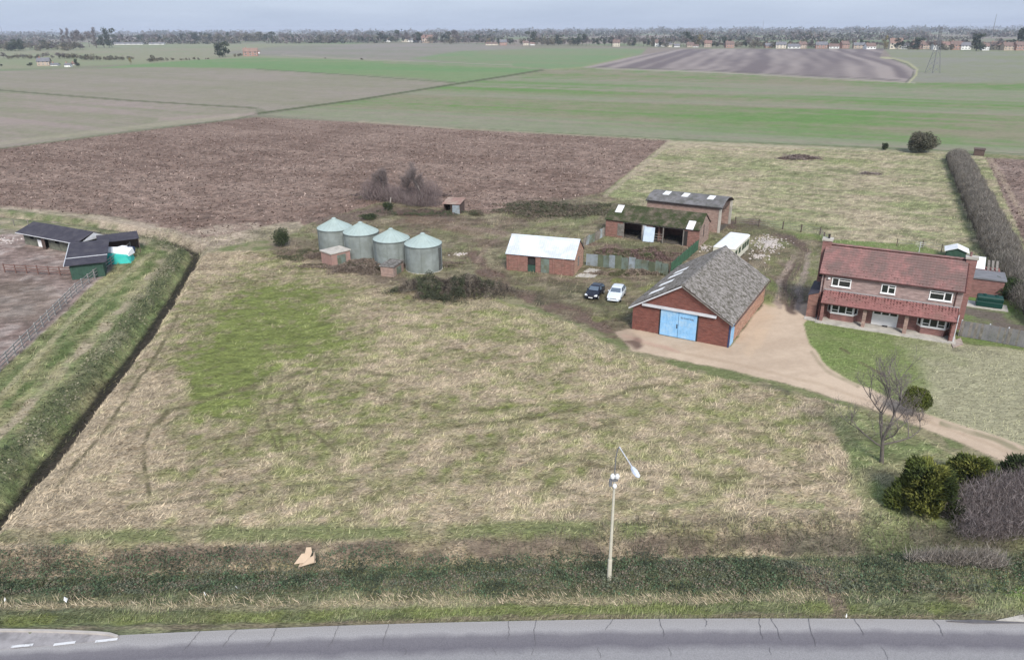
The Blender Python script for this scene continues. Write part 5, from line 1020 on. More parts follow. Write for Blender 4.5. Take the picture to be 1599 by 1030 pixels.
# ------------------------------------------------------------------ stables, trailer, box in the ditch
sA0, sA1 = G(40, 381), G(106, 394); azA = math.atan2(sA1[1] - sA0[1], sA1[0] - sA0[0])
st = thing('stable_block', (*sA0, 0), azA, 'long low grey-green stable block with dark felt roof in the paddock', 'stable')
LA = math.dist(sA0, sA1) + 3.5; DA = 4.2
m = MB(); 
x = 0
for a, b_, zt in ((1.5, 2.5, 1), (3.4, 4.4, 0), (5.0, 6.0, 2), (7.6, 8.7, 1)):
    m.box(x, a, 0, .12, 0, 2.0); 
    if zt == 1: m.box(a, b_, 0, .12, 0, 1.05); m.box(a, b_, 0, .12, 1.85, 2.0)
    else: m.box(a, b_, 0, .12, 1.9, 2.0)
    x = b_
m.box(x, LA, 0, .12, 0, 2.0); m.build('front_wall', M['stable_wall'], st)
m = MB(); m.box(0, .12, .122, DA, 0, 2.0); m.build('end_wall', M['stable_wall'], st); m = MB(); m.box(LA - .12, LA, .122, DA, 0, 2.0); m.build('end_wall', M['stable_wall'], st)
m = MB(); m.box(.125, LA - .125, DA - .12, DA, 0, 2.0); m.build('back_wall', M['stable_wall'], st)
m = MB(); m.box(3.42, 4.38, -.06, -.01, .05, 1.15); m.build('stable_door', M['white'], st)
m = MB(); m.box(5.1, 5.9, -.5, -.45, .05, 1.9); m.build('stable_door', M['timber_dark'], st)
m = MB(); m.slab([(-.3, -.9, 2.0), (LA + .3, -.9, 2.0), (LA + .3, DA / 2, 3.0), (-.3, DA / 2, 3.0)], .07); m.build('roof_slope', M['felt'], st)
m = MB(); m.slab([(LA + .3, DA + .25, 2.1), (-.3, DA + .25, 2.1), (-.3, DA / 2, 3.0), (LA + .3, DA / 2, 3.0)], .07); m.build('roof_slope', M['felt'], st)
m = MB(); m.box(-.3, LA + .3, -.94, -.9, 1.9, 2.0); m.build('fascia', M['trim'], st)
for xx in (-.33, LA + .3): m = MB(); m.hexa([(xx, .12, 2.0), (xx, DA - .1, 2.0), (xx, DA / 2, 2.9)], [(xx + .03, .12, 2.0), (xx + .03, DA - .1, 2.0), (xx + .03, DA / 2, 2.9)]); m.build('gable_end', M['trim'], st)
q0, q1 = G(113, 437), G(165, 431); azB = math.atan2(q1[1] - q0[1], q1[0] - q0[0])
gb = thing('green_stable', (*q0, 0), azB, 'dark green timber stable with a broad dark felt roof next to the fence', 'stable')
LB = math.dist(q0, q1); DBb = 9.4
m = MB(); m.box(0, LB, 0, DBb, 0, 2.0); m.build('wall', M['green_wall'], gb)
for i in range(12): m = MB(); a = LB * i / 12; m.box(a + .01, a + LB / 12 - .015, -.03, -.002, .02, 1.98); m.build('board', M['green_wall'], gb)
m = MB(); m.slab([(-.5, -.45, 2.05), (LB + .5, -.45, 2.05), (LB + .5, 8.4, 2.9), (-.5, 8.4, 2.9)], .07); m.build('roof_slope', M['felt'], gb)
m = MB(); m.slab([(LB + .5, DBb + .35, 2.6), (-.5, DBb + .35, 2.6), (-.5, 8.4, 2.9), (LB + .5, 8.4, 2.9)], .07); m.build('roof_slope', M['felt'], gb)
m = MB(); m.hexa([(-.58, -.5, 2.0), (-.5, -.5, 2.0), (-.5, 8.4, 2.85), (-.58, 8.4, 2.85)], [(-.58, -.5, 2.14), (-.5, -.5, 2.14), (-.5, 8.4, 2.99), (-.58, 8.4, 2.99)]); m.build('verge_strip', M['trim'], gb)
m = MB(); m.hexa([(-.5, 2.2, 2.26), (LB + .5, 2.2, 2.26), (LB + .5, 2.32, 2.27), (-.5, 2.32, 2.27)], [(-.5, 2.2, 2.35), (LB + .5, 2.2, 2.35), (LB + .5, 2.32, 2.36), (-.5, 2.32, 2.36)]); m.build('batten', M['trim'], gb)
h0 = G(168, 425); hl_ = thing('hay_shelter', (*G(157, 402), 0), azB + .1, 'small dark-roofed lean-to beside the white and teal sheeting', 'shelter')
m = MB(); m.slab([(0, 0, 2.1), (5.4, 0, 2.1), (5.4, 3.2, 2.5), (0, 3.2, 2.5)], .07); m.build('roof', M['felt'], hl_)
for x, y in ((.1, .1), (5.2, .1), (.1, 3.0), (5.2, 3.0)): m = MB(); m.box(x, x + .1, y, y + .1, 0, 2.1); m.build('post', M['timber_dark'], hl_)
m = MB(); m.box(.2, 5.2, 3.05, 3.1, .1, 2.3); m.build('back_wall', M['timber_dark'], hl_)
tp = thing('tarpaulin_stack', (*G(157, 414), 0), azB - .1, 'stack covered with white and teal sheeting beside the green stable', 'covered stack')
m = MB(); m.hexa([(0, 0, 0), (3.9, -.3, 0), (4.1, 2.2, 0), (.3, 2.6, 0)], [(.2, .25, 1.3), (3.4, 0, .9), (3.7, 2.0, 1.3), (.4, 2.3, 1.6)]); m.build('teal_sheet', M['teal'], tp)
m = MB(); m.hexa([(.5, 1.2, 1.28), (3.7, .5, .8), (4.2, 2.2, .8), (.45, 2.6, 1.4)], [(.5, 1.2, 1.55), (3.6, .5, 1.2), (4.0, 2.3, 1.6), (.45, 2.6, 1.9)]); m.build('white_sheet', M['white'], tp)
tr = thing('horse_trailer', (*G(192, 404), 0), azB + .9, 'dark blue low trailer parked at the end of the paddock fence', 'trailer')
m = MB(); m.box(0, 2.6, 0, 1.4, .35, 1.1); m.build('bed', plain('trailer_blue', (.03, .05, .11), .6), tr); m = MB(); m.tube((2.6, .7, .5), (3.6, .7, .45), .05, n=6); m.build('drawbar', M['steel'], tr)
for y in (-.05, 1.45): m = MB(); m.tube((1.2, y - .08, .3), (1.2, y + .08, .3), .3, n=14); m.build('wheel', M['tyre'], tr)
m = MB(); m.box(.3, 1.5, .2, 1.1, 1.1, 1.5); m.build('load', M['white'], tr)
cb = thing('cardboard_box', (*G(473, 882), .0), .5, 'crumpled cardboard box lying open in the ditch below the meadow', 'box')
m = MB(); m.slab([(-.65, -.10, .5), (.35, -.25, .32), (.85, .35, .85), (.1, .45, 1.0)], .03); m.build('flap', M['card'], cb)
m = MB(); m.slab([(-.2, -.45, .25), (.75, -.5, .3), (.95, .0, .75), (.25, .0, .5)], .03); m.build('flap', M['card'], cb)
m = MB(); m.slab([(.75, -.5, .2), (1.05, .1, .25), (1.0, .2, 1.0), (.85, -.1, .8)], .03); m.build('side', M['card'], cb)
m = MB(); m.slab([(.3, .35, .95), (.85, .35, .8), (.9, .75, 1.15), (.55, .8, 1.3)], .03); m.build('flap', M['card'], cb)
m = MB(); m.slab([(-.4, -.3, .1), (.9, -.4, .1), (1.0, .4, .2), (.0, .4, .2)], .03); m.build('base', M['card'], cb)
cb.scale = (.8, .75, .5); cb.location.z = .1
for (px, py), lab in {(104, 943): 'largest pale scrap of litter, low on the verge near the side road', (371, 924): 'small white scrap of litter among the brambles left of the cardboard box', (9, 943): 'white scrap of litter at the far left edge of the verge', (321, 934): 'tiny white scrap just above the straw band, left of the cardboard box', (1320, 965): 'white scrap at the road edge right of the street lamp'}.items():
    x, y = G(px, py); m = MB(); s = .05 if px != 104 else .13; m.slab([(-s, -s * .6, .1), (s, -s * .3, .16), (s * .7, s, .3), (-s * .5, s * .7, .2)], .02); o = m.build('litter', M['litter'], None, (x, y, .15 if px != 1320 else .0), (.2, .1, rnd.uniform(0, 3))); tag(o, lab, 'litter')
# ------------------------------------------------------------------ pylon and masts
def pylon(p, H_, sc, label, az_=.3):
    t = thing('pylon', (*p, 0), az_, label, 'pylon'); w = 3.3 * sc; tw = .55 * sc
    def lv(z): q = z / H_; return (w * (1 - q / .72) + tw * q / .72) if q < .72 else tw
    zs = [0, .14, .27, .39, .5, .6, .68, .76, .84, .92, 1.0]
    for sx in (1, -1):
        for sy in (1, -1): 
            m = MB()
            for a, b in zip(zs, zs[1:]): m.tube((sx * lv(a * H_), sy * lv(a * H_), a * H_), (sx * lv(b * H_), sy * lv(b * H_), b * H_), .17, n=4)
            m.build('leg', M['steel'], t)
    for a, b in zip(zs, zs[1:]):
        A, B = lv(a * H_), lv(b * H_)
        for (p0, p1) in (((1, 1), (1, -1)), ((1, -1), (-1, -1)), ((-1, -1), (-1, 1)), ((-1, 1), (1, 1))):
            m = MB(); m.tube((p0[0] * A, p0[1] * A, a * H_), (p1[0] * B, p1[1] * B, b * H_), .08, n=3); m.build('brace', M['steel'], t)
            m = MB(); m.tube((p1[0] * A, p1[1] * A, a * H_), (p0[0] * B, p0[1] * B, b * H_), .08, n=3); m.build('brace', M['steel'], t)
    for z, l in ((.72, 4.2), (.84, 5.2), (.95, 3.6)):
        for s in (1, -1):
            m = MB(); m.tube((s * tw, 0, z * H_ + .8), (s * l * sc, 0, z * H_), .12, n=4); m.tube((s * tw, 0, z * H_ - .4), (s * l * sc, 0, z * H_), .12, n=4); m.tube((s * l * sc, 0, z * H_), (s * l * sc, 0, z * H_ - 1.6), .1, n=4); m.build('cross_arm', M['steel'], t)
pylon(G(1456, 114), 30, 1.0, 'steel lattice pylon standing in the field in front of the village row')
for px, py, h, lab in ((6, 62, 52, 'faint thin mast on the skyline at the far left edge'), (1190, 55, 60, 'faint thin mast on the skyline above the brown ridged field'), (1548, 60, 60, 'faint thin mast on the skyline near the right edge')):
    x, y = G(px, py); t = thing('mast', (x, y, 0), 0, lab, 'mast'); m = MB(); m.tube((0, 0, 0), (0, 0, h), 1.1, .5, n=4); m.build('pole', M['steel'], t)
# ------------------------------------------------------------------ plants
def yh(px): return 47.85 - .0055 * (px - 797)
def hgt(px, yb, yt): return CAM_H * (yb - yt) / (yb - yh(px))
def tri_cloud(C, size, cols, rs, flat=0.0, long=1.0):
    """one small leaf triangle at each point of C"""
    n = len(C); a = rs.normal(size=(n, 3)); a /= np.linalg.norm(a, axis=1)[:, None]; b = rs.normal(size=(n, 3)); b[:, 2] *= 1 - flat; a[:, 2] *= 1 - flat
    b -= a * (a * b).sum(1)[:, None] / (a * a).sum(1)[:, None]; b /= np.linalg.norm(b, axis=1)[:, None] + 1e-9
    s = (size * rs.uniform(.6, 1.4, n))[:, None]
    V = np.stack([C - a * s * .5 * long, C + a * s * .5 * long + b * s * .15, C + b * s * .75 / long], 1).reshape(-1, 3)
    return V, np.arange(3 * n).reshape(-1, 3), np.repeat(cols, 3, 0)
def vary(base, n, rs, v=.25, alt=None, pa=.3):
    c = np.tile(np.array(base), (n, 1)) * rs.uniform(1 - v, 1 + v, (n, 1))
    if alt is not None: k = rs.random_sample(n) < pa; c[k] = np.array(alt) * rs.uniform(1 - v, 1 + v, (k.sum(), 1))
    return c
def blob_points(blobs, n, rs, shell=.55):
    w = np.array([b[3] * b[4] * b[5] for b in blobs]); w = w / w.sum(); k = rs.choice(len(blobs), n, p=w); B = np.array(blobs)[k]
    d = rs.normal(size=(n, 3)); d /= np.linalg.norm(d, axis=1)[:, None]; r = (shell + (1 - shell) * rs.random_sample(n)) ** .8
    return B[:, :3] + d * r[:, None] * B[:, 3:6], k
def leafy(name, blobs, n, size, cols, seed, parent=None, loc=None, long=1.0, mt='leaf', shell=.55, flat=0.0):
    rs = np.random.RandomState(seed); P, k = blob_points(blobs, n, rs, shell); P[:, 2] = np.maximum(P[:, 2], .02)
    base = np.array(cols)[rs.randint(0, len(cols), len(blobs))][k] * rs.uniform(.75, 1.25, (n, 1))
    V, F, c = tri_cloud(P, size, base, rs, flat, long)
    return link(bpy.data.objects.new(name, np_mesh(name, V, F, M[mt], False, c)), parent, loc)
def twig_tubes(segs, nside=3):
    """tapered limbs from (p0, p1, r0, r1)"""
    S = np.array([[*a, *b, r0, r1] for a, b, r0, r1 in segs]); A, B = S[:, :3], S[:, 3:6]; d = B - A; d /= np.linalg.norm(d, axis=1)[:, None] + 1e-9
    h = np.where(np.abs(d[:, 2:3]) < .9, np.array([[0, 0, 1.]]), np.array([[1., 0, 0]])); x = np.cross(d, h); x /= np.linalg.norm(x, axis=1)[:, None]; y = np.cross(d, x)
    n = len(S); V = np.zeros((n, 2 * nside, 3))
    for k in range(nside):
        a = 2 * math.pi * k / nside; o = x * math.cos(a) + y * math.sin(a); V[:, k] = A + o * S[:, 6:7]; V[:, nside + k] = B + o * S[:, 7:8]
    F = []
    for k in range(nside): F.append(np.stack([np.arange(n) * 2 * nside + q for q in (k, (k + 1) % nside, nside + (k + 1) % nside, nside + k)], 1))
    return V.reshape(-1, 3), np.concatenate(F)
def branch_tree(h, seed, r0=.16, fork=.28, spread=.62, levels=6, kids=(2, 3), first=None, shrink=.74, up=.25, limbs=None):
    rr = random.Random(seed); segs = []; thick = []
    def grow(p, d, L, r, lv):
        n = 3 if lv < 3 else 2; q = p; dd = d
        for i in range(n):
            dd = (dd + Vector((rr.gauss(0, .12), rr.gauss(0, .12), rr.gauss(0, .08)))).normalized(); e = q + dd * (L / n); ra = r * (1 - .35 * i / n); rb = r * (1 - .35 * (i + 1) / n)
            (thick if lv < 2 else segs).append((tuple(q), tuple(e), ra, rb)); q = e
        if lv >= levels: return
        if lv == 0 and limbs:
            for (v_, ll, rr_, at_) in limbs: grow(p + (q - p) * at_, Vector(v_).normalized(), ll, rr_, 1)
            return
        for _ in range(rr.randint(*kids)):
            a = rr.uniform(0, 6.283); t = Vector((math.cos(a), math.sin(a), 0)); nd = (dd * (1 - spread * rr.uniform(.5, 1.1)) + t * spread * rr.uniform(.6, 1.2) + Vector((0, 0, up))).normalized()
            grow(q, nd, L * shrink * rr.uniform(.75, 1.15), r * .62, lv + 1)
        if lv >= 1 and rr.random() < .7:
            a = rr.uniform(0, 6.283); m_ = p + (q - p) * rr.uniform(.4, .8); nd = (dd * .4 + Vector((math.cos(a), math.sin(a), .3)) * .8).normalized(); grow(m_, nd, L * shrink * .7, r * .45, lv + 1)
    grow(Vector((0, 0, -.1)), Vector((0, 0, 1)), h * fork, r0, 0)
    return thick, segs
def bare_tree(name, p, h, seed, label, cat='tree', group=None, bark='bark', twig='twig', mist=0, **kw):
    t = thing(name, (*p, 0), 0 if kw.get('limbs') else seed * 1.3, label, cat, group); th, sg = branch_tree(h, seed, **kw)
    V, F = twig_tubes(th, 7); link(bpy.data.objects.new('trunk', np_mesh('trunk', V, F, M[bark], True)), t)
    V, F = twig_tubes(sg, 3); link(bpy.data.objects.new('branches', np_mesh('branches', V, F, M[twig])), t)
    if mist:
        E = np.array([s_[1] for s_ in sg])
        brush('fine_twigs', lambda r_, n: E[r_.randint(0, len(E), n)] + r_.normal(0, .18, (n, 3)), mist, .55, .008, seed, [(.19, .155, .15), (.14, .115, .11), (.24, .20, .19)], up=.3, parent=t)
    return t
def brush(name, pts_fn, n, L, w, seed, cols, label=None, cat=None, up=.6, kind=None, parent=None, curve=False):
    """a thicket: n thin twigs; pts_fn(rs, n) gives their feet"""
    rs = np.random.RandomState(seed); P = pts_fn(rs, n); d = rs.normal(size=(n, 3)) * (1 - up); d[:, 2] = np.abs(d[:, 2]) + up; d /= np.linalg.norm(d, axis=1)[:, None]
    l = (L * rs.uniform(.5, 1.3, n))[:, None]; s = np.cross(d, rs.normal(size=(n, 3))); s /= np.linalg.norm(s, axis=1)[:, None]
    ww = w * rs.uniform(.6, 1.4, (n, 1)); V = np.stack([P - s * ww, P + s * ww, P + d * l], 1).reshape(-1, 3)
    c = np.repeat(np.array(cols)[rs.randint(0, len(cols), n)] * rs.uniform(.7, 1.3, (n, 1)), 3, 0)
    o = link(bpy.data.objects.new(name, np_mesh(name, V, np.arange(3 * n).reshape(-1, 3), M['blade'], False, c)), parent)
    return tag(o, label, cat, kind=kind)
TW = [(.20, .17, .155), (.145, .12, .11), (.26, .225, .205), (.11, .095, .08)]
# the golden conifer and the thicket in the right corner
def conifer(px, yb, w, h, label, seed, n, cols=((.125, .14, .033), (.075, .095, .026), (.045, .06, .02), (.17, .175, .045))):
    x, y = G(px, yb); y += w * .35; rs = np.random.RandomState(seed)
    t = thing('conifer', (x, y, 0), 0, label, 'conifer'); b = [(0, 0, h * .3, w * .34, w * .34, h * .3), (0, 0, h * .6, w * .22, w * .22, h * .25)]
    for i in range(60):
        a = rs.uniform(0, 6.28); z = rs.uniform(.06, .95) ** .9; r = w / 2 * (1 - z ** 2.2 * .75) * math.sqrt(rs.uniform(.25, 1)); q = w * rs.uniform(.09, .16)
        b.append((r * math.cos(a), r * math.sin(a), z * h * .92, q, q, q * 1.0))
    # fronds: leaf triangles swept outwards and upwards
    P, k = blob_points(b, n, rs, .3); P[:, 2] = np.maximum(P[:, 2], .05); out = P * np.array([1, 1, 0]); out /= np.linalg.norm(out, axis=1)[:, None] + .1; d = out + rs.normal(size=P.shape) * .45 + np.array([0, 0, .9]); d /= np.linalg.norm(d, axis=1)[:, None]
    s = np.cross(d, rs.normal(size=P.shape)); s /= np.linalg.norm(s, axis=1)[:, None]; l = rs.uniform(.16, .38, (n, 1)); ww = rs.uniform(.035, .08, (n, 1))
    V = np.stack([P - s * ww, P + s * ww, P + d * l], 1).reshape(-1, 3); c = np.repeat(np.array(cols)[rs.randint(0, len(cols), len(b))][k] * rs.uniform(.7, 1.35, (n, 1)), 3, 0)
    link(bpy.data.objects.new('crown', np_mesh('crown', V, np.arange(3 * n).reshape(-1, 3), M['leaf'], False, c)), t)
    m = MB(); m.tube((0, 0, -.2), (0, 0, h * .7), .16, .05, 7); m.build('trunk', M['bark'], t)
conifer(1456, 816, 4.2, 3.8, 'large golden green conifer at the left end of the corner thicket', 3, 22000)
conifer(1528, 768, 3.4, 2.0, 'lower yellow green conifer behind the bare thicket', 4, 8000)
conifer(1596, 765, 2.6, 2.0, 'dark green conifer at the right edge beside the drive', 5, 6000, ((.06, .08, .03), (.04, .055, .025)))
def thicket(name, lab, blobs_px, n, L, seed, cat='shrub', cols=TW, w=.011, up=.45):
    def f(rs, n):
        B = []
        for (px, yb, rx, ry, h) in blobs_px: x, y = G(px, yb); B.append((x, y, h * .35, rx, ry, h * .6))
        P, k = blob_points(B, n, rs, .05); P[:, 2] = np.abs(P[:, 2]) ; return P
    return brush(name, f, n, L, w, seed, cols, lab, cat, up)
thicket('bare_thicket', 'wide bare purple-grey thicket right of the golden conifer', [(1520, 812, 2.2, 1.3, 3.1), (1565, 806, 2.6, 1.5, 3.6), (1615, 798, 2.6, 1.5, 3.8), (1535, 838, 2.2, 1.0, 2.2), (1590, 832, 2.4, 1.2, 2.7)], 46000, .55, 9, cols=[(.20, .165, .16), (.14, .115, .11), (.28, .245, .235), (.10, .08, .075)], w=.009, up=.3)
thicket('bramble_heap', 'tangle of pale bare stems on the verge below the corner thicket', [(1500, 880, 1.5, .5, .9), (1540, 884, 1.2, .6, 1.0), (1450, 876, 1.6, .4, .7)], 5000, .7, 12, cols=[(.30, .26, .23), (.17, .15, .12), (.36, .32, .28)])
# clipped ball shrub and the bare apple tree
x, y = G(1430, 655); bl = thing('ball_shrub', (x, y + .6, 0), 0, 'rounded green shrub on a short bare stem beside the drive, behind the bare tree', 'shrub')
leafy('crown', [(0, 0, 1.75, 1.0, 1.0, .8), (.5, 0, 1.5, .85, .9, .7), (-.55, .1, 1.4, .7, .8, .55), (.1, -.5, 1.2, .7, .5, .5), (-.2, .1, 2.3, .6, .6, .4), (.6, .1, 2.1, .5, .5, .4)], 8000, .11, [(.085, .10, .02), (.05, .065, .015), (.12, .13, .03)], 5, bl, shell=.7)
m = MB(); m.tube((0, 0, -.1), (0, 0, 1.3), .07, .05, 6); m.build('trunk', M['bark'], bl)
bare_tree('bare_tree', G(1377, 722), 7.4, 11, 'bare spreading tree with a short forked trunk on the grass near the drive', r0=.17, fork=.27, spread=.5, levels=6, shrink=.74, up=.3, mist=1300, limbs=[((-.85, 0, .55), 1.7, .075, .75), ((-.3, .3, .9), 2.1, .10, 1), ((.28, -.1, .95), 2.2, .11, 1), ((.85, .1, .5), 1.8, .08, .85), ((.1, .8, .6), 1.6, .07, .95), ((.55, -.5, .8), 1.6, .06, 1)])
# trees behind the silos at the field edge
for i, (px, yb, yt, lab, bk) in enumerate(((588, 312, 262, 'bare grey shrub-like tree at the left of the clump behind the silos', 'bark'), (603, 314, 252, 'taller bare tree of the clump behind the silos, beside the pale stump', 'bark'), (637, 318, 262, 'slim bare tree in the gap between the clump and the pale-trunked tree', 'bark'), (664, 322, 250, 'pale-trunked bare tree standing left of the rusty shelter', 'bark_pale'), (652, 320, 268, 'short bare tree just left of the pale-trunked one', 'bark'))):
    bare_tree('bare_tree', G(px, yb), hgt(px, yb, yt) * 1.0, 20 + i, lab, r0=.10 if bk == 'bark' else .13, fork=.3, spread=.42, levels=6, shrink=.72, up=.5, bark=bk, mist=5200)
m = MB(); m.tube((0, 0, 0), (.25, .1, 1.6), .16, .1, 7); o = m.build('tree_stump', M['bark_pale'], None, (*G(609, 322), 0)); tag(o, 'pale broken stump under the bare trees behind the silos', 'stump')
thicket('bare_thicket', 'wide purple-brown thicket of bare saplings behind the silos', [(588, 312, 3.2, 2.0, 4.2), (612, 314, 3.0, 2.0, 3.0), (640, 318, 3.6, 2.0, 3.4), (668, 322, 3.0, 1.8, 5.0), (652, 322, 3.0, 1.5, 2.4)], 28000, 1.0, 19, cols=[(.21, .165, .16), (.15, .115, .115), (.26, .215, .205)], w=.012, up=.7)
def shrub(px, yb, w, h, n, cols, label, seed, size=.14, name='shrub', twiggy=False, cat='shrub', stem=True):
    x, y = G(px, yb); y += w * .3; rs = np.random.RandomState(seed); t = thing(name, (x, y, 0), 0, label, cat)
    b = [(w * .38 * math.cos(a) * rs.uniform(.2, 1), w * .38 * math.sin(a) * rs.uniform(.2, 1), h * rs.uniform(.22, .72), w * rs.uniform(.14, .24), w * rs.uniform(.14, .24), h * rs.uniform(.18, .30)) for a in rs.uniform(0, 6.28, 22)] + [(0, 0, h * .42, w * .36, w * .36, h * .40)]
    if twiggy: 
        o = brush('twigs', lambda r_, k: np.abs(blob_points([(q[0], q[1], q[2] * .7, *q[3:]) for q in b], k, r_, .0)[0] * [0, 0, 1]) + blob_points(b, k, r_, .0)[0] * [1, 1, 0], n, h * .22, .012, seed, cols, up=.5, parent=t)
    else: leafy('crown', b, n, size, cols, seed, t, shell=.5)
    m = MB(); m.tube((0, 0, -.1), (0, 0, h * .6), .09, .04, 6); m.build('trunk', M['bark'], t)
DKG = [(.045, .06, .03), (.03, .042, .022), (.06, .075, .038)]
shrub(437, 388, 3.0, hgt(437, 388, 354), 5000, DKG, 'dark evergreen bush at the edge of the meadow left of the silos', 31)
shrub(1445, 241, 9.0, hgt(1445, 241, 200), 14000, [(.12, .12, .085), (.085, .085, .06), (.16, .15, .11)], 'rounded grey-green bush at the far end of the long hedge', 32, .28)
shrub(1383, 235, 1.9, hgt(1383, 235, 222), 900, DKG, 'small dark bush alone on the far edge of the rough paddock', 33, .22)
shrub(1580, 470, 4.2, 2.6, 7000, [(.04, .065, .025), (.03, .045, .02), (.06, .09, .03)], 'dark green ivy-like bush at the near foot of the long hedge', 34, .16)
shrub(512, 372, 2.5, 1.5, 1500, DKG, 'dark low shrub behind the leftmost silo', 35)
shrub(575, 345, 3.5, 1.1, 2500, DKG, 'low dark ivy clump between the silos and the bare trees', 36)
shrub(605, 330, 2.5, 1.7, 2200, DKG, 'dark ivy clump at the foot of the bare trees', 37)
shrub(745, 338, 3.2, 1.0, 1800, [(.07, .085, .045), (.13, .11, .08)], 'low green shrub right of the rusty shelter', 38)
x, y = G(1520, 243); t = thing('field_hut', (x, y, 0), HA, 'small dark hut beside the far end of the long hedge', 'hut'); m = MB(); m.box(0, 3, 0, 2.2, 0, 1.9); t.scale = (.75, .75, .8); m.build('wall', M['timber_dark'], t); m = MB(); m.slab([(-.2, -.2, 1.92), (3.2, -.2, 1.92), (3.2, 2.4, 2.2), (-.2, 2.4, 2.2)], .08); m.build('roof', M['timber_dark'], t)
# the long bare hedge
hl = [G(*p) for p in ((1493, 250), (1512, 290), (1537, 345), (1565, 405), (1600, 460), (1650, 520))]
def hedge_pts(rs, n, line=hl, wid=4.4, hh=2.9):
    seg = [math.dist(a, b) for a, b in zip(line, line[1:])]; cum = np.concatenate([[0], np.cumsum(seg)]); s = rs.uniform(0, cum[-1], n); k = np.clip(np.searchsorted(cum, s) - 1, 0, len(seg) - 1)
    A = np.array(line)[k]; B = np.array(line)[k + 1]; f = ((s - cum[k]) / np.array(seg)[k])[:, None]; P = A + (B - A) * f; d = (B - A) / np.array(seg)[k][:, None]; nn = np.stack([-d[:, 1], d[:, 0]], 1)
    u = rs.uniform(-1, 1, n); ph = .55 + .55 * fbm(s, s * 0 + u * .6, 4.0, 44, 3) + .45 * fbm(s, u * 2, 1.3, 46, 2); w = wid / 2 * ph; z = np.sqrt(np.maximum(0, 1 - u * u * .8)) * hh * ph * (rs.uniform(.0, 1, n) ** .5)
    return np.concatenate([P + nn * (u * w)[:, None], z[:, None] * .85], 1)
hd = thing('hedge', (0, 0, 0), 0, 'long tall bare thorn hedge between the rough paddock and the ploughed field', 'hedge')
brush('twigs', hedge_pts, 130000, .62, .014, 41, [(.225, .205, .18), (.17, .15, .13), (.29, .265, .235), (.12, .11, .085)], up=.5, parent=hd)
brush('stems', lambda rs, n: hedge_pts(rs, n, hh=1.3), 16000, 1.5, .03, 42, [(.10, .085, .07), (.07, .06, .05)], up=.8, parent=hd)
# bramble mound between silos and yard
def mound(name, lab, px, yb, rx, ry, h, n, cols, seed, size=.13, tw=.4, cat='bramble patch'):
    rs = np.random.RandomState(seed); x0, y0 = G(px, yb); q = np.sqrt(rs.random_sample(n)); a = rs.uniform(0, 6.28, n); hx = fbm(q * np.cos(a) * 3 + seed, q * np.sin(a) * 3, 1.0, seed, 3)
    q = q * (.86 + .5 * rs.random_sample(n) ** 4); rim = .62 + .75 * vn(a * 2.2 + seed, a * 0 + seed, 3) * (1 - .0 * a) + .3 * (vn(np.cos(a) * 4 + 9, np.sin(a) * 4, seed) - .5)
    X = x0 + rx * q * rim * np.cos(a); Y_ = y0 + ry * q * rim * np.sin(a); lumps = fbm(X, Y_, 1.7, seed + 5, 3); keep = rs.random_sample(n) < sst(1.25, .85, q + (lumps - .5) * 1.0); X, Y_, q, lumps = X[keep], Y_[keep], q[keep], lumps[keep]; n = len(X)
    P = np.stack([X, Y_, np.sqrt(np.maximum(0.01, 1 - np.minimum(q, 1) ** 2)) * h * np.clip((lumps - .2) * 2.2, .2, 1.4) * (.35 + .65 * rs.random_sample(n))], 1)
    c0 = np.array(cols)[np.clip((fbm(P[:, 0], P[:, 1], 1.6, seed + 2, 3) * 2.2 - .6) * len(cols), 0, len(cols) - 1).astype(int)] * rs.uniform(.65, 1.35, (n, 1))
    V, F, c = tri_cloud(P, size, c0, rs, 0, 1.4); o = link(bpy.data.objects.new(name, np_mesh(name, V, F, M['leaf'], False, c))); return tag(o, lab, cat)
BR = [(.05, .055, .035), (.075, .085, .05), (.12, .10, .08), (.06, .05, .042), (.17, .145, .115)]
mound('bramble_mound', 'large dark bramble mound in front of the nearest silo', 702, 456, 7.2, 4.2, 1.9, 40000, BR, 51)
mound('bramble_mound', 'low brown bramble patch between the two brick boxes', 560, 422, 5.0, 2.0, .9, 9000, [(.14, .11, .09), (.2, .16, .13), (.08, .075, .05)], 52)
mound('bramble_mound', 'low brown bramble patch left of the pinkish brick box', 478, 400, 4.5, 3.0, .8, 9000, [(.14, .11, .09), (.2, .16, .12), (.10, .10, .06)], 53)
mound('bramble_mound', 'flat bramble patch along the field edge left of the cart shed', 862, 328, 12, 6, .9, 22000, [(.10, .095, .065), (.14, .115, .09), (.075, .08, .05)], 54, .2)
mound('bramble_mound', 'overgrown brown weeds filling the fenced yard before the cart shed', 985, 398, 7.2, 4.2, .7, 20000, [(.15, .10, .09), (.11, .10, .06), (.20, .15, .12), (.09, .10, .05)], 55, .16)
mound('bramble_mound', 'dark weedy strip along the edge of the ploughed field behind the silos', 660, 334, 8.5, 2.2, 1.0, 12000, [(.09, .10, .06), (.15, .11, .095), (.07, .075, .05)], 56)
mound('weed_patch', 'brown dead weeds along the foot of the silos', 604, 414, 10.5, 2.4, .8, 16000, [(.17, .135, .11), (.22, .175, .14), (.10, .09, .06), (.13, .10, .085)], 62, .16, cat='weed patch')
mound('brash_heap', 'brown brash heap in the far rough paddock', 1247, 248, 5.0, 2.6, .9, 3000, [(.16, .12, .11), (.11, .08, .075), (.22, .18, .16)], 57, .3, cat='brash heap')
mound('brash_heap', 'smaller brash heap further right in the rough paddock', 1362, 272, 2.6, 1.0, .5, 1200, [(.16, .13, .11), (.25, .21, .19)], 58, .25, cat='brash heap')
mound('weed_patch', 'tall dry weeds along the foot of the corrugated fence', 985, 428, 7.0, .9, .7, 6000, [(.18, .14, .11), (.25, .2, .15), (.11, .11, .06)], 59, .16, cat='weed patch')
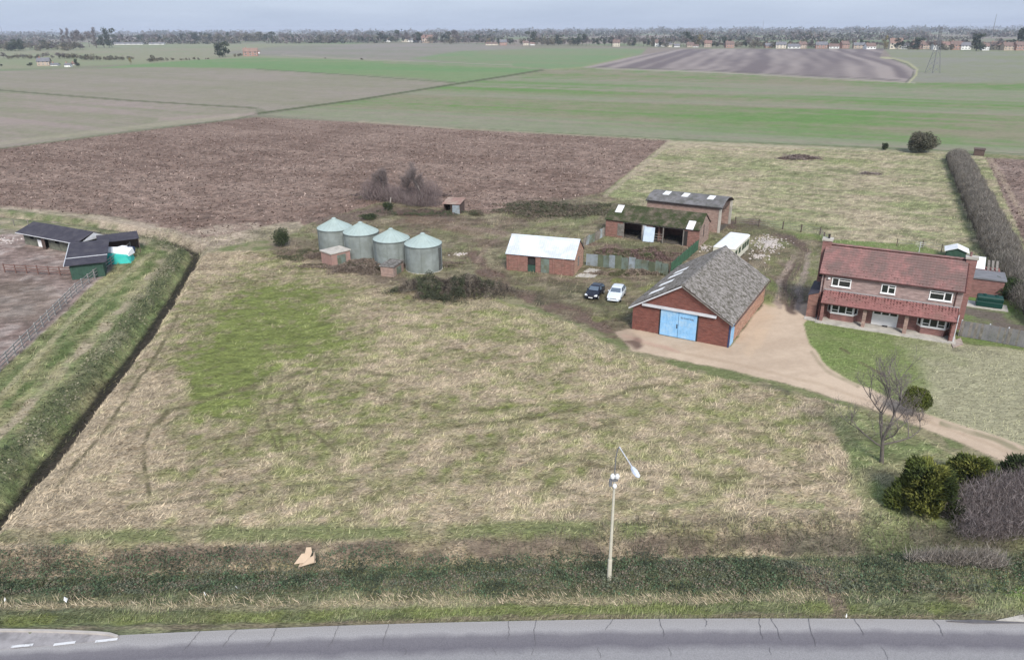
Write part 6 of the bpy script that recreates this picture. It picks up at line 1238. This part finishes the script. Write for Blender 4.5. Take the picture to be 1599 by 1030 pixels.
mound('weed_patch', 'brown weeds around the tree clump behind the silos', 625, 308, 9.0, 3.6, 1.6, 16000, [(.17, .13, .12), (.13, .10, .095), (.12, .12, .07)], 60, .2, cat='weed patch')
# ------------------------------------------------------------------ grass, leaves and clods too many to count
def field_blades(name, label, cat, n, box_, regs, L, W_, lean, cols, seed, rise=.4, mix=.6, lo=None, wind=.35, mt='blade', cond=None, bright=1.0, spread=.7):
    rs = np.random.RandomState(seed); names = [f[0] for f in FIELDS]; ids = [i for i, q in enumerate(names) if q in regs]
    x0, x1, y0, y1 = box_; x = rs.uniform(x0, x1, n); y = y0 + (y1 - y0) * rs.random_sample(n) ** 1.0
    k = np.abs(x / y) < 1.0; x, y = x[k], y[k]; z, c, rg = ground_at(x, y); k = np.isin(rg, ids)
    if cond is not None: k &= cond(x, y)
    if name == 'meadow_grass': k &= rs.random_sample(len(x)) < .08 + .92 * sst(.145, .19, c.mean(1))
    x, y, z, c = x[k], y[k], z[k], c[k]; n = len(x)
    a = wind + rs.normal(0, spread, n) + (fbm(x, y, 3.0, seed, 2) - .5) * 3.0; d = np.stack([np.cos(a), np.sin(a), np.full(n, rise) * rs.uniform(.2, 1.6, n)], 1); d /= np.linalg.norm(d, axis=1)[:, None]
    s = np.stack([-np.sin(a), np.cos(a), rs.uniform(-.3, .3, n)], 1); sc = (.55 + .9 * rs.random_sample(n))[:, None]
    P = np.stack([x, y, z - .02], 1); V = np.stack([P - s * W_ * sc, P + s * W_ * sc, P + d * L * sc], 1).reshape(-1, 3)
    cc = np.array(cols)[rs.randint(0, len(cols), n)]; cc = (c * bright * mix + cc * (1 - mix)) * rs.uniform(.42, 1.6, (n, 1))
    o = link(bpy.data.objects.new(name, np_mesh(name, V, np.arange(3 * n).reshape(-1, 3), M[mt], False, np.repeat(cc, 3, 0))))
    return tag(o, label, cat, kind='stuff')
STRAW = [(.46, .39, .27), (.40, .34, .22), (.20, .21, .09), (.52, .45, .33)]
GRN = [(.16, .22, .06), (.12, .17, .05), (.30, .28, .16)]
field_blades('meadow_grass', 'flattened straw and green grass of the big meadow', 'grass', 560000, (-62, 62, 34, 106), ('meadow', 'drive_side_grass'), .36, .032, .5, STRAW, 61, .35, .84)
field_blades('track_grass', 'grass of the lane and ditch bank on the left', 'grass', 60000, (-75, -18, 30, 118), ('grass_track', 'field_margin'), .4, .035, .5, [(.2, .22, .09), (.36, .32, .2), (.12, .15, .06)], 62, .6, .65)
field_blades('paddock_grass', 'tussocky pale grass of the rough paddock', 'grass', 90000, (8, 130, 92, 200), ('rough_paddock', 'back_garden'), .42, .045, .5, [(.40, .34, .24), (.22, .24, .11), (.45, .38, .28)], 63, .5, .75)
field_blades('yard_weeds', 'rough weeds and dead stalks of the farm yard', 'weeds', 60000, (-45, 55, 72, 145), ('rough_yard', 'countryside'), .42, .035, .5, [(.22, .18, .13), (.14, .15, .07), (.30, .25, .18)], 64, .8, .7)
field_blades('lawn_grass', 'short grass of the front lawn', 'grass', 40000, (25, 75, 45, 82), ('front_lawn',), .2, .03, .5, [(.17, .2, .07), (.3, .28, .17)], 65, .7, .75)
field_blades('plough_clods', 'turned clods and stubble bits of the ploughed field', 'clods', 170000, (-190, 190, 95, 330), ('ploughed_field',), .42, .12, .2, [(.25, .19, .165), (.12, .08, .07), (.33, .26, .225), (.08, .05, .042), (.10, .065, .055)], 66, .5, .3, spread=2.0, cond=lambda x, y: nrs.random_sample(len(x)) < sst(330, 180, y))
field_blades('verge_grass', 'short green and straw grass along the road edge', 'grass', 90000, (-48, 48, 31.3, 37.5), ('road_verge',), .24, .022, .5, [(.17, .21, .07), (.3, .27, .17), (.12, .14, .06)], 67, .7, .65)
rs = np.random.RandomState(70)
def verge_cover():
    n = 210000; x = rs.uniform(-52, 52, n); y = rs.uniform(33.0, 42.5, n); z, c, rg = ground_at(x, y); px, py = PXV(x, y)
    j = (fbm(x, y, 2.0, 5, 3) - .5) * 26; den = sst(936, 922, py + j) * sst(852, 862, py + j); den = den * np.where(px > 1240, .35 + .65 * sst(.5, .6, fbm(x, y, 1.8, 7, 3)), 1)
    k = rs.random_sample(n) < den; x, y, z, px, py = x[k], y[k], z[k], px[k], py[k]; n = len(x)
    h = .10 + .55 * fbm(x, y, .9, 9, 3) * rs.random_sample(n); P = np.stack([x, y, z + h], 1)
    t = fbm(x, y, 1.4, 15, 4); pal = np.array([(.055, .068, .045), (.08, .10, .058), (.085, .135, .075), (.125, .13, .08), (.185, .15, .115), (.11, .125, .085)])
    ki = np.clip(((t - .5) * 2.6 + .5 + rs.normal(0, .12, n)) * 6, 0, 5).astype(int); c0 = pal[ki] * rs.uniform(.7, 1.3, (n, 1))
    V, F, c = tri_cloud(P, .115, c0, rs, .2, 1.1); o = link(bpy.data.objects.new('brambles', np_mesh('brambles', V, F, M['leaf'], False, c))); tag(o, 'low dark bramble and ivy cover along the ditch by the road', 'brambles', kind='stuff')
    # brown dead stems standing on the meadow side of the ditch
    n = 60000; x = rs.uniform(-50, 50, n); y = rs.uniform(36, 48, n); z, c, rg = ground_at(x, y); px, py = PXV(x, y); top = np.interp(px, [0, 500, 780, 1000, 1340, 1600], [850, 848, 838, 812, 806, 830]); bot = np.interp(px, [0, 1600], [872, 842])
    j = (fbm(x, y, 1.6, 25, 3) - .5) * 22; k = rs.random_sample(n) < sst(top - 5, top + 6, py + j) * sst(bot + 8, bot - 2, py) * (.25 + .75 * sst(700, 1000, px)); x, y, z = x[k], y[k], z[k]; n = len(x)
    d = rs.normal(size=(n, 3)) * .5; d[:, 2] = 1; d /= np.linalg.norm(d, axis=1)[:, None]; s = np.cross(d, rs.normal(size=(n, 3))); s /= np.linalg.norm(s, axis=1)[:, None]; P = np.stack([x, y, z], 1); hh = (.25 + .5 * fbm(x, y, 1.1, 27, 2))[:, None] * rs.uniform(.5, 1.3, (n, 1))
    V = np.stack([P - s * .016, P + s * .016, P + d * hh], 1).reshape(-1, 3); cc = np.array([(.16, .13, .10), (.11, .11, .07), (.21, .17, .135), (.09, .10, .055)])[rs.randint(0, 4, n)] * rs.uniform(.6, 1.4, (n, 1))
    o = link(bpy.data.objects.new('dead_stems', np_mesh('dead_stems', V, np.arange(3 * n).reshape(-1, 3), M['blade'], False, np.repeat(cc, 3, 0)))); tag(o, 'brown scrub of dead stems between meadow and road ditch', 'scrub', kind='stuff')
    # straw tussocks in a band above the road
    n = 26000; x = rs.uniform(-50, 50, n); y = rs.uniform(32.5, 36.5, n); z, c, rg = ground_at(x, y); px, py = PXV(x, y); j = (fbm(x, y, 1.3, 35, 3) - .5) * 30; cy = np.interp(px, [0, 700, 1130, 1600], [946, 940, 934, 925])
    k = rs.random_sample(n) < sst(13, 3, np.abs(py + j - cy)) * sst(1420, 1240, px); x, y, z = x[k], y[k], z[k]; n = len(x); a = rs.normal(2.6, .7, n); d = np.stack([np.cos(a), np.sin(a), rs.uniform(.2, 1.2, n)], 1); d /= np.linalg.norm(d, axis=1)[:, None]; s = np.cross(d, rs.normal(size=(n, 3))); s /= np.linalg.norm(s, axis=1)[:, None]
    P = np.stack([x, y, z], 1); V = np.stack([P - s * .02, P + s * .02, P + d * rs.uniform(.2, .55, (n, 1))], 1).reshape(-1, 3); cc = np.array([(.50, .42, .30), (.40, .33, .23), (.28, .24, .15)])[rs.randint(0, 3, n)] * rs.uniform(.7, 1.3, (n, 1))
    o = link(bpy.data.objects.new('straw_tussocks', np_mesh('straw_tussocks', V, np.arange(3 * n).reshape(-1, 3), M['blade'], False, np.repeat(cc, 3, 0)))); tag(o, 'band of bleached straw tussocks between brambles and road', 'grass', kind='stuff')
verge_cover()
# leafy growth on the left ditch bank
def bank():
    n = 120000; rs = np.random.RandomState(81); L = np.array(DITCH_W[:11]); x = rs.uniform(-62, -16, n); y = rs.uniform(26, 118, n); z, c, rg = ground_at(x, y); d = wdist(x, y, DITCH_W); side = np.isin(rg, [i for i, f in enumerate(FIELDS) if f[0] == 'grass_track'])
    k = side & (rs.random_sample(n) < sst(.7, 1.3, d) * sst(3.8, 2.4, d + (fbm(x, y, 2, 3, 2) - .5) * 2)); x, y, z = x[k], y[k], z[k]; n = len(x); P = np.stack([x, y, z + .08 + 1.0 * rs.random_sample(n) * np.clip(fbm(x, y, 1.3, 4, 3) - .3, 0, 1) * 2], 1)
    t = fbm(x, y, 1.6, 18, 3); pal = np.array([(.05, .062, .034), (.095, .11, .055), (.155, .155, .09), (.26, .235, .165)]); c0 = pal[np.clip(((t - .5) * 2.6 + .5 + rs.normal(0, .2, n)) * 4, 0, 3).astype(int)] * rs.uniform(.6, 1.4, (n, 1))
    V, F, c = tri_cloud(P, .17, c0, rs, .2, 1.2); o = link(bpy.data.objects.new('bank_growth', np_mesh('bank_growth', V, F, M['leaf'], False, c))); tag(o, 'green leafy growth on the bank of the left ditch', 'bank plants', kind='stuff')
bank()
# ------------------------------------------------------------------ far trees, farms and the village
def proto(kind, seed):
    rs = np.random.RandomState(seed); t = bpy.data.objects.new('far_tree', None)
    if kind == 'bare': b = [(rs.normal(0, .18), rs.normal(0, .18), rs.uniform(.45, .82), rs.uniform(.12, .22), rs.uniform(.12, .22), rs.uniform(.10, .18)) for _ in range(9)]; cols, n, sz, lg = [(.14, .12, .12), (.105, .09, .09), (.17, .15, .145)], 420, .085, 2.2
    elif kind == 'dark': b = [(rs.normal(0, .16), rs.normal(0, .16), rs.uniform(.22, .85), rs.uniform(.13, .22), rs.uniform(.13, .22), rs.uniform(.10, .18)) for _ in range(12)]; cols, n, sz, lg = [(.035, .05, .035), (.05, .065, .042)], 520, .10, 1.1
    elif kind == 'poplar': b = [(rs.normal(0, .03), rs.normal(0, .03), .15 + .08 * i, .07, .07, .08) for i in range(10)]; cols, n, sz, lg = [(.16, .135, .13), (.12, .10, .10)], 420, .055, 2.2
    elif kind == 'gold': b = [(rs.normal(0, .1), rs.normal(0, .1), rs.uniform(.2, .85), .16, .16, .16) for i in range(10)]; cols, n, sz, lg = [(.24, .21, .10), (.18, .15, .08)], 420, .09, 1.2
    else: b = [(rs.normal(0, .35), rs.normal(0, .2), rs.uniform(.25, .7), rs.uniform(.2, .4), rs.uniform(.2, .3), rs.uniform(.2, .35)) for _ in range(9)]; cols, n, sz, lg = [(.12, .115, .08), (.09, .09, .065), (.16, .145, .11)], 420, .13, 1.3
    P, k = blob_points(b, n, rs, .4); base = np.array(cols)[rs.randint(0, len(cols), len(b))][k] * rs.uniform(.75, 1.25, (n, 1)); V, F, c = tri_cloud(P, sz, base, rs, 0, lg)
    cm = np_mesh('crown', V, F, M['leaf'], False, c)
    m = MB(); m.tube((0, 0, -.02), (0, 0, .6), .022, .012, 5); tm = m.mesh('trunk', M['bark'])
    return cm, tm
PR = {k: [proto(k, s) for s in (1, 2, 3)] for k in ('bare', 'dark', 'poplar', 'gold', 'bush')}
KL = {'bare': 'bare winter tree', 'dark': 'dark evergreen tree', 'poplar': 'slim bare poplar', 'gold': 'golden brown tree', 'bush': 'low rounded bush'}
def ftree(kind, px, yb, yt, label, group=None, w=1.0, nm=None):
    x, y = G(px, yb); h = hgt(px, yb, yt); t = bpy.data.objects.new(nm or {'bare': 'bare_tree', 'dark': 'evergreen_tree', 'poplar': 'poplar_tree', 'gold': 'golden_tree', 'bush': 'bush'}[kind], None)
    link(t, None, (x, y, 0), (0, 0, rnd.uniform(0, 6.28))); t.scale = (h * w, h * w, h); tag(t, label, 'bush' if kind == 'bush' else 'tree', group)
    cm, tm = rnd.choice(PR[kind]); link(bpy.data.objects.new('crown', cm), t); link(bpy.data.objects.new('trunk', tm), t)
for (k, px, yb, yt, w, lab) in (
 ('dark', 343, 90, 66, 1.0, 'large dark evergreen, left half of the pair beside the red-roofed farm'), ('dark', 352, 89, 65, .9, 'dark evergreen, right half of the pair beside the red-roofed farm'), ('bush', 372, 89, 82, 1.3, 'reddish brown bush between the evergreens and the red-roofed farm'),
 ('poplar', 101, 74, 46, 1.0, 'leftmost slim poplar of the skyline row at the left'), ('poplar', 109, 74, 45, 1.0, 'second slim poplar from the left in the skyline row'), ('bare', 127, 74, 47, .8, 'bare tree left of the middle of the skyline poplar row'), ('bare', 140, 74, 46, .8, 'bare tree at the middle of the skyline poplar row'), ('poplar', 151, 75, 44, 1.2, 'tall slim tree just left of the dark pair in the poplar row'),
 ('dark', 163, 75, 52, 1.0, 'dark evergreen left of the tallest tree in the poplar row'), ('dark', 171, 75, 44, .7, 'tallest dark tree at the right end of the poplar row'), ('bare', 118, 74, 49, .8, 'bare tree right of the two leftmost poplars'),
 ('dark', 120, 104, 92, 1.0, 'dark bush at the right end of the white farmstead'), ('dark', 48, 104, 96, 1.2, 'dark round bush left of the white farmstead'), ('dark', 2, 104, 99, 1.2, 'dark bush on the left edge of the photo by the farm hedge'), ('dark', 306, 67, 50, 1.0, 'blue-green evergreen above the bright green field on the skyline'), ('bare', 225, 66, 53, 1.0, 'bare tree above the row of white greenhouses'),
 ('dark', 620, 66, 48, 1.0, 'dark evergreen behind the white houses left of the middle'), ('bare', 636, 66, 50, 1.0, 'bare tree behind the white houses left of the middle'), ('bare', 713, 68, 47, 1.2, 'broad bare tree standing alone above the hedge left of centre'), ('dark', 745, 69, 55, .9, 'dark tree beside the yellowish bush near the centre'), ('gold', 762, 70, 58, 1.2, 'yellowish bush near the low pale barn at the centre'),
 ('dark', 797, 70, 58, 1.0, 'dark tree right of the low pale barn at the centre'), ('dark', 831, 70, 49, 1.0, 'dark green conifer at the centre skyline'), ('dark', 872, 71, 54, 1.1, 'dark tree left of the tallest central evergreen'), ('dark', 909, 71, 49, 1.0, 'tallest central evergreen above the green field'), ('dark', 892, 71, 56, 1.0, 'short evergreen between two central evergreens'),
 ('dark', 955, 72, 56, 1.0, 'dark tree left of the cream houses'), ('dark', 990, 73, 59, .8, 'narrow dark tree among the gardens left of the ridged field'), ('dark', 1072, 72, 50, 1.1, 'broad evergreen left of the golden bush at the village edge'), ('gold', 1091, 73, 54, 1.1, 'golden bush at the village edge'), ('dark', 1118, 74, 64, 1.6, 'low wide dark bush at the field end of the village'),
 ('bush', 1178, 76, 62, 1.3, 'wide purple-brown bush beyond the brown ridged field'), ('gold', 1381, 78, 56, .7, 'tall golden brown tree at the top of the curved field edge'), ('bare', 1266, 76, 62, .9, 'bare tree in the village row left of the golden tree'), ('dark', 1524, 80, 52, 1.2, 'large dark tree among the village houses near the right edge'), ('dark', 1592, 78, 44, .9, 'tall dark tree at the far right skyline'),
 ('bush', 1425, 78, 73, 2.4, 'dark clipped hedge in front of the village left of the pylon'), ('bush', 1476, 79, 73, 1.6, 'dark round bush right of the pylon foot'), ('bush', 565, 93.5, 90.5, 1.6, 'tiny dark bush standing alone in the far field'), ('bush', 508, 92, 89.5, 1.2, 'tiny bush left of the lone dark one in the far field'), ('gold', 204, 101, 86, .5, 'thin pale tree beside the bright green field'), ('bush', 238, 97, 85, .9, 'bush at the left end of the thin hedge by the bright green field')):
    ftree(k, px, yb, yt, lab, None, w)
def belt(x0, x1, yb, yt, n, kinds, label, group, jy=1.0, w=1.0):
    for i in range(n):
        px = x0 + (x1 - x0) * (i + rnd.uniform(.1, .9)) / n; k = rnd.choice(kinds); q = (px - x0) / (x1 - x0); b = (yb[0] * (1 - q) + yb[1] * q) + rnd.uniform(-.5, .5) * jy; t_ = (yt[0] * (1 - q) + yt[1] * q); top = b - (b - t_) * rnd.uniform(.62, 1.12)
        sz_ = (b - top) / (b - t_); ftree(k, px, b, top, '%s %s, %s third, %s' % ('short' if sz_ < .78 else ('tall' if sz_ > .97 else 'middle-height'), KL[k], ('left', 'middle', 'right')[min(2, int(q * 3))], label), '%ss %s' % (KL[k].replace('bush', 'bushe') if k == 'bush' else KL[k], label), w * rnd.uniform(.8, 1.25))
belt(0, 128, (92, 92), (81, 82), 16, ['bush', 'bush', 'bare'], 'in the hedge line behind the white farmstead', '', w=1.2)
belt(132, 205, (94, 94), (84, 86), 9, ['bush'], 'in the hedge left of the bright green field', '', w=1.2)
belt(232, 330, (96, 93), (89, 89), 9, ['bush'], 'in the thin hedge by the bright green field', '', w=1.2)
belt(0, 132, (79, 78), (62, 64), 24, ['bare', 'bush', 'dark', 'bare'], 'in the wood below the left skyline', '', 2.5, 1.1)
belt(175, 430, (67, 65), (54, 51), 34, ['bare', 'bare', 'dark', 'bush'], 'on the left skyline behind the greenhouses', '', 1.5, 1.1)
belt(430, 700, (66, 67), (53, 52), 34, ['bare', 'bare', 'dark', 'bush'], 'on the skyline left of the centre', '', 1.5, 1.1)
belt(700, 1000, (69, 72), (58, 57), 44, ['bare', 'bare', 'dark', 'bush', 'bare'], 'along the lane above the central green field', '', 1.5, 1.0)
belt(1000, 1400, (73, 76), (58, 60), 50, ['bare', 'bare', 'dark', 'bush'], 'among the village houses behind the ridged field', '', 1.5, 1.0)
belt(1400, 1599, (77, 78), (60, 60), 30, ['bare', 'bare', 'dark', 'bush'], 'among the village houses right of the golden tree', '', 1.5, 1.0)
# woodland and hedge belts towards the horizon that read as one mass
def woodland():
    rs = np.random.RandomState(90); V = []; C = []; 
    for (yb, hpx, dens) in ((66, 9, .75), (62, 8, .8), (58.5, 7, .8), (55.5, 6, .85), (53, 5, .9), (51.2, 3.6, 1.0), (50, 2.6, 1.0)):
        px = np.arange(-900, 2500, 2.2); n = len(px); keep = vn(px / 55 + yb * 3.1, px * 0 + yb, 5) < dens * .8; px = px[keep] + rs.uniform(-1, 1, keep.sum())
        for p in px:
            o = -.0055 * (p - 797) ; x, y = G(p, yb + o + rs.uniform(-.4, .4)); hh = hpx * (.4 + .8 * vn(np.array([p / 9.0]), np.array([yb]), 8)[0]) * CAM_H / (yb - 47.85); k = 10
            c = np.array([x, y, hh * .45]); pts = c + rs.normal(size=(k, 3)) * [hh * .45, hh * .45, hh * .25]; V.append(pts); C.append(np.array([(.115, .10, .095), (.09, .09, .07), (.06, .07, .055), (.135, .115, .105)])[rs.randint(0, 4)] * rs.uniform(.8, 1.2)); 
            sz.append(hh * .5)
    P = np.concatenate(V); c = np.repeat(np.array(C), 10, 0); s = np.repeat(np.array(sz), 10); V_, F, cc = tri_cloud(P, s, c, rs, 0, 1.0); V_[:, 2] = np.maximum(V_[:, 2], 0)
    o = link(bpy.data.objects.new('far_woodland', np_mesh('far_woodland', V_, F, M['leaf'], False, cc))); tag(o, 'hazy belts of far woods and hedges along the horizon', 'woodland', kind='stuff')
sz = []
woodland()
# houses
WALLC = {'cream': (.58, .52, .42), 'white': (.72, .72, .70), 'brick': (.33, .19, .15), 'buff': (.42, .33, .26)}
ROOFC = {'red': (.21, .135, .115), 'brown': (.17, .12, .105), 'grey': (.16, .16, .175), 'orange': (.25, .17, .14)}
for k, c in WALLC.items(): M['fw_' + k] = plain('far_wall_' + k, c, .9, .1, .3)
for k, c in ROOFC.items(): M['fr_' + k] = plain('far_roof_' + k, c, .9, .15, .3)
def far_house(px, yb, wpx, yt, wc, rc, lab, az=None, name='house', cat='house', nwin=3, storeys=2):
    x, y = G(px, yb); h = hgt(px, yb, yt); w = wpx * math.hypot(y, CAM_H) / FOC; d = min(w, 8.5); a = rnd.uniform(-.35, .35) if az is None else az
    t = thing(name, (x - w / 2, y, 0), a, lab, cat); e = h * (.55 if storeys == 2 else .45)
    m = MB(); m.hexa([(0, 0, 0), (0, d, 0), (0, d, e), (0, d / 2, h * .97), (0, 0, e)], [(w, 0, 0), (w, d, 0), (w, d, e), (w, d / 2, h * .97), (w, 0, e)]); m.build('wall', M['fw_' + wc], t)
    o_ = d * .06
    m = MB(); m.slab([(-o_, -o_, e - .1), (w + o_, -o_, e - .1), (w + o_, d / 2, h + .05), (-o_, d / 2, h + .05)], .25); m.build('roof', M['fr_' + rc], t); rf = t.children[-1]
    m = MB(); m.slab([(w + o_, d + o_, e - .1), (-o_, d + o_, e - .1), (-o_, d / 2, h + .05), (w + o_, d / 2, h + .05)], .25); m.build('roof', M['fr_' + rc], t)
    m = MB(); m.box(w * .15, w * .15 + .9, d / 2 - .4, d / 2 + .4, h * .85, h + 1.2); m.build('chimney', M['fw_brick'], rf)
    for s in range(storeys):
        for i in range(nwin):
            xx = w * (i + .5) / nwin; z = e * (.22 + .5 * s) if storeys == 2 else e * .35; m = MB(); m.box(xx - w * .09, xx + w * .09, -.08, -.002, z, z + e * (.26 if storeys == 2 else .42)); f = m.build('window', M['white'], t)
            m = MB(); m.box(xx - w * .075, xx + w * .075, -.12, -.082, z + .15, z + e * (.26 if storeys == 2 else .42) - .15); m.build('pane', M['glass'], f)
far_house(67, 103, 16, 91, 'buff', 'grey', 'grey-roofed farmhouse of the farmstead near the left edge', .3)
far_house(84, 103, 10, 99, 'white', 'grey', 'small pale outbuilding between the grey-roofed farmhouse and the white cottage', .1, storeys=1)
far_house(105, 105, 8, 99, 'white', 'grey', 'tiny bright white cottage at the right end of the left farmstead', .1, nwin=2)
far_house(114, 102, 9, 98, 'white', 'brown', 'pale shed right behind the tiny white cottage', -.1, storeys=1)
far_house(391, 88, 20, 76, 'brick', 'orange', 'red-roofed farm building right of the dark evergreen pair', .2)
far_house(402, 84, 6, 79, 'white', 'orange', 'small white gable beside the red-roofed farm', .2, nwin=1)
for i, (px, w) in enumerate(((184, 14), (200, 16), (216, 12), (244, 22))): far_house(px, 70, w, 67, 'white', 'grey', ('leftmost', 'second', 'third', 'rightmost and longest')[i] + ' long white greenhouse below the left skyline', .05, 'greenhouse', 'greenhouse', 2, 1)
def L_(px, yb, w, yt, wc, rc, lab, **k): far_house(px, yb, w, yt, wc, rc, lab, **k)
for args in ((444, 62, 8, 59, 'white', 'brown', 'leftmost small pale house on the skyline left of centre'), (464, 63, 12, 59.5, 'white', 'grey', 'second small pale house on the skyline left of centre'), (606, 66, 9, 60, 'white', 'brown', 'pale house under the dark evergreen, leftmost of its cluster'), (633, 66, 10, 58, 'cream', 'brown', 'cream house in the cluster left of the broad bare tree'),
             (640, 66, 8, 61, 'white', 'grey', 'white gabled house right of the cream one in the left cluster'), (654, 67, 14, 61, 'white', 'brown', 'long white house in the middle of the left cluster'), (667, 67, 16, 56, 'buff', 'red', 'pinkish house with red roof at the right of the left cluster'), (768, 71, 18, 67, 'cream', 'brown', 'long low pale barn at the centre skyline'),
             (786, 71, 10, 63, 'brick', 'grey', 'house right of the long low pale barn'), (822, 71, 9, 65, 'cream', 'brown', 'cream house under the central green conifer'), (832, 71, 7, 67, 'white', 'red', 'small white house right under the central green conifer'), (962, 73, 10, 63, 'cream', 'brown', 'cream house left of the narrow dark garden tree')):
    far_house(*args)
vh = [(1030, 73, 14, 63, 'white', 'brown', 2), (1044, 74, 9, 66, 'cream', 'grey', 1), (1057, 74, 8, 69, 'white', 'grey', 1), (1078, 74, 10, 67, 'buff', 'brown', 1), (1086, 74, 8, 70, 'white', 'brown', 1), (1105, 74, 10, 64, 'buff', 'red', 2), (1140, 75, 12, 65, 'brick', 'brown', 2),
      (1202, 75, 12, 68, 'brick', 'grey', 1), (1219, 76, 14, 66, 'cream', 'grey', 2), (1239, 76, 17, 69, 'white', 'grey', 1), (1255, 76, 12, 66, 'buff', 'brown', 2), (1282, 76, 16, 66, 'brick', 'grey', 2), (1302, 76, 14, 69, 'white', 'brown', 1), (1322, 76, 13, 65, 'brick', 'brown', 2), (1341, 76, 15, 67, 'buff', 'grey', 2),
      (1361, 77, 15, 68, 'white', 'brown', 1), (1398, 77, 17, 61, 'cream', 'orange', 2), (1412, 77, 10, 67, 'white', 'grey', 2), (1432, 77, 15, 64, 'brick', 'brown', 2), (1447, 77, 12, 66, 'buff', 'brown', 2), (1463, 78, 11, 65, 'white', 'brown', 2), (1476, 78, 12, 66, 'cream', 'red', 2), (1492, 78, 14, 65, 'brick', 'brown', 2), (1508, 78, 14, 67, 'white', 'grey', 2),
      (1538, 79, 9, 68, 'white', 'brown', 2), (1556, 78, 15, 66, 'cream', 'buff', 2), (1576, 79, 16, 67, 'buff', 'brown', 2), (1594, 79, 14, 66, 'brick', 'brown', 2)]
ORD = ['first', 'second', 'third', 'fourth', 'fifth', 'sixth', 'seventh', 'eighth', 'ninth', 'tenth', 'eleventh', 'twelfth']
cnt = {}
for (px, yb, w, yt, wc, rc, s) in vh:
    rc = 'orange' if rc == 'buff' else rc
    zone = 'left of the purple-brown bush' if px < 1178 else ('between the purple-brown bush and the golden tree' if px < 1381 else 'right of the golden tree'); k = (wc, rc, zone); cnt[k] = cnt.get(k, 0) + 1; 
    tot = sum(1 for v in vh if (v[4], 'orange' if v[5] == 'buff' else v[5]) == (wc, rc) and ('left of the purple-brown bush' if v[0] < 1178 else ('between the purple-brown bush and the golden tree' if v[0] < 1381 else 'right of the golden tree')) == zone)
    lead = '' if tot == 1 else ORD[cnt[k] - 1] + ' '
    far_house(px, yb, w, yt, wc, rc, '%s%s village house with %s roof %s' % (lead, wc + ('-walled' if wc != 'brick' else ''), rc, zone), storeys=s)
# ------------------------------------------------------------------ the hazy air
m = MB(); m.box(-14000, 14000, -60, 15000, -6.0, 78); 
hz = bpy.data.materials.new('air'); hz.use_nodes = True; hn = hz.node_tree; hn.nodes.clear(); ou = hn.nodes.new('ShaderNodeOutputMaterial'); pv = hn.nodes.new('ShaderNodeVolumePrincipled')
pv.inputs['Color'].default_value = (.80, .87, 1.0, 1); pv.inputs['Density'].default_value = .00010; pv.inputs['Anisotropy'].default_value = 0.0; hn.links.new(pv.outputs[0], ou.inputs['Volume'])
tag(m.build('haze', hz), 'thin bluish winter haze over the fields', 'haze', kind='stuff')
